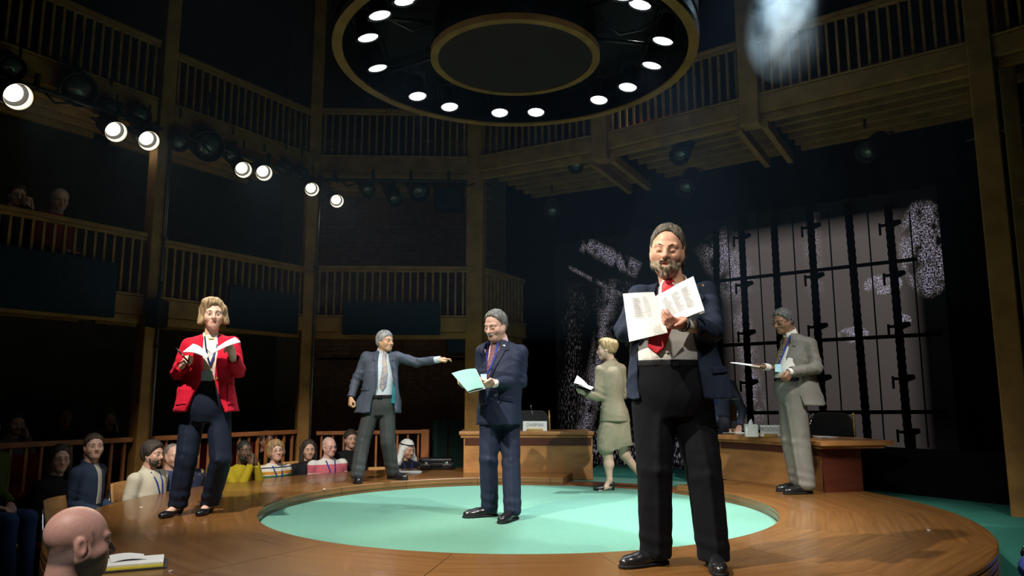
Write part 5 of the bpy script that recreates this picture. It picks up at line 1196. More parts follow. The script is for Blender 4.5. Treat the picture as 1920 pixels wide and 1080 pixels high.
# ================================================================== THE BEARDED MAN IN FRONT
def bearded_man():
    F = Fig('bearded man in a dark suit and red tie reading at the front of the stage', 4.2, 1275, STAGE_Z)
    J = F.J; T = F.T
    navy = cloth(0.014, 0.021, 0.040, 0.7, 0.15, 'suit1'); ntr = cloth(0.0045, 0.005, 0.007, 0.85, 0.15, 'trous1')
    skin = (0.50, 0.27, 0.18)
    hd = J(1251, 468, -0.03); nk = J(1262, 534, 0.03)
    pel, wst, chs, shc = J(1262, 748, 0.02), J(1256, 684, 0.0), J(1262, 600, 0.01), J(1266, 553, 0.04)
    shL, shR = J(1200, 555, 0.02), J(1323, 550, 0.06)
    elL, wrL = J(1172, 622, -0.06), J(1216, 606, -0.18)
    elR, wrR = J(1337, 622, -0.10), J(1285, 609, -0.34)
    hips = [J(1226, 762, 0.02), J(1297, 762, 0.04)]; knees = [J(1227, 880, -0.01), J(1320, 885, 0.0)]; ank = [J(1230, 1032, 0.06), J(1338, 1042, 0.0)]
    tr, PT, _ = trousers(F, pel, hips, knees, ank, ntr, (0.122, 0.098, 0.088), (0.212, 0.180), top=J(1256, 677, 0.0), h=0.008)
    for i, (a, yw) in enumerate(zip(ank, (-1.15, -0.12))): shoe_obj(T, (a[0], a[1] - 0.01, 0), yw, BLACK_SHOE, 0.30)
    # shirt, a full round belly
    ST = Torso(stations(J(1256, 712, 0), wst + V3(0, 0, .02), chs, shc, nk, (0.165, 0.13), (0.20, 0.165), (0.20, 0.135), (0.15, 0.10)), -0.06)
    ssh = [(U, ST.prim()), wrinkle(0.003, 26, 1.0)]
    shirt = to_obj('shirt', solid(ssh, 0.009), WHITE, T)
    collar(F, nk + V3(0, -0.015, 0.0), hd, WHITE, 0.072, parent=shirt, pitch=0.35)
    belt(F, Torso([(wst[2] - .06, wst[0], wst[1] - .0, 0.198, 0.165), (wst[2] + .03, wst[0], wst[1], 0.200, 0.166)], -0.06), J(1252, 683, 0)[2], M['black'], inf=0.008)
    # jacket, unbuttoned and swinging open
    hem = J(1279, 748, 0.03)
    JT = Torso([(hem[2], hem[0], hem[1], 0.320, 0.195), (J(1268, 690)[2], J(1268, 690)[0], 0.02, 0.262, 0.190), (chs[2], chs[0], chs[1], 0.215, 0.155), (shc[2], shc[0], shc[1], 0.165, 0.110), (nk[2] - 0.005, nk[0], nk[1], 0.085, 0.075)], -0.06)
    js = [(U, JT.prim()), (U, rc(nk + V3(0, .02, -.05), shL, 0.055, 0.062), 0.04), (U, rc(nk + V3(0, .02, -.05), shR, 0.055, 0.062), 0.04)]
    js += limb(shL, elL, wrL, 0.066, 0.060, 0.048) + limb(shR, elR, wrR, 0.066, 0.062, 0.050)
    js += [wrinkle(0.006, 18, 2.0, 0.6)]
    for e, c in ((elL, -1), (elR, 1)):
        e_ = V3(e); js.append(('d', (lambda X, Y, Z, e_=e_, c=c: 0.0045 * np.sin(60 * (Z - e_[2]) + c * 75 * (X - e_[0]) + 30 * Y) * np.exp(-(((X - e_[0]) ** 2 + (Y - e_[1]) ** 2 + (Z - e_[2]) ** 2) / 0.016)), e_ - 0.2, e_ + 0.2)))
    js += [cut_end(elL, wrL), cut_end(elR, wrR), (S, rc(wrL - 0.02 * (wrL - elL), wrL + 0.6 * (wrL - elL), 0.041)), (S, rc(wrR, wrR + 0.6 * (wrR - elR), 0.043))]
    base = list(js)
    ov = F.up(JT, [(1237, 522), (1286, 518), (1296, 600), (1308, 660), (1322, 752), (1335, 800), (1200, 800), (1200, 752), (1197, 660), (1206, 600)])
    def openf(X, Y, Z):
        u, w_ = JT.uw(X, Y, Z); u, w_ = np.broadcast_arrays(u, w_); Zb = np.broadcast_to(Z, u.shape)
        return np.maximum(poly2(u, Zb, ov), w_ + 0.02)
    js += [(S, func(openf), 0.006)]
    jacket = to_obj('jacket', solid(js, 0.0075), navy, T)
    lap = cloth(0.011, 0.017, 0.033, 0.65, 0.12, 'lap1')
    overlay('lapel', base, JT, F.up(JT, [(1236, 524), (1205, 560), (1192, 566), (1200, 600), (1197, 650), (1206, 640), (1213, 590), (1222, 560)]), 0.008, lap, jacket)
    overlay('lapel', base, JT, F.up(JT, [(1284, 519), (1310, 540), (1322, 560), (1310, 572), (1314, 620), (1308, 660), (1303, 620), (1296, 570)]), 0.008, lap, jacket)
    button(F, J(1318, 535, -0.16), M['brass'], jacket, 0.006)
    overlay('pocket_flap', base, JT, F.up(JT, [(1335, 690), (1366, 686), (1368, 698), (1336, 702)]), 0.008, lap, jacket)
    red = cloth(0.42, 0.012, 0.022, 0.45, 0.15, 'redtie')
    tie = overlay('tie', ssh, ST, F.up(ST, [(1246, 524), (1262, 523), (1263, 536), (1266, 600), (1250, 640), (1244, 655), (1231, 664), (1214, 651), (1222, 600), (1240, 540)]), 0.016, red, T, h=0.005, thick=0.022)
    kn = F.hit(ST.prim(0.004)[0], 1256, 533); P, Q = solid([(U, rc(kn + V3(-.012, 0, .012), kn + V3(.012, 0, .012), 0.015)), (U, rc(kn + V3(0, 0, .012), kn - V3(0, 0, .022), 0.019, 0.012), 0.01)], 0.004); to_obj('tie_knot', (P, Q), red, T)
    for px, py in ((1250, 660), (1258, 672)): button(F, F.hit(ST.prim(0.004)[0], px, py), WHITE, shirt, 0.006)
    # head, bent forward over the papers and turned to his right
    R = rotm(-0.30, 0.20, 0.10); sc = 1.13
    hair = hair_cut((-0.080, 0.086), (-0.012, -0.045), -0.10, 0.011, 1.1, 0.004) + []
    hair = [(U, el((0, 0.018, 0.040), (0.085, 0.108, 0.096))), (U, rc((0.060, 0.045, 0.0), (0.068, 0.055, -0.105), 0.030, 0.020), 0.03), (U, rc((-0.060, 0.045, 0.0), (-0.070, 0.055, -0.105), 0.030, 0.020), 0.03), (U, rc((0, 0.07, 0.0), (0, 0.085, -0.11), 0.05, 0.03), 0.04),
            (I, func(lambda X, Y, Z: -(0.0 + (Y - 0.004) * 0.82 + (Z + 0.03) * 0.56) + 0 * X), 0.02), (S, el((0, -0.085, 0.018), (0.060, 0.062, 0.080)), 0.02)]
    beard = [(U, el((0, -0.045, -0.075), (0.061, 0.054, 0.044))), (U, rc((0.064, -0.008, -0.01), (0.046, -0.042, -0.085), 0.011, 0.023), 0.02), (U, rc((-0.064, -0.008, -0.01), (-0.046, -0.042, -0.085), 0.011, 0.023), 0.02), (U, rc((0, -0.068, -0.09), (0, -0.070, -0.118), 0.038, 0.026), 0.03),
             (U, rc((-0.026, -0.093, -0.058), (0, -0.102, -0.049), 0.008, 0.009), 0.008), (U, rc((0.026, -0.093, -0.058), (0, -0.102, -0.049), 0.008, 0.009), 0.008),
             (S, el((0, -0.10, -0.068), (0.021, 0.05, 0.013)), 0.005), (S, el((0, -0.09, -0.018), (0.040, 0.06, 0.030)), 0.012)]
    PQ, c = build_head(T, hd, R, sc, 0.0042, skin, (0.40, 0.13, 0.11), nk - V3(0, 0, .04), hair, ((0.030, 0.024, 0.018), (0.13, 0.105, 0.08)), (0.10, 0.075, 0.05), closed=True, age=1.3, mouth=0.006, brow=0.005, nose=1.12, fat=0.004, beard=beard, beard_col=((0.13, 0.09, 0.055), (0.36, 0.29, 0.21)))
    F.add(PQ, c)
    lowbody(F, pel, nk, None, skin, 0.10, [(U, rc(shL, elL, .045, .04), .03), (U, rc(elL, wrL, .04, .03), .03), (U, rc(shR, elR, .045, .04), .03), (U, rc(elR, wrR, .04, .03), .03), (U, rc(hips[0], knees[0], .07, .055), .03), (U, rc(knees[0], ank[0], .055, .04), .03), (U, rc(hips[1], knees[1], .07, .055), .03), (U, rc(knees[1], ank[1], .055, .04), .03)])
    hs = (0.46, 0.22, 0.15)
    tipR = J(1234, 602, -0.44)
    H = hand_mesh(wrR + 0.01 * (tipR - wrR), tipR - wrR, (-0.25, 0.35, 0.85), -1, 'hold', 1.12, 0.0042, 'top'); F.add(H, flat_col(H, hs))
    H = hand_mesh(wrL, J(1238, 596, -0.20) - wrL, (0.3, -0.2, 0.9), 1, 'hold', 1.10, 0.005, 'side'); F.add(H, flat_col(H, hs))
    body = F.finish()
    cuff(F, (shR, elR, wrR), shirt, 0.037)
    bm = BM(); d = (wrR - elR) / np.linalg.norm(wrR - elR); tube(bm, [wrR + d * 0.018, wrR + d * 0.03], 0.040, 20); mobj('wristwatch', bm, M['black_metal'], T, smooth=True)
    # the open booklet he reads
    doc = thing('booklet', 'open white booklet of printed pages held by the bearded man', 'booklet', V3(onY(1240, 590, 3.86)), 0)
    Q_ = lambda px, py, Y: V3(onY(px, py, Y)) - V3(doc.location)
    sp_t, sp_b = Q_(1234, 556, 3.945), Q_(1246, 614, 3.885)
    bm = BM(); sheet(bm, [Q_(1168, 551, 3.925), Q_(1226, 548, 3.955), Q_(1252, 624, 3.865), Q_(1180, 641, 3.805)], 10, 0.004, lambda u, v: (0, -0.012 * math.sin(u * PIT), 0)); mobj('page', bm, page_mat(0), doc)
    bm = BM(); sheet(bm, [Q_(1225, 560, 3.955), Q_(1300, 518, 3.885), Q_(1321, 582, 3.825), Q_(1252, 612, 3.875)], 10, 0.004, lambda u, v: (0, -0.015 * math.sin(u * PIT), 0.004 * math.sin(u * PIT))); mobj('page', bm, page_mat(1), doc)
    bm = BM(); sheet(bm, [Q_(1228, 556, 3.970), Q_(1298, 521, 3.910), Q_(1322, 586, 3.850), Q_(1250, 614, 3.885)], 6, 0.003); mobj('page', bm, M['paper'], doc)
    # printed lines on both pages
    rnd = random.Random(3); rows = BM()
    def line(corners, u0, u1, v, hh):
        a, b, c, d = [Vector(p) for p in corners]; f = lambda u, v: (a * (1 - u) + b * u) * (1 - v) + (d * (1 - u) + c * u) * v + Vector((0, -0.0055 - 0.0165 * math.sin(u * PIT), 0.002 * math.sin(u * PIT)))
        n = max(1, int((u1 - u0) / 0.08))
        for i in range(n):
            x0, x1 = u0 + (u1 - u0) * i / n, u0 + (u1 - u0) * (i + 1) / n
            q = [rows.verts.new(f(*t)) for t in ((x0, v), (x1, v), (x1, v + hh), (x0, v + hh))]; rows.faces.new(q)
    pl = [Q_(1168, 551, 3.925), Q_(1226, 548, 3.955), Q_(1252, 624, 3.865), Q_(1180, 641, 3.805)]
    for i in range(15):
        v = 0.10 + i * 0.030; line(pl, 0.22, 0.22 + 0.18 + 0.10 * rnd.random(), v, 0.010); line(pl, 0.55, 0.68, v, 0.010)
    pr = [Q_(1225, 560, 3.955), Q_(1300, 518, 3.885), Q_(1321, 582, 3.825), Q_(1252, 612, 3.875)]
    for i in range(16):
        v = 0.16 + i * 0.038
        for u0 in (0.14, 0.36, 0.60): line(pr, u0, u0 + 0.10 + 0.10 * rnd.random(), v, 0.014)
    mobj('printed_lines', rows, mix_mat('grey_print', (0.30, 0.30, 0.32), (0.38, 0.38, 0.40), 0.9, 30), doc)['kind'] = 'stuff'
def page_mat(i): return M['paper']
bearded_man()
# ================================================================== DESKS, SCREEN AND PROPS
DESK_Z = 1.245
# chairman's desk: straight, its right end stepping down over the edge of the ring
desk = thing('desk', 'wooden desk with a plain brown front under the CHAIRMAN nameplate', 'desk', (0.22, 9.42, STAGE_Z))
bm = BM(); prism(bm, [(-0.80, 0.0), (0.40, 0.0), (0.40, -0.085), (0.76, -0.085), (0.76, 0.42), (-0.80, 0.42)], 0.0, 0.02, Matrix.Rotation(PIT / 2, 4, 'X')); mobj('front_panel', bm, M['desk_wood'], desk)
for x in (-0.80, 0.76):
    bm = BM(); box(bm, x - 0.02 if x < 0 else x, x if x < 0 else x + 0.02, -0.02, 0.5, (0.0 if x < 0 else -0.085), 0.42); mobj('side_panel', bm, M['desk_wood'], desk)
bm = BM(); box(bm, -0.88, 0.80, -0.05, 0.55, 0.455, 0.50); mobj('top', bm, M['desk_top'], desk, bevel=0.008)
bm = BM(); box(bm, -0.86, 0.785, -0.035, 0.53, 0.42, 0.455); mobj('moulding', bm, M['desk_top'], desk, bevel=0.006)
bm = BM(); box(bm, -0.805, 0.765, -0.028, 0.0, 0.33, 0.42); mobj('apron', bm, M['desk_red'], desk, bevel=0.004)

# president's desk: follows the curve of the ring
desk2 = thing('desk', 'long curved wooden desk with thick overhanging top under the PRESIDENT nameplate', 'desk', (RC.x, RC.y, STAGE_Z))
A0, A1 = math.radians(13.5), math.radians(40.0)
bm = BM(); lathe(bm, [(3.06, 0.0), (3.06, 0.42), (3.09, 0.42), (3.09, 0.0)], 20, A0, A1, closed_prof=True); mobj('front_panel', bm, M['desk_wood'], desk2)
bm = BM(); lathe(bm, [(3.05, 0.345), (3.05, 0.42), (3.06, 0.42), (3.06, 0.345)], 20, A0, A1, closed_prof=True); mobj('apron', bm, M['desk_red'], desk2)
for a, m in ((A0, 'desk_red'), (A1, 'desk_wood')):
    bm = BM(); box(bm, 3.06, 3.50, -0.015, 0.015, 0.0, 0.42); o = mobj('side_panel', bm, M[m], desk2); o.rotation_euler = (0, 0, a)
bm = BM(); lathe(bm, [(2.98, 0.452), (2.98, 0.49), (2.99, 0.497), (3.78, 0.497), (3.78, 0.452)], 24, math.radians(11.2), math.radians(40.5), closed_prof=True); mobj('top', bm, M['desk_top'], desk2)
bm = BM(); lathe(bm, [(3.01, 0.42), (3.01, 0.452), (3.70, 0.452), (3.70, 0.42)], 24, math.radians(11.8), math.radians(40.2), closed_prof=True); mobj('moulding', bm, M['desk_top'], desk2)
def nameplate(text, label, px, py, Y, wd, ht):
    p = onY(px, py, Y); t = thing('nameplate', label, 'nameplate', (p.x, Y, DESK_Z + 0.004), math.atan2(-p.x, Y) * 0.4)
    bm = BM(); box(bm, -wd / 2, wd / 2, -0.004, 0.004, 0.004, ht); mobj('card', bm, M['paper'], t)
    bm = BM(); box(bm, -wd * 0.33, wd * 0.33, -0.03, 0.03, 0, ht * 0.27); mobj('wooden_foot', bm, M['brass'], t, bevel=0.003)
    cu = bpy.data.curves.new('lettering', 'FONT'); cu.body = text; cu.align_x = 'CENTER'; cu.align_y = 'CENTER'; cu.size = ht * 0.50; cu.extrude = 0.0006
    o = bpy.data.objects.new('lettering', cu); link(o, t, (0, -0.0052, ht * 0.62), (PIT / 2, 0, 0)); o.scale = (0.66, 1, 1)
    o.data.materials.append(M['print'])
    bpy.context.view_layer.update(); me = bpy.data.meshes.new_from_object(o.evaluated_get(bpy.context.evaluated_depsgraph_get())); bpy.data.objects.remove(o)
    o = bpy.data.objects.new('lettering', me); link(o, t, (0, -0.0052, ht * 0.62), (PIT / 2, 0, 0)); o.scale = (0.66, 1, 1); return t
nameplate('CHAIRMAN', 'white CHAIRMAN nameplate on a small wooden foot', 1003, 807, 9.45, 0.30, 0.125)
nameplate('PRESIDENT', 'white PRESIDENT nameplate on a small wooden foot', 1444, 815, 8.05, 0.20, 0.125)
# tissue box
p = onY(1409, 815, 8.12); t = thing('tissue_box', 'white tissue box with a tissue poking out beside the PRESIDENT nameplate', 'tissue box', (p.x, 8.12, DESK_Z + 0.004), -0.2)
bm = BM(); box(bm, -0.065, 0.065, -0.065, 0.065, 0, 0.13); mobj('carton', bm, M['paper'], t, bevel=0.004)
P, Q = solid([(U, rc((0, 0, 0.12), (0.004, 0, 0.19), 0.03, 0.004)), (U, rc((-0.015, 0.0, 0.12), (-0.01, 0.01, 0.17), 0.018, 0.006), 0.01)], 0.006); to_obj('tissue', (P, Q), M['paper'], t)
# microphones
def mic(label, px, Y, h, lean):
    p = onY(px, 800, Y); t = thing('microphone', label, 'microphone', (p.x, Y, DESK_Z + 0.004))
    bm = BM(); lathe(bm, [(0.001, 0.03), (0.03, 0.028), (0.045, 0.01), (0.045, 0.0), (0.001, 0.0)], 20); mobj('base', bm, M['black'], t, smooth=True)
    bm = BM(); tube(bm, [(0, 0, 0.02), (lean * 0.3, 0, h * 0.5), (lean, -0.02, h)], 0.005, 8); mobj('stem', bm, M['chrome'], t, smooth=True)
    bm = BM(); tube(bm, [(lean, -0.02, h), (lean * 1.25, -0.035, h + 0.05)], [0.009, 0.011], 10); mobj('head', bm, M['steel'], t, smooth=True)
mic('gooseneck microphone on the desk behind the CHAIRMAN nameplate', 1003, 9.7, 0.27, -0.045)
mic('black microphone on the curved desk behind the man in grey', 1515, 8.0, 0.20, 0.04)
# desk papers
for px, Y, wd, lab in ((1372, 8.95, .26, 'white papers under the hands of the seated man'), (1545, 7.95, .20, 'small pile of white papers on the curved desk near the empty chair')):
    p = onY(px, 810, Y); t = thing('paper_pile', lab, 'papers', (p.x, Y, DESK_Z + 0.003), 0.2)
    for k in range(3):
        bm = BM(); box(bm, -wd / 2, wd / 2, -0.09, 0.09, k * 0.004, k * 0.004 + 0.003); o = mobj('sheet', bm, M['paper'], t); o.rotation_euler = (0, 0, 0.1 * (k - 1))
# conference chairs behind the desks
def conf_chair(label, loc, rz, z0):
    t = thing('conference_chair', label, 'chair', (loc[0], loc[1], z0), rz, 'charcoal chairs behind the desks')
    def curved(rad, th, z_0, z_1, a, mat, nm, top=0.0):
        bm = BM(); pts = []
        n = 10
        for i in range(n + 1):
            b = -a + 2 * a * i / n; pts.append((rad * math.sin(b), rad * math.cos(b) - rad))
        out = [(x * (1 + th / rad), y + th) for x, y in pts]
        poly = pts + out[::-1]; prism(bm, poly, z_0, z_1)
        for v in bm.verts:
            if v.co.z > z_1 - 1e-5: v.co.z -= top * (v.co.x / (rad * math.sin(a))) ** 4
        return mobj(nm, bm, mat, t, bevel=0.012)
    curved(0.42, 0.05, 0.44, 0.84, 0.58, M['charcoal_fabric'], 'backrest', 0.06)
    for s in (-1, 1):
        bm = BM(); tube(bm, [(s * 0.25, -0.05, 0.84), (s * 0.255, -0.06, 0.70), (s * 0.26, -0.06, 0.5), (s * 0.24, -0.03, 0.0)], 0.012, 8); mobj('leg', bm, M['brass'] if s > 0 else M['black_metal'], t, smooth=True)
        bm = BM(); tube(bm, [(s * 0.23, -0.45, 0.0), (s * 0.24, -0.44, 0.38)], 0.012, 8); mobj('leg', bm, M['black_metal'], t, smooth=True)
    bm = BM(); box(bm, -0.24, 0.24, -0.48, -0.04, 0.36, 0.44); mobj('seat', bm, M['charcoal_fabric'], t, bevel=0.02)
p = onY(995, 800, 10.25); conf_chair('charcoal chair behind the CHAIRMAN nameplate', (p.x, 10.28), 0.0, 0.655)
p = onY(1565, 800, 8.55); conf_chair('empty charcoal chair with brass edge behind the curved desk', (p.x, 8.6), -0.75, 0.655)

# ------------------------------------------------------------------ projection screen and steel frame
S0, S1 = Vector((0.72, 12.25, 0)), Vector((5.35, 8.62, 0))
sd = (S1 - S0).normalized(); sn = Vector((-sd.y, sd.x, 0)); SL = (S1 - S0).length
def screen_uv(px, py):
    r = ray(px, py); t = (S0 - Vector((0, 0, CAMZ))).dot(sn) / r.dot(sn); q = Vector((0, 0, CAMZ)) + r * t
    return (q - S0).dot(sd), q.z
def screen_mat():
    m, nt, bs = nodes_of('projection'); N, L = nt.nodes, nt.links
    tc = N.new('ShaderNodeTexCoord'); sp = N.new('ShaderNodeSeparateXYZ'); L.new(tc.outputs['Object'], sp.inputs[0])
    def mth(op, a, b=None, c=None, clamp=False):
        n = N.new('ShaderNodeMath'); n.operation = op; n.use_clamp = clamp
        for i, v in enumerate((a, b, c)):
            if v is None: continue
            if isinstance(v, (int, float)): n.inputs[i].default_value = v
            else: L.new(v, n.inputs[i])
        return n.outputs[0]
    X, Z = sp.outputs['X'], sp.outputs['Z']
    def inside(u0, z0, u1, z1, soft=0.04):
        a = mth('MULTIPLY', mth('SUBTRACT', X, u0), 1 / soft, clamp=True); b = mth('MULTIPLY', mth('SUBTRACT', u1, X), 1 / soft, clamp=True)
        c = mth('MULTIPLY', mth('SUBTRACT', Z, z0), 1 / soft, clamp=True); d = mth('MULTIPLY', mth('SUBTRACT', z1, Z), 1 / soft, clamp=True)
        return mth('MULTIPLY', mth('MULTIPLY', a, b), mth('MULTIPLY', c, d))
    def ellipse(pc, pr, soft=6.0):
        u, z = screen_uv(*pc); u2, _ = screen_uv(pc[0] + pr[0], pc[1]); _, z2 = screen_uv(pc[0], pc[1] - pr[1])
        a = mth('DIVIDE', mth('SUBTRACT', X, u), abs(u2 - u)); b = mth('DIVIDE', mth('SUBTRACT', Z, z), abs(z2 - z))
        q = mth('ADD', mth('MULTIPLY', a, a), mth('MULTIPLY', b, b)); return mth('MULTIPLY', mth('SUBTRACT', 1.0, q), soft, clamp=True)
    def strip(pa, pb, wpx, soft=14.0):
        (u0, z0), (u1, z1) = screen_uv(*pa), screen_uv(*pb); L2 = math.hypot(u1 - u0, z1 - z0); du, dz = (u1 - u0) / L2, (z1 - z0) / L2
        wm = wpx * 10.5 / FPX / 2
        x, z = mth('SUBTRACT', X, u0), mth('SUBTRACT', Z, z0)
        t = mth('ADD', mth('MULTIPLY', x, du), mth('MULTIPLY', z, dz)); n = mth('ABSOLUTE', mth('SUBTRACT', mth('MULTIPLY', z, du), mth('MULTIPLY', x, dz)))
        a = mth('MULTIPLY', mth('SUBTRACT', wm, n), soft, clamp=True); b = mth('MULTIPLY', mth('MULTIPLY', t, soft, clamp=True), mth('MULTIPLY', mth('SUBTRACT', L2, t), soft, clamp=True))
        return mth('MULTIPLY', a, b)
    def noise(scale, lo, hi, st=(1, 1, 1), detail=3.0, w=0.0):
        mp = N.new('ShaderNodeMapping'); mp.inputs['Scale'].default_value = st; mp.inputs['Location'].default_value = (w, w, w); L.new(tc.outputs['Object'], mp.inputs[0])
        n = N.new('ShaderNodeTexNoise'); n.inputs['Scale'].default_value = scale; n.inputs['Detail'].default_value = detail; L.new(mp.outputs[0], n.inputs['Vector'])
        r = N.new('ShaderNodeMapRange'); r.inputs[1].default_value = lo; r.inputs[2].default_value = hi; L.new(n.outputs['Fac'], r.inputs[0]); return r.outputs[0]
    # light grey lit panels of the picture
    u0, zt = screen_uv(1345, 420); u1, _ = screen_uv(1765, 420); ub, zb = screen_uv(1560, 905)
    g = inside(u0, 0.55, u1 - 0.25, 4.02, 0.30); fade = mth('MULTIPLY_ADD', Z, 0.20, 0.22, clamp=True)
    grey = mth('MULTIPLY', g, fade)
    # speckled white fragments
    sp1 = mth('MULTIPLY', noise(58, 0.44, 0.62, (1, 1, 0.8), 6), noise(7, 0.38, 0.52, (1, 1, 0.6), 4, 11.0)); sp2 = noise(34, 0.52, 0.66, (1.4, 1, 0.40), 6, 3.0); big = noise(2.2, 0.47, 0.62, (1, 1, 0.5), 3, 7.0)
    frs = None
    for e in (strip((1090, 455), (1200, 508), 40), strip((1150, 520), (1085, 860), 48, 5), strip((1330, 440), (1400, 560), 90, 4), strip((1385, 570), (1425, 800), 46, 5), strip((1520, 395), (1530, 560), 36, 5),
              ellipse((1655, 533), (38, 19), 20), ellipse((1735, 465), (55, 95), 3), ellipse((1600, 628), (32, 16), 4), ellipse((1690, 600), (20, 12), 4), strip((1065, 500), (1180, 560), 12, 20)):
        frs = e if frs is None else mth('MAXIMUM', frs, e)
    white = mth('MULTIPLY', frs, sp1)
    ul, _ = screen_uv(1042, 600); um, _ = screen_uv(1200, 600)
    left = mth('MULTIPLY', mth('MULTIPLY', inside(ul, 0.35, um, 3.6, 0.25), sp2), mth('MULTIPLY', big, 0.34))
    low = mth('MULTIPLY', mth('MULTIPLY', inside(ul + .3, 0.60, screen_uv(1345, 800)[0], 1.25, 0.2), sp2), 0.8)
    wsum = mth('ADD', mth('ADD', white, left), low, clamp=True)
    mix = N.new('ShaderNodeMix'); mix.data_type = 'RGBA'
    mix.inputs['A'].default_value = (0.55, 0.46, 0.43, 1); mix.inputs['B'].default_value = (0.62, 0.59, 0.86, 1); L.new(wsum, mix.inputs['Factor'])
    st = mth('ADD', mth('MULTIPLY', grey, 0.16), mth('MULTIPLY', wsum, 0.42))
    bs.inputs['Base Color'].default_value = (0.03, 0.03, 0.035, 1); bs.inputs['Roughness'].default_value = 0.9; bs.inputs['Specular IOR Level'].default_value = 0.1
    L.new(mix.outputs['Result'], bs.inputs['Emission Color']); L.new(st, bs.inputs['Emission Strength'])
    return m
bm = BM(); box(bm, 0, SL, 0.0, 0.02, 0.655, 4.25)
scr = thing('projection_screen', 'large dark projection screen with grey panes and speckled white fragments', 'screen', S0, math.atan2(sd.y, sd.x))
mobj('picture', bm, screen_mat(), scr)
bm = BM(); box(bm, -0.05, SL + 0.05, -0.01, 0.05, 4.25, 4.33); mobj('top_batten', bm, M['black'], scr)
# steel frame in front of the screen
fr = thing('steel_frame', 'black steel frame of tall masts and crossbars standing before the screen', 'frame', S0 - sn * 0.10, math.atan2(sd.y, sd.x))
def mast(pt, pb, w, ribs=True):
    (u0, z0), (u1, z1) = screen_uv(*pt), screen_uv(*pb); bm = BM()
    n = 90 if ribs else 2; pts = [(u0 + (u1 - u0) * i / (n - 1), 0, z0 + (z1 - z0) * i / (n - 1)) for i in range(n)]
    tube(bm, pts, [w * (1.0 + (0.14 if i % 3 == 0 else 0.0)) for i in range(n)] if ribs else w, 8); o = mobj('mast' if ribs else 'thin_mast', bm, M['drape'], fr)
    return (u0, z0), (u1, z1)
for pt, pb, cl in (((1348, 425), (1352, 845), False), ((1394, 415), (1415, 838), True), ((1455, 410), (1478, 835), False), ((1522, 395), (1552, 835), True), ((1593, 385), (1632, 835), False), ((1668, 390), (1708, 838), True)):
    (u0, z0), (u1, z1) = mast(pt, pb, 0.046)
    if cl:
        for k in range(5):
            f = 0.08 + k * 0.215; u, z = u0 + (u1 - u0) * f, z0 + (z1 - z0) * f
            bm = BM(); tube(bm, [(u + 0.02, -0.01, z), (u + 0.13, -0.02, z + 0.02)], [0.05, 0.028], 8); tube(bm, [(u, 0, z), (u - 0.11, -0.01, z)], 0.018, 6); tube(bm, [(u - 0.11, -0.01, z + 0.03), (u - 0.11, -0.01, z - 0.12)], 0.016, 6)
            mobj('mast_lamp', bm, M['drape'], fr, smooth=True)
for x in (1368, 1424, 1489, 1557, 1630, 1708):
    mast((x, 400), (x + 22 + (x - 1368) * 0.04, 838), 0.009, False)
for pa, pb, w in (((1350, 529), (1722, 488), 0.024), ((1352, 649), (1768, 627), 0.024), ((1352, 774), (1780, 772), 0.024)):
    (u0, z0), (u1, z1) = screen_uv(*pa), screen_uv(*pb); bm = BM(); tube(bm, [(u0, 0, z0), (u1, 0, (z0 + z1) / 2 if False else z1)], w, 8); mobj('crossbar', bm, M['drape'], fr, smooth=True)
for u in (screen_uv(1352, 800)[0], screen_uv(1552, 800)[0], screen_uv(1708, 800)[0]):
    bm = BM(); box(bm, u - 0.05, u + 0.05, -0.05, 0.05, 0.652, 1.3); mobj('foot', bm, M['drape'], fr)
# black drapes that mask the wings
def drape(label, p, q, z0, z1, waves):
    p, q = Vector((*p, 0)), Vector((*q, 0)); L = (q - p).length; t = thing('black_drape', label, 'curtain', p, math.atan2((q - p).y, (q - p).x))
    bm = BM(); n = waves * 6; rows = []
    for z in (z0, z1): rows.append([bm.verts.new((L * i / n, 0.05 * math.sin(i * PIT / 3), z)) for i in range(n + 1)])
    rows2 = [[bm.verts.new(v.co + Vector((0, 0.012, 0))) for v in r] for r in rows]
    for r in (rows, rows2):
        for i in range(n): bm.faces.new((r[0][i], r[0][i + 1], r[1][i + 1], r[1][i]))
    mobj('cloth', bm, M['drape'], t, smooth=True)
    bm = BM(); tube(bm, [(0, 0, z1), (L, 0, z1)], 0.025); mobj('pipe', bm, M['black_metal'], t)
drape('black curtain masking the wings right of the screen', (5.05, 8.55), (6.5, 6.2), 0.655, 4.6, 14)
drape('black curtain above the projection screen', (0.2, 12.1), (5.9, 7.65), 4.12, 5.2, 24)
t = thing('masking_flat', 'low black masking flats standing before the foot of the screen', 'flat', (0, 0, 0.653))
for a, b in (((2.75, 10.0), (3.45, 9.15)), ((3.45, 9.15), (4.05, 8.3)), ((4.05, 8.3), (4.75, 7.25)), ((4.75, 7.25), (5.3, 6.3))):
    bm = BM(); L = math.hypot(b[0] - a[0], b[1] - a[1]); box(bm, 0, L - 0.01, -0.02, 0.02, 0, 0.48); o = mobj('leaf', bm, M['drape'], t); o.location = (a[0], a[1], 0); o.rotation_euler = (0, 0, math.atan2(b[1] - a[1], b[0] - a[0]))
# dark upholstered flats standing at the back left of the desk
for px, lab in ((830, 'dark green upholstered folding screen behind the briefcase'),):
    a = onY(806, 800, 10.85); t = thing('folding_screen', lab, 'screen', (a.x, 10.85, 0), 0.0)
    for k in range(2):
        bm = BM(); box(bm, 0.04 + k * 0.24, 0.26 + k * 0.24, -0.02, 0.02, 0.0, 1.35); mobj('leaf', bm, cloth(0.012, 0.03, 0.024, 0.95, 0.2, 'green_dark'), t, bevel=0.01)
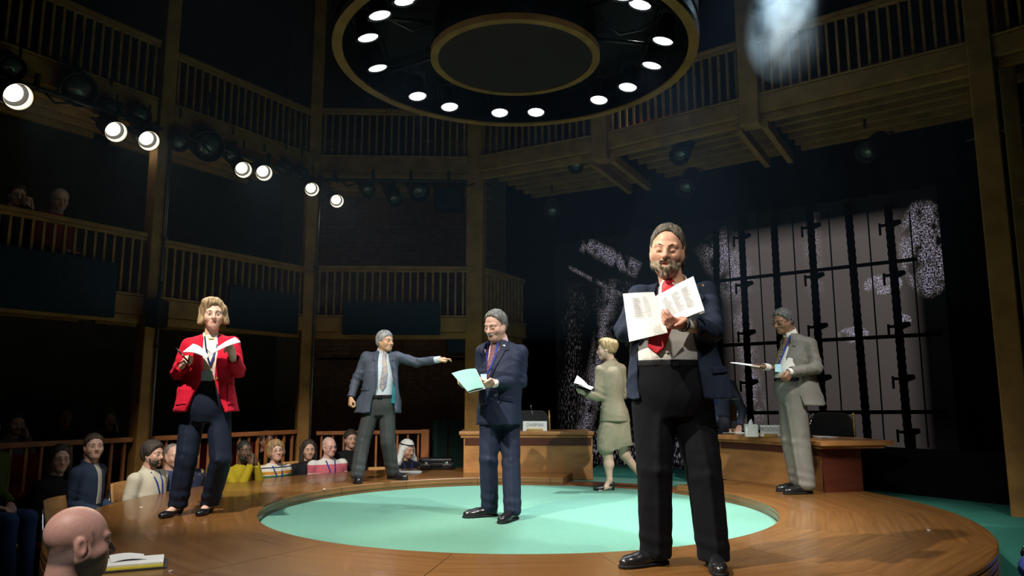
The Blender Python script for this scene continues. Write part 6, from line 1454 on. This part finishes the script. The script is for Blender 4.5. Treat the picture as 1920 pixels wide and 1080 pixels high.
# ------------------------------------------------------------------ briefcase, papers on the stage
c = onz(818, 881, STAGE_Z); t = thing('briefcase', 'black hard briefcase lying on the stage beside the man in the white headscarf', 'briefcase', c, 0.12)
bm = BM(); box(bm, -0.215, 0.215, -0.02, 0.26, 0.005, 0.075); mobj('lower_shell', bm, M['black_gloss'], t, bevel=0.018)
bm = BM(); box(bm, -0.213, 0.213, -0.018, 0.258, 0.082, 0.145); mobj('lid', bm, M['black_gloss'], t, bevel=0.022)
bm = BM(); box(bm, -0.218, 0.218, -0.024, 0.264, 0.074, 0.083); mobj('rim', bm, M['steel'], t)
for s in (-1, 1):
    bm = BM(); box(bm, s * 0.13 - 0.02, s * 0.13 + 0.02, -0.03, -0.018, 0.06, 0.10); mobj('latch', bm, M['chrome'], t, bevel=0.002)
bm = BM(); tube(bm, [(-0.07, -0.02, 0.06), (-0.065, -0.05, 0.062), (0.065, -0.05, 0.062), (0.07, -0.02, 0.06)], 0.009, 8); mobj('handle', bm, M['black'], t, smooth=True)
c = onz(770, 886, STAGE_Z); t = thing('paper_pile', 'white papers on the stage in front of the man in the white headscarf', 'papers', c, 0.1)
for k in range(3):
    bm = BM(); box(bm, -0.13, 0.13, -0.09, 0.10, k * 0.004 + 0.001, k * 0.004 + 0.004); o = mobj('sheet', bm, M['paper'], t); o.rotation_euler = (0, 0, 0.12 * (k - 1))
# stacked notebook, papers and folder near the bald man
c = onz(255, 1062, STAGE_Z); t = thing('folder_stack', 'stack of white papers over a yellow pad and dark folder near the bald head', 'folder', c, 0.42)
for nm, m, x0, x1, y0, y1, z0, z1 in (('folder', M['charcoal_fabric'], -.20, .155, -.12, .14, .001, .008), ('yellow_pad', M['yellow_paper'], -.19, .135, -.11, .12, .009, .022), ('papers', M['paper'], -.17, .135, -.10, .11, .023, .033)):
    bm = BM(); box(bm, x0, x1, y0, y1, z0, z1); mobj(nm, bm, m, t, bevel=0.001)
bm = BM(); sheet(bm, [(-.12, -.02, .034), (.05, .0, .034), (.03, .12, .04), (-.14, .10, .05)], 5, .002, lambda u, v: (0, 0, .01 * math.sin(u * PIT))); mobj('loose_sheet', bm, M['paper'], t)
# ------------------------------------------------------------------ audience chairs with wooden backs and chrome arms
def make_chair(label, loc, rz, group='wooden-backed audience chairs', z0=0.0, bh=0.90, arm=True):
    t = thing('audience_chair', label, 'chair', (loc[0], loc[1], z0), rz, group)
    bm = BM(); n = 8; rows = []
    for zi, z in enumerate((bh - 0.32, bh - 0.16, bh)):
        rows.append([bm.verts.new(((-0.22 + 0.44 * i / n) * (1 - 0.04 * zi), 0.22 - 0.05 * (2 * i / n - 1) ** 2 + 0.03 * zi, z)) for i in range(n + 1)])
    for r0, r1 in zip(rows, rows[1:]):
        for i in range(n): bm.faces.new((r0[i], r0[i + 1], r1[i + 1], r1[i]))
    o = mobj('backrest', bm, M['chair_wood'], t, smooth=True); md = o.modifiers.new('s', 'SOLIDIFY'); md.thickness = 0.014; md.offset = 1
    bm = BM(); box(bm, -0.22, 0.22, -0.22, 0.20, 0.43, 0.455); mobj('seat', bm, M['chair_wood'], t, bevel=0.01)
    for s in (-1, 1):
        bm = BM(); tube(bm, [(s * 0.225, 0.24, bh - 0.05), (s * 0.235, 0.20, 0.45), (s * 0.24, 0.24, 0.0)], 0.011, 8); mobj('leg', bm, M['chrome'], t, smooth=True)
        bm = BM(); tube(bm, [(s * 0.24, -0.20, 0.0), (s * 0.24, -0.19, 0.44)], 0.011, 8); mobj('leg', bm, M['chrome'], t, smooth=True)
        if arm:
            bm = BM(); tube(bm, [(s * 0.24, -0.19, 0.44), (s * 0.25, -0.22, 0.60), (s * 0.25, -0.19, 0.66), (s * 0.25, -0.05, 0.67), (s * 0.24, 0.20, 0.66)], 0.012, 8); mobj('arm', bm, M['chrome'], t, smooth=True)
    return t
def red_seat(label, loc, rz, z0=0.25):
    t = thing('theatre_seat', label, 'seat', (loc[0], loc[1], z0), rz, 'red theatre seats behind the balustrade')
    bm = BM(); box(bm, -0.22, 0.22, 0.14, 0.22, 0.35, 0.85); mobj('backrest', bm, M['red_plush'], t, bevel=0.05)
    bm = BM(); box(bm, -0.22, 0.22, -0.24, 0.14, 0.34, 0.44); mobj('seat', bm, M['red_plush'], t, bevel=0.03)
    bm = BM(); box(bm, -0.06, 0.06, -0.05, 0.18, 0.0, 0.36); mobj('pedestal', bm, M['black'], t)
# ================================================================== THE AUDIENCE
def stripe_mat(name, base, bands):
    m, nt, bs = nodes_of(name); N, L = nt.nodes, nt.links
    tc = N.new('ShaderNodeTexCoord'); sp = N.new('ShaderNodeSeparateXYZ'); L.new(tc.outputs['Object'], sp.inputs[0])
    prev = None
    for z0, z1, col in bands:
        a = N.new('ShaderNodeMath'); a.operation = 'GREATER_THAN'; a.inputs[1].default_value = z0; L.new(sp.outputs['Z'], a.inputs[0])
        b = N.new('ShaderNodeMath'); b.operation = 'LESS_THAN'; b.inputs[1].default_value = z1; L.new(sp.outputs['Z'], b.inputs[0])
        c = N.new('ShaderNodeMath'); c.operation = 'MULTIPLY'; L.new(a.outputs[0], c.inputs[0]); L.new(b.outputs[0], c.inputs[1])
        mx = N.new('ShaderNodeMix'); mx.data_type = 'RGBA'; L.new(c.outputs[0], mx.inputs['Factor']); mx.inputs['B'].default_value = (*col, 1)
        if prev is None: mx.inputs['A'].default_value = (*base, 1)
        else: L.new(prev, mx.inputs['A'])
        prev = mx.outputs['Result']
    L.new(prev, bs.inputs['Base Color']); bs.inputs['Roughness'].default_value = 0.9; bs.inputs['Specular IOR Level'].default_value = 0.2
    return m
def face_to(x, y, tx=RC.x, ty=RC.y): return math.atan2(tx - x, -(ty - y))
def long_hair(l=0.16, front=True):
    return [(U, el((0, 0.018, 0.040), (0.088, 0.104, 0.096))), (U, rc((0.07, 0.02, 0.02), (0.085, 0.03, -l), 0.04, 0.035), 0.03), (U, rc((-0.07, 0.02, 0.02), (-0.085, 0.03, -l), 0.04, 0.035), 0.03), (U, rc((0, 0.06, 0.02), (0, 0.085, -l), 0.06, 0.05), 0.04), (S, el((0, -0.090, -0.012), (0.060, 0.066, 0.092)), 0.02)]
def spectator(label, px, py, Y, z0=0.0, hyaw=None, pitch=0.05, roll=0.0, skin=(0.5, 0.3, 0.22), hair=None, hcol=((0.02, 0.015, 0.012), (0.06, 0.045, 0.035)), top=None, byaw=None, hands='lap', sc=0.97, female=False, beard=None, bcol=None, brow=(0.03, 0.02, 0.015), glass=None, coll=None, lany=False, legs=True, hh=0.0062, gh=0.012, trous=(0.02, 0.022, 0.03), width=1.0, group='seated audience', seat='chair', closed=False, scalp=None, lean=0.0, fat=0.0, stub=None, hair_noise=0.003, vneck=None):
    F = Fig(label, Y, px, z0, group); T = F.T; hd = F.J(px, py, 0)
    r = F.root; by = face_to(r[0], r[1]) if byaw is None else byaw; hy = by if hyaw is None else hyaw
    d = V3(math.sin(by), -math.cos(by), 0); rt = V3(math.cos(by), math.sin(by), 0)
    nk = hd - d * (0.035 + 0.0 * lean) + V3(0, 0, -0.150); lw = lambda dz: nk + V3(0, 0, dz) - d * lean * (-dz)
    shc, chs, wst, pel = lw(-0.055), lw(-0.20), lw(-0.38), lw(-0.53)
    w = width * (0.92 if female else 1.0)
    JT = Torso([(pel[2] - 0.06, pel[0], pel[1], 0.175 * w, 0.135 * w), (wst[2], wst[0], wst[1], 0.165 * w, 0.130 * w), (chs[2], chs[0], chs[1], 0.185 * w, 0.135 * w), (shc[2], shc[0], shc[1], 0.155 * w, 0.10), (nk[2], nk[0], nk[1], 0.068, 0.066)], by)
    sd_ = 0.185 * w; arms = []
    for s in (-1, 1):
        shd = nk + V3(0, 0, -0.075) + rt * s * sd_
        if hands == 'lap': e = shd + V3(0, 0, -0.27) + rt * s * 0.035 - d * 0.03; wv = pel + V3(0, 0, 0.10) + d * 0.25 + rt * s * 0.07
        elif hands == 'mouth': e = shd + V3(0, 0, -0.24) + d * 0.16 - rt * s * 0.02; wv = hd + d * 0.15 + V3(0, 0, -0.13) + rt * s * 0.03
        elif hands == 'chin1':
            if s > 0: e = shd + V3(0, 0, -0.24) + d * 0.14; wv = hd + d * 0.12 + V3(0, 0, -0.13) + rt * 0.03
            else: e = shd + V3(0, 0, -0.27) + rt * s * 0.03; wv = pel + V3(0, 0, 0.12) + d * 0.24
        else: e, wv = hands[0 if s < 0 else 1]; e = F.J(*e); wv = F.J(*wv)
        arms.append((shd, e, wv))
    jk, base = jacket(F, JT, nk, arms, top, (0.062 * w, 0.056 * w, 0.044), None, h=gh, wr=0.004, seed=px * 0.01, pad=0.058, name='top', shy=0.0)
    if vneck is not None: overlay('undershirt', base, JT, [(-0.035, nk[2] + 0.0), (0.035, nk[2] + 0.0), (0.028, nk[2] - 0.16), (0.035, nk[2] - 0.36), (-0.035, nk[2] - 0.36), (-0.028, nk[2] - 0.16)], 0.006, vneck, jk, h=0.007)
    if coll is not None: collar(F, nk, hd, coll, 0.064, parent=jk, ht=0.03, yaw=by, h=0.007)
    hips = [pel + rt * s * 0.09 for s in (-1, 1)]; knees = [h + d * 0.42 + V3(0, 0, 0.0) for h in hips]; ank = [V3(k[0] + d[0] * 0.02, k[1] + d[1] * 0.02, 0.07) for k in knees]
    if legs:
        sh = [(U, rc(pel, pel + V3(0, 0, 0.05), 0.15, 0.14))]
        for i in (0, 1): sh += [(U, rc(hips[i], knees[i], 0.085, 0.068), 0.03), (U, rc(knees[i], ank[i], 0.064, 0.055), 0.02)]
        to_obj('trousers', solid(sh, 0.017), cloth(*trous, 0.85, 0.15, 'tr'), T)
        for i in (0, 1): shoe_obj(T, (ank[i][0], ank[i][1], 0), by, BLACK_SHOE, 0.27, h=0.011)
    R = rotm(hy, pitch, roll)
    PQ, c = build_head(T, hd, R, sc, hh, skin, tuple(np.array(skin) * np.array([0.8, 0.5, 0.48])), nk - V3(0, 0, .03), hair, hcol, brow, beard=beard, beard_col=bcol, female=female, closed=closed, scalp=scalp, fat=fat, stubble=stub, age=0.0 if female else 0.8, hair_noise=hair_noise); F.add(PQ, c)
    if glass: glasses(T, hd, R, sc, glass)
    lowbody(F, pel, nk, None, skin, 0.07, armbones(arms), h=0.015)
    for s, a in zip((-1, 1), arms):
        dv = V3(a[2]) - V3(a[1]); side = 1 if s < 0 else -1
        if hands == 'lap' or (hands == 'chin1' and s < 0): H = hand_mesh(a[2], d * 0.8 - rt * s * 0.6 - V3(0, 0, .25), V3(0, 0, -1), side, 'relaxed', 0.98, 0.0075, 'side')
        elif hands in ('mouth', 'chin1'): H = hand_mesh(a[2], V3(0, 0, 1) - rt * s * 0.15 - d * 0.25, -rt * s - d * 0.3, side, 'hold', 0.98, 0.0065, 'side')
        else: H = hand_mesh(a[2], dv, V3(0, 0, -1), side, 'relaxed', 1.0, 0.0065, 'side')
        F.add(H, flat_col(H, skin))
    if lany:
        fr = [JT.front(s * 0.06 * (1 - t), nk[2] - 0.015 - 0.30 * t, 0.007) for s in (-1, 1) for t in (0, .33, .66, 1)]
        for k in (0, 1): ribbon(F, 'lanyard', fr[k * 4:k * 4 + 4], 0.016, LANYARD, nrm=tuple(d))
    F.finish()
    sx, sy = r[0] + pel[0], r[1] + pel[1]
    if seat == 'chair': make_chair('wooden-backed chair under the ' + ' '.join(label.split(' seated')[0].split(' behind')[0].split(' with ')[0].split()[:9]), (sx, sy), by, z0=z0 + max(-0.02, pel[2] - 0.53) if z0 > 0 else 0.0, bh=0.86)
    elif seat == 'red': red_seat('red theatre seat of the ' + ' '.join(label.split()[:9]), (sx, sy), by, z0)
    return F
short = lambda **k: hair_cut(**k)
beardA = [(U, el((0, -0.045, -0.078), (0.060, 0.054, 0.046))), (U, rc((0.062, -0.010, -0.015), (0.045, -0.045, -0.09), 0.014, 0.026), 0.02), (U, rc((-0.062, -0.010, -0.015), (-0.045, -0.045, -0.09), 0.014, 0.026), 0.02), (U, rc((-0.026, -0.093, -0.058), (0.026, -0.093, -0.058), 0.008), 0.01), (S, el((0, -0.10, -0.068), (0.018, 0.05, 0.006)), 0.004), (S, el((0, -0.09, -0.010), (0.044, 0.055, 0.028)), 0.012)]
spectator('bearded man in a cream shirt with blue lanyard seated by the stage', 287, 851, 7.35, hyaw=1.30, hair=short(front=(-0.082, 0.072), ear=(0.002, -0.05), nape=-0.11, inf=0.020), hcol=((0.018, 0.014, 0.012), (0.07, 0.055, 0.045)), top=cloth(0.52, 0.48, 0.38, 0.85, 0.08, 'cream_sh'), lany=True, beard=beardA, bcol=((0.02, 0.014, 0.01), (0.06, 0.04, 0.03)), width=1.05, gh=0.011, coll=cloth(0.52, 0.48, 0.38, 0.85, 0.08, 'cream_sh'))
spectator('woman in a denim jacket with hair tied back seated beside the stage', 176, 838, 7.0, hyaw=0.75, pitch=-0.08, female=True, hair=short(front=(-0.080, 0.078), ear=(0.0, -0.02), nape=-0.07, inf=0.010), hcol=((0.03, 0.02, 0.015), (0.08, 0.055, 0.04)), top=cloth(0.035, 0.055, 0.095, 0.85, 0.3, 'denim'), skin=(0.55, 0.34, 0.26), coll=cloth(0.035, 0.055, 0.095, 0.85, 0.3, 'denim'), seat='red', vneck=cloth(0.50, 0.46, 0.38, 0.9, 0.1, 'vn'))
spectator('person in black with long dark hair and glasses seated beside the denim jacket', 112, 860, 6.75, hyaw=0.8, pitch=0.05, hair=long_hair(0.20), top=cloth(0.010, 0.010, 0.013, 0.9, 0.2, 'blk'), glass=M['black_metal'], skin=(0.48, 0.30, 0.23), seat='red')
spectator('grey-haired man seated behind the balustrade above the bearded spectator', 268, 823, 8.45, 0.25, hyaw=0.9, hair=short(inf=0.014), hcol=((0.14, 0.13, 0.12), (0.32, 0.31, 0.29)), top=cloth(0.012, 0.012, 0.014, 0.9, 0.2, 'blk2'), seat='red')
spectator('man in a grey sweater with his hand at his mouth behind the balustrade', 30, 795, 8.0, 0.25, hyaw=0.85, hands='chin1', hair=short(), top=cloth(0.12, 0.125, 0.13, 0.95, 0.15, 'gsw'), seat='red', stub=(0.1, 0.07, 0.05))
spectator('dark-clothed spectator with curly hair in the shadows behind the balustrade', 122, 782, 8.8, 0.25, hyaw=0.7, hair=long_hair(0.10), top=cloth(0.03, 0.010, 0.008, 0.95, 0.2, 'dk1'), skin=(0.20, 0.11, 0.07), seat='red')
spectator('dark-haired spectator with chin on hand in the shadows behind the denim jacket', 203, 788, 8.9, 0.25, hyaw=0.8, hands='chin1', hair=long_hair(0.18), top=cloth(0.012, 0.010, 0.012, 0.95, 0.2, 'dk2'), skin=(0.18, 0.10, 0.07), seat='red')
spectator('balding man in a navy top half hidden by the trousers of the woman in red', 325, 855, 7.75, hyaw=1.0, hair=short(front=(-0.03, 0.10), ear=(0.0, -0.02), inf=0.004), hcol=((0.12, 0.10, 0.09), (0.25, 0.22, 0.2)), top=cloth(0.03, 0.045, 0.10, 0.9, 0.15, 'nv9'))
spectator('person in a navy and yellow printed top behind the legs of the woman in red', 357, 852, 8.05, hyaw=0.9, hair=short(), top=mix_mat('nvyel', (0.015, 0.022, 0.06), (0.45, 0.33, 0.04), 0.9, 16, lo=0.60, hi=0.64))
spectator('man in a mustard yellow sweater with hands clasped before his mouth', 459, 846, 8.55, hyaw=0.75, pitch=-0.05, hands='mouth', hair=short(inf=0.005), hcol=((0.008, 0.007, 0.006), (0.02, 0.017, 0.015)), top=cloth(0.34, 0.26, 0.012, 0.95, 0.1, 'must', bump=0.4), skin=(0.085, 0.045, 0.028), beard=beardA, bcol=((0.008, 0.007, 0.006), (0.02, 0.017, 0.015)))
spectator('grey-haired man seated behind the balustrade over the striped sweater', 500, 826, 9.75, 0.25, hyaw=0.7, hair=short(inf=0.014), hcol=((0.05, 0.045, 0.04), (0.14, 0.13, 0.12)), top=cloth(0.03, 0.03, 0.032, 0.9, 0.2, 'gr3'), seat='red')
zc = 0.0
F_ = spectator('curly-haired woman with glasses in a cream sweater with coloured stripes', 517, 846, 8.98, hyaw=0.62, pitch=-0.10, roll=-0.08, female=True, hair=[(U, el((0, 0.018, 0.042), (0.100, 0.112, 0.104))), (U, el((0.07, -0.01, -0.02), (0.036, 0.05, 0.05)), 0.02), (U, el((-0.07, -0.01, -0.02), (0.036, 0.05, 0.05)), 0.02), (S, el((0, -0.092, -0.018), (0.060, 0.066, 0.084)), 0.012)], hcol=((0.18, 0.11, 0.05), (0.42, 0.28, 0.14)), hair_noise=0.008,
          top=stripe_mat('striped_sweater', (0.58, 0.55, 0.47), [(0.845, 0.858, (0.02, 0.03, 0.08)), (0.775, 0.81, (0.50, 0.22, 0.03)), (0.70, 0.765, (0.03, 0.12, 0.05)), (0.62, 0.69, (0.50, 0.08, 0.16))]), glass=M['chrome'], lany=True, skin=(0.58, 0.36, 0.28), width=1.1, gh=0.010)
spectator('woman in black with long dark hair seated beside the timber post', 579, 843, 9.55, hyaw=0.45, female=True, hair=long_hair(0.22), top=cloth(0.010, 0.010, 0.012, 0.7, 0.2, 'blk5'), skin=(0.50, 0.31, 0.23))
spectator('bald man with glasses in a white and pink banded polo shirt', 618, 838, 9.62, hyaw=0.75, hair=short(front=(0.02, 0.06), ear=(0.01, -0.02), nape=-0.07, inf=0.006), hcol=((0.3, 0.3, 0.3), (0.5, 0.5, 0.5)), top=stripe_mat('polo', (0.62, 0.60, 0.58), [(0.735, 0.835, (0.52, 0.12, 0.16)), (0.45, 0.62, (0.52, 0.12, 0.16)), (0.925, 0.98, (0.52, 0.12, 0.16))]), glass=M['black_metal'], lany=True, skin=(0.60, 0.36, 0.29), coll=cloth(0.40, 0.48, 0.58, 0.8, 0.05, 'polo_c'), width=1.1, gh=0.010)
spectator('man in black with dark hair seated right behind the pointing man', 658, 823, 10.0, hyaw=0.5, hair=short(inf=0.012), top=cloth(0.009, 0.009, 0.010, 0.9, 0.2, 'blk6'))
# man in the white headscarf
F_ = spectator('man in a white headscarf and dark jacket bent over papers beside the briefcase', 764, 843, 10.28, hyaw=0.85, pitch=0.22, hair=None, brow=(0.05, 0.04, 0.03), top=cloth(0.016, 0.017, 0.022, 0.8, 0.2, 'blk7'), skin=(0.50, 0.28, 0.18), lany=True, closed=True, hands=[((735, 890, -0.10), (765, 884, -0.38)), ((800, 885, -0.15), (794, 876, -0.42))], stub=(0.2, 0.13, 0.1))
hd = F_.J(764, 843, 0); R = rotm(0.85, 0.18, 0)
sc_ = [(U, el((0, 0.018, 0.045), (0.094, 0.110, 0.098))), (U, rc((0.085, 0.01, 0.02), (0.14, 0.0, -0.20), 0.035, 0.060), 0.04), (U, rc((-0.085, 0.01, 0.0), (-0.11, 0.02, -0.18), 0.035, 0.05), 0.04), (U, rc((0, 0.07, 0.0), (0, 0.10, -0.22), 0.07, 0.07), 0.05), (S, el((0, -0.088, -0.020), (0.060, 0.062, 0.086)), 0.01), wrinkle(0.007, 34, 1.0, 0.5)]
P, Q = solid(sc_, 0.007); to_obj('headscarf', (P @ R.T + hd, Q), cloth(0.66, 0.66, 0.64, 0.9, 0.05, 'scarf'), F_.T)
bm = BM(); tube(bm, [Vector(V3(0.090 * math.cos(a), 0.018 + 0.104 * math.sin(a), 0.075) @ R.T + hd) for a in np.linspace(0, 2 * PIT, 25)], 0.008, 8); mobj('head_cord', bm, M['black'], F_.T, smooth=True)
# two people in the lower gallery at the far left
spectator('man with glasses leaning on the lower balcony rail at the left edge', 33, 366, 7.5, Z1B - 0.06, hyaw=0.8, pitch=0.2, hair=short(), top=cloth(0.02, 0.022, 0.025, 0.9, 0.2, 'bal1'), glass=M['black_metal'], seat='red', hands='mouth')
spectator('man in a dark red top on the lower balcony, right of the other spectator there', 112, 376, 7.75, Z1B - 0.06, hyaw=0.8, pitch=0.2, hair=short(front=(-0.05, 0.095)), hcol=((0.2, 0.19, 0.18), (0.4, 0.38, 0.36)), top=cloth(0.16, 0.012, 0.02, 0.9, 0.2, 'bal2'), seat='red')
# person in green and jeans at the left edge
spectator('person in green with blue jeans cut off by the left edge of the picture', -22, 812, 6.25, hyaw=0.9, hair=short(), top=cloth(0.05, 0.075, 0.018, 0.9, 0.2, 'grn'), trous=(0.025, 0.05, 0.13), byaw=1.35)
# bald man close to the camera
def bald_man():
    F = Fig('bald man close to the camera seen from behind, facing the stage', 2.80, 150, 0.0); T = F.T; J = F.J; skin = (0.62, 0.34, 0.28)
    hd = J(147, 1018, 0); R = rotm(2.35, 0.06, 0.03); nk = hd + V3(-0.03, -0.03, -0.17)
    hair = None
    PQ, c = build_head(T, hd, R, 1.06, 0.0035, skin, (0.45, 0.18, 0.15), nk - V3(0, 0, .03), hair, brow_col=(0.12, 0.08, 0.06), scalp=(0.035, (0.20, 0.135, 0.12)), neck_r=0.062, fat=0.003); F.add(PQ, c)
    d = V3(math.sin(2.3), -math.cos(2.3), 0); rt = V3(math.cos(2.3), math.sin(2.3), 0)
    lw = lambda dz: nk + V3(0, 0, dz)
    JT = Torso([(lw(-.58)[2], nk[0], nk[1], 0.18, 0.14), (lw(-.38)[2], nk[0], nk[1], 0.175, 0.135), (lw(-.2)[2], nk[0], nk[1], 0.20, 0.14), (lw(-.06)[2], nk[0], nk[1], 0.165, 0.10), (nk[2], nk[0], nk[1], 0.072, 0.07)], 2.3)
    arms = []
    for s in (-1, 1):
        sh = lw(-0.08) + rt * s * 0.195; arms.append((sh, sh + V3(0, 0, -.28) + rt * s * .03, lw(-.42) + d * .28 + rt * s * .08))
    tp = cloth(0.03, 0.032, 0.038, 0.9, 0.2, 'baldtop'); jk, base = jacket(F, JT, nk, arms, tp, (0.066, 0.058, 0.046), None, h=0.012, name='top', shy=0.0)
    pel = lw(-.55); hips = [pel + rt * s * 0.09 for s in (-1, 1)]; kn = [h + d * .42 for h in hips]; an = [V3(k[0], k[1], .07) for k in kn]
    sh = [(U, rc(pel, pel + V3(0, 0, .05), .15, .14))]
    for i in (0, 1): sh += [(U, rc(hips[i], kn[i], .085, .068), .03), (U, rc(kn[i], an[i], .064, .055), .02)]
    to_obj('trousers', solid(sh, .017), cloth(0.02, 0.022, 0.03, 0.85, 0.15, 'tr'), T)
    for i in (0, 1): shoe_obj(T, (an[i][0], an[i][1], 0), 2.3, BLACK_SHOE, .28, h=.011)
    lowbody(F, pel, nk, None, skin, 0.07, armbones(arms), h=.015)
    for s, a in zip((-1, 1), arms): H = hand_mesh(a[2], d - rt * s * .5 - V3(0, 0, .2), V3(0, 0, -1), 1 if s < 0 else -1, 'relaxed', 1.0, .008, 'side'); F.add(H, flat_col(H, skin))
    F.finish()
    make_chair('wooden-backed chair under the bald man close to the camera', (F.root[0] + pel[0], F.root[1] + pel[1]), 2.3, bh=0.80)
bald_man()
# seated delegate behind the president's desk, hands on the desk
def delegate():
    F = spectator('man in a blue-grey suit leaning on the curved desk behind the bearded man', 1340, 688, 9.35, 0.655, byaw=-0.30, hyaw=-0.2, pitch=0.3, hair=short(), top=cloth(0.045, 0.058, 0.09, 0.8, 0.15, 'deleg'), hands=[((1330, 775, -0.05), (1358, 801, -0.32)), ((1392, 770, -0.05), (1386, 800, -0.32))], lany=True, group='people on the stage', seat='chair', coll=WHITE)
delegate()
# empty chairs that show their backs, seats in the rear rows
for (px, Y, lab, bh, arm) in ((168, 6.0, 'empty chair with a tan wooden back beyond the bald head', .885, True), (447, 8.72, 'empty chair with a wooden back in front of the mustard sweater', .79, False), (707, 10.0, 'low wooden chair back behind the shoes of the pointing man', .74, False)):
    p = onY(px, 900, Y); make_chair(lab, (p.x, Y), face_to(p.x, Y), bh=bh, arm=arm)
make_chair('chair with curved chrome arms at the bottom left corner', (-3.62, 4.78), face_to(-3.62, 4.78), bh=0.86)
c_ = make_chair('wooden-backed chair with dark arms cut off by the right edge', (3.62, 5.02), face_to(3.62, 5.02) , bh=1.0)
b = thing('folded_coat', 'blue cloth coat lying over the chair at the right edge', 'coat', (3.45, 4.98, 0.46), 0.6)
P, Q = solid([(U, el((0, 0, 0.10), (0.20, 0.16, 0.11))), (U, el((0.1, -0.08, 0.16), (0.10, 0.09, 0.08)), 0.04), wrinkle(0.012, 22, 0.5, 0.8), (I, halfspace((0, 0, 0.0), (0, 0, -1)))], 0.012); to_obj('cloth', (P, Q), cloth(0.03, 0.055, 0.22, 0.9, 0.2, 'coat'), b)
k = 0
nB = (PB - PA).normalized(); nn_ = Vector((-nB.y, nB.x, 0))
for u, dpt, lab in ((0.25, 0.5, 'empty red theatre seat behind the balustrade, just right of the tall post'), (0.55, 0.5, 'empty red theatre seat behind the legs of the woman in red'), (0.75, 0.55, 'empty red theatre seat behind the mustard sweater'), (-0.35, 0.45, 'empty red theatre seat behind the denim jacket'), (-0.75, 0.45, 'empty red theatre seat near the left edge behind the balustrade')):
    c = PA + (PB - PA) * u + nn_ * dpt; red_seat(lab, (c.x, c.y), face_to(c.x, c.y), 0.25)
# ================================================================== SMOKE AND HAZE
def vol_mat(name, dens, col=(0.8, 0.9, 1.0), noise=None, aniso=0.2):
    m = bpy.data.materials.new(name); m.use_nodes = True; nt = m.node_tree; N, L = nt.nodes, nt.links
    for n in list(N):
        if n.type == 'BSDF_PRINCIPLED': N.remove(n)
    out = [n for n in N if n.type == 'OUTPUT_MATERIAL'][0]
    v = N.new('ShaderNodeVolumeScatter'); v.inputs['Color'].default_value = (*col, 1); v.inputs['Density'].default_value = dens; v.inputs['Anisotropy'].default_value = aniso
    L.new(v.outputs[0], out.inputs['Volume'])
    if noise:
        tc = N.new('ShaderNodeTexCoord'); no = N.new('ShaderNodeTexNoise'); no.inputs['Scale'].default_value = noise; no.inputs['Detail'].default_value = 5; no.inputs['Distortion'].default_value = 0.6
        L.new(tc.outputs['Object'], no.inputs['Vector'])
        r = N.new('ShaderNodeMapRange'); r.inputs[1].default_value = 0.42; r.inputs[2].default_value = 0.75; L.new(no.outputs['Fac'], r.inputs[0])
        ln = N.new('ShaderNodeVectorMath'); ln.operation = 'LENGTH'; L.new(tc.outputs['Object'], ln.inputs[0])
        f = N.new('ShaderNodeMapRange'); f.inputs[1].default_value = 1.0; f.inputs[2].default_value = 0.0; L.new(ln.outputs['Value'], f.inputs[0])
        a = N.new('ShaderNodeMath'); a.operation = 'MULTIPLY'; L.new(r.outputs[0], a.inputs[0]); L.new(f.outputs[0], a.inputs[1])
        b = N.new('ShaderNodeMath'); b.operation = 'MULTIPLY'; b.inputs[1].default_value = dens; L.new(a.outputs[0], b.inputs[0]); L.new(b.outputs[0], v.inputs['Density'])
    return m
bm = BM(); bmesh.ops.create_icosphere(bm, subdivisions=3, radius=1.0)
o = mobj('smoke_puff', bm, vol_mat('smoke', 4.5, (0.62, 0.85, 1.0), noise=2.2), smooth=True); o.location = onY(1522, -5, 6.9); o.scale = (0.58, 0.5, 1.0); o.rotation_euler = (0, 0.5, 0)
tag(o, 'pale blue puff of smoke lit by a beam at the top right', 'smoke', kind='stuff')
HAZE = True
if HAZE:
    bm = BM(); box(bm, -4.6, 4.0, 4.6, 10.4, 2.3, 6.2)
    o = mobj('stage_haze', bm, vol_mat('haze', 0.0022, (0.45, 0.7, 1.0))); tag(o, 'thin bluish haze hanging in the air over the stage', 'haze', kind='stuff')
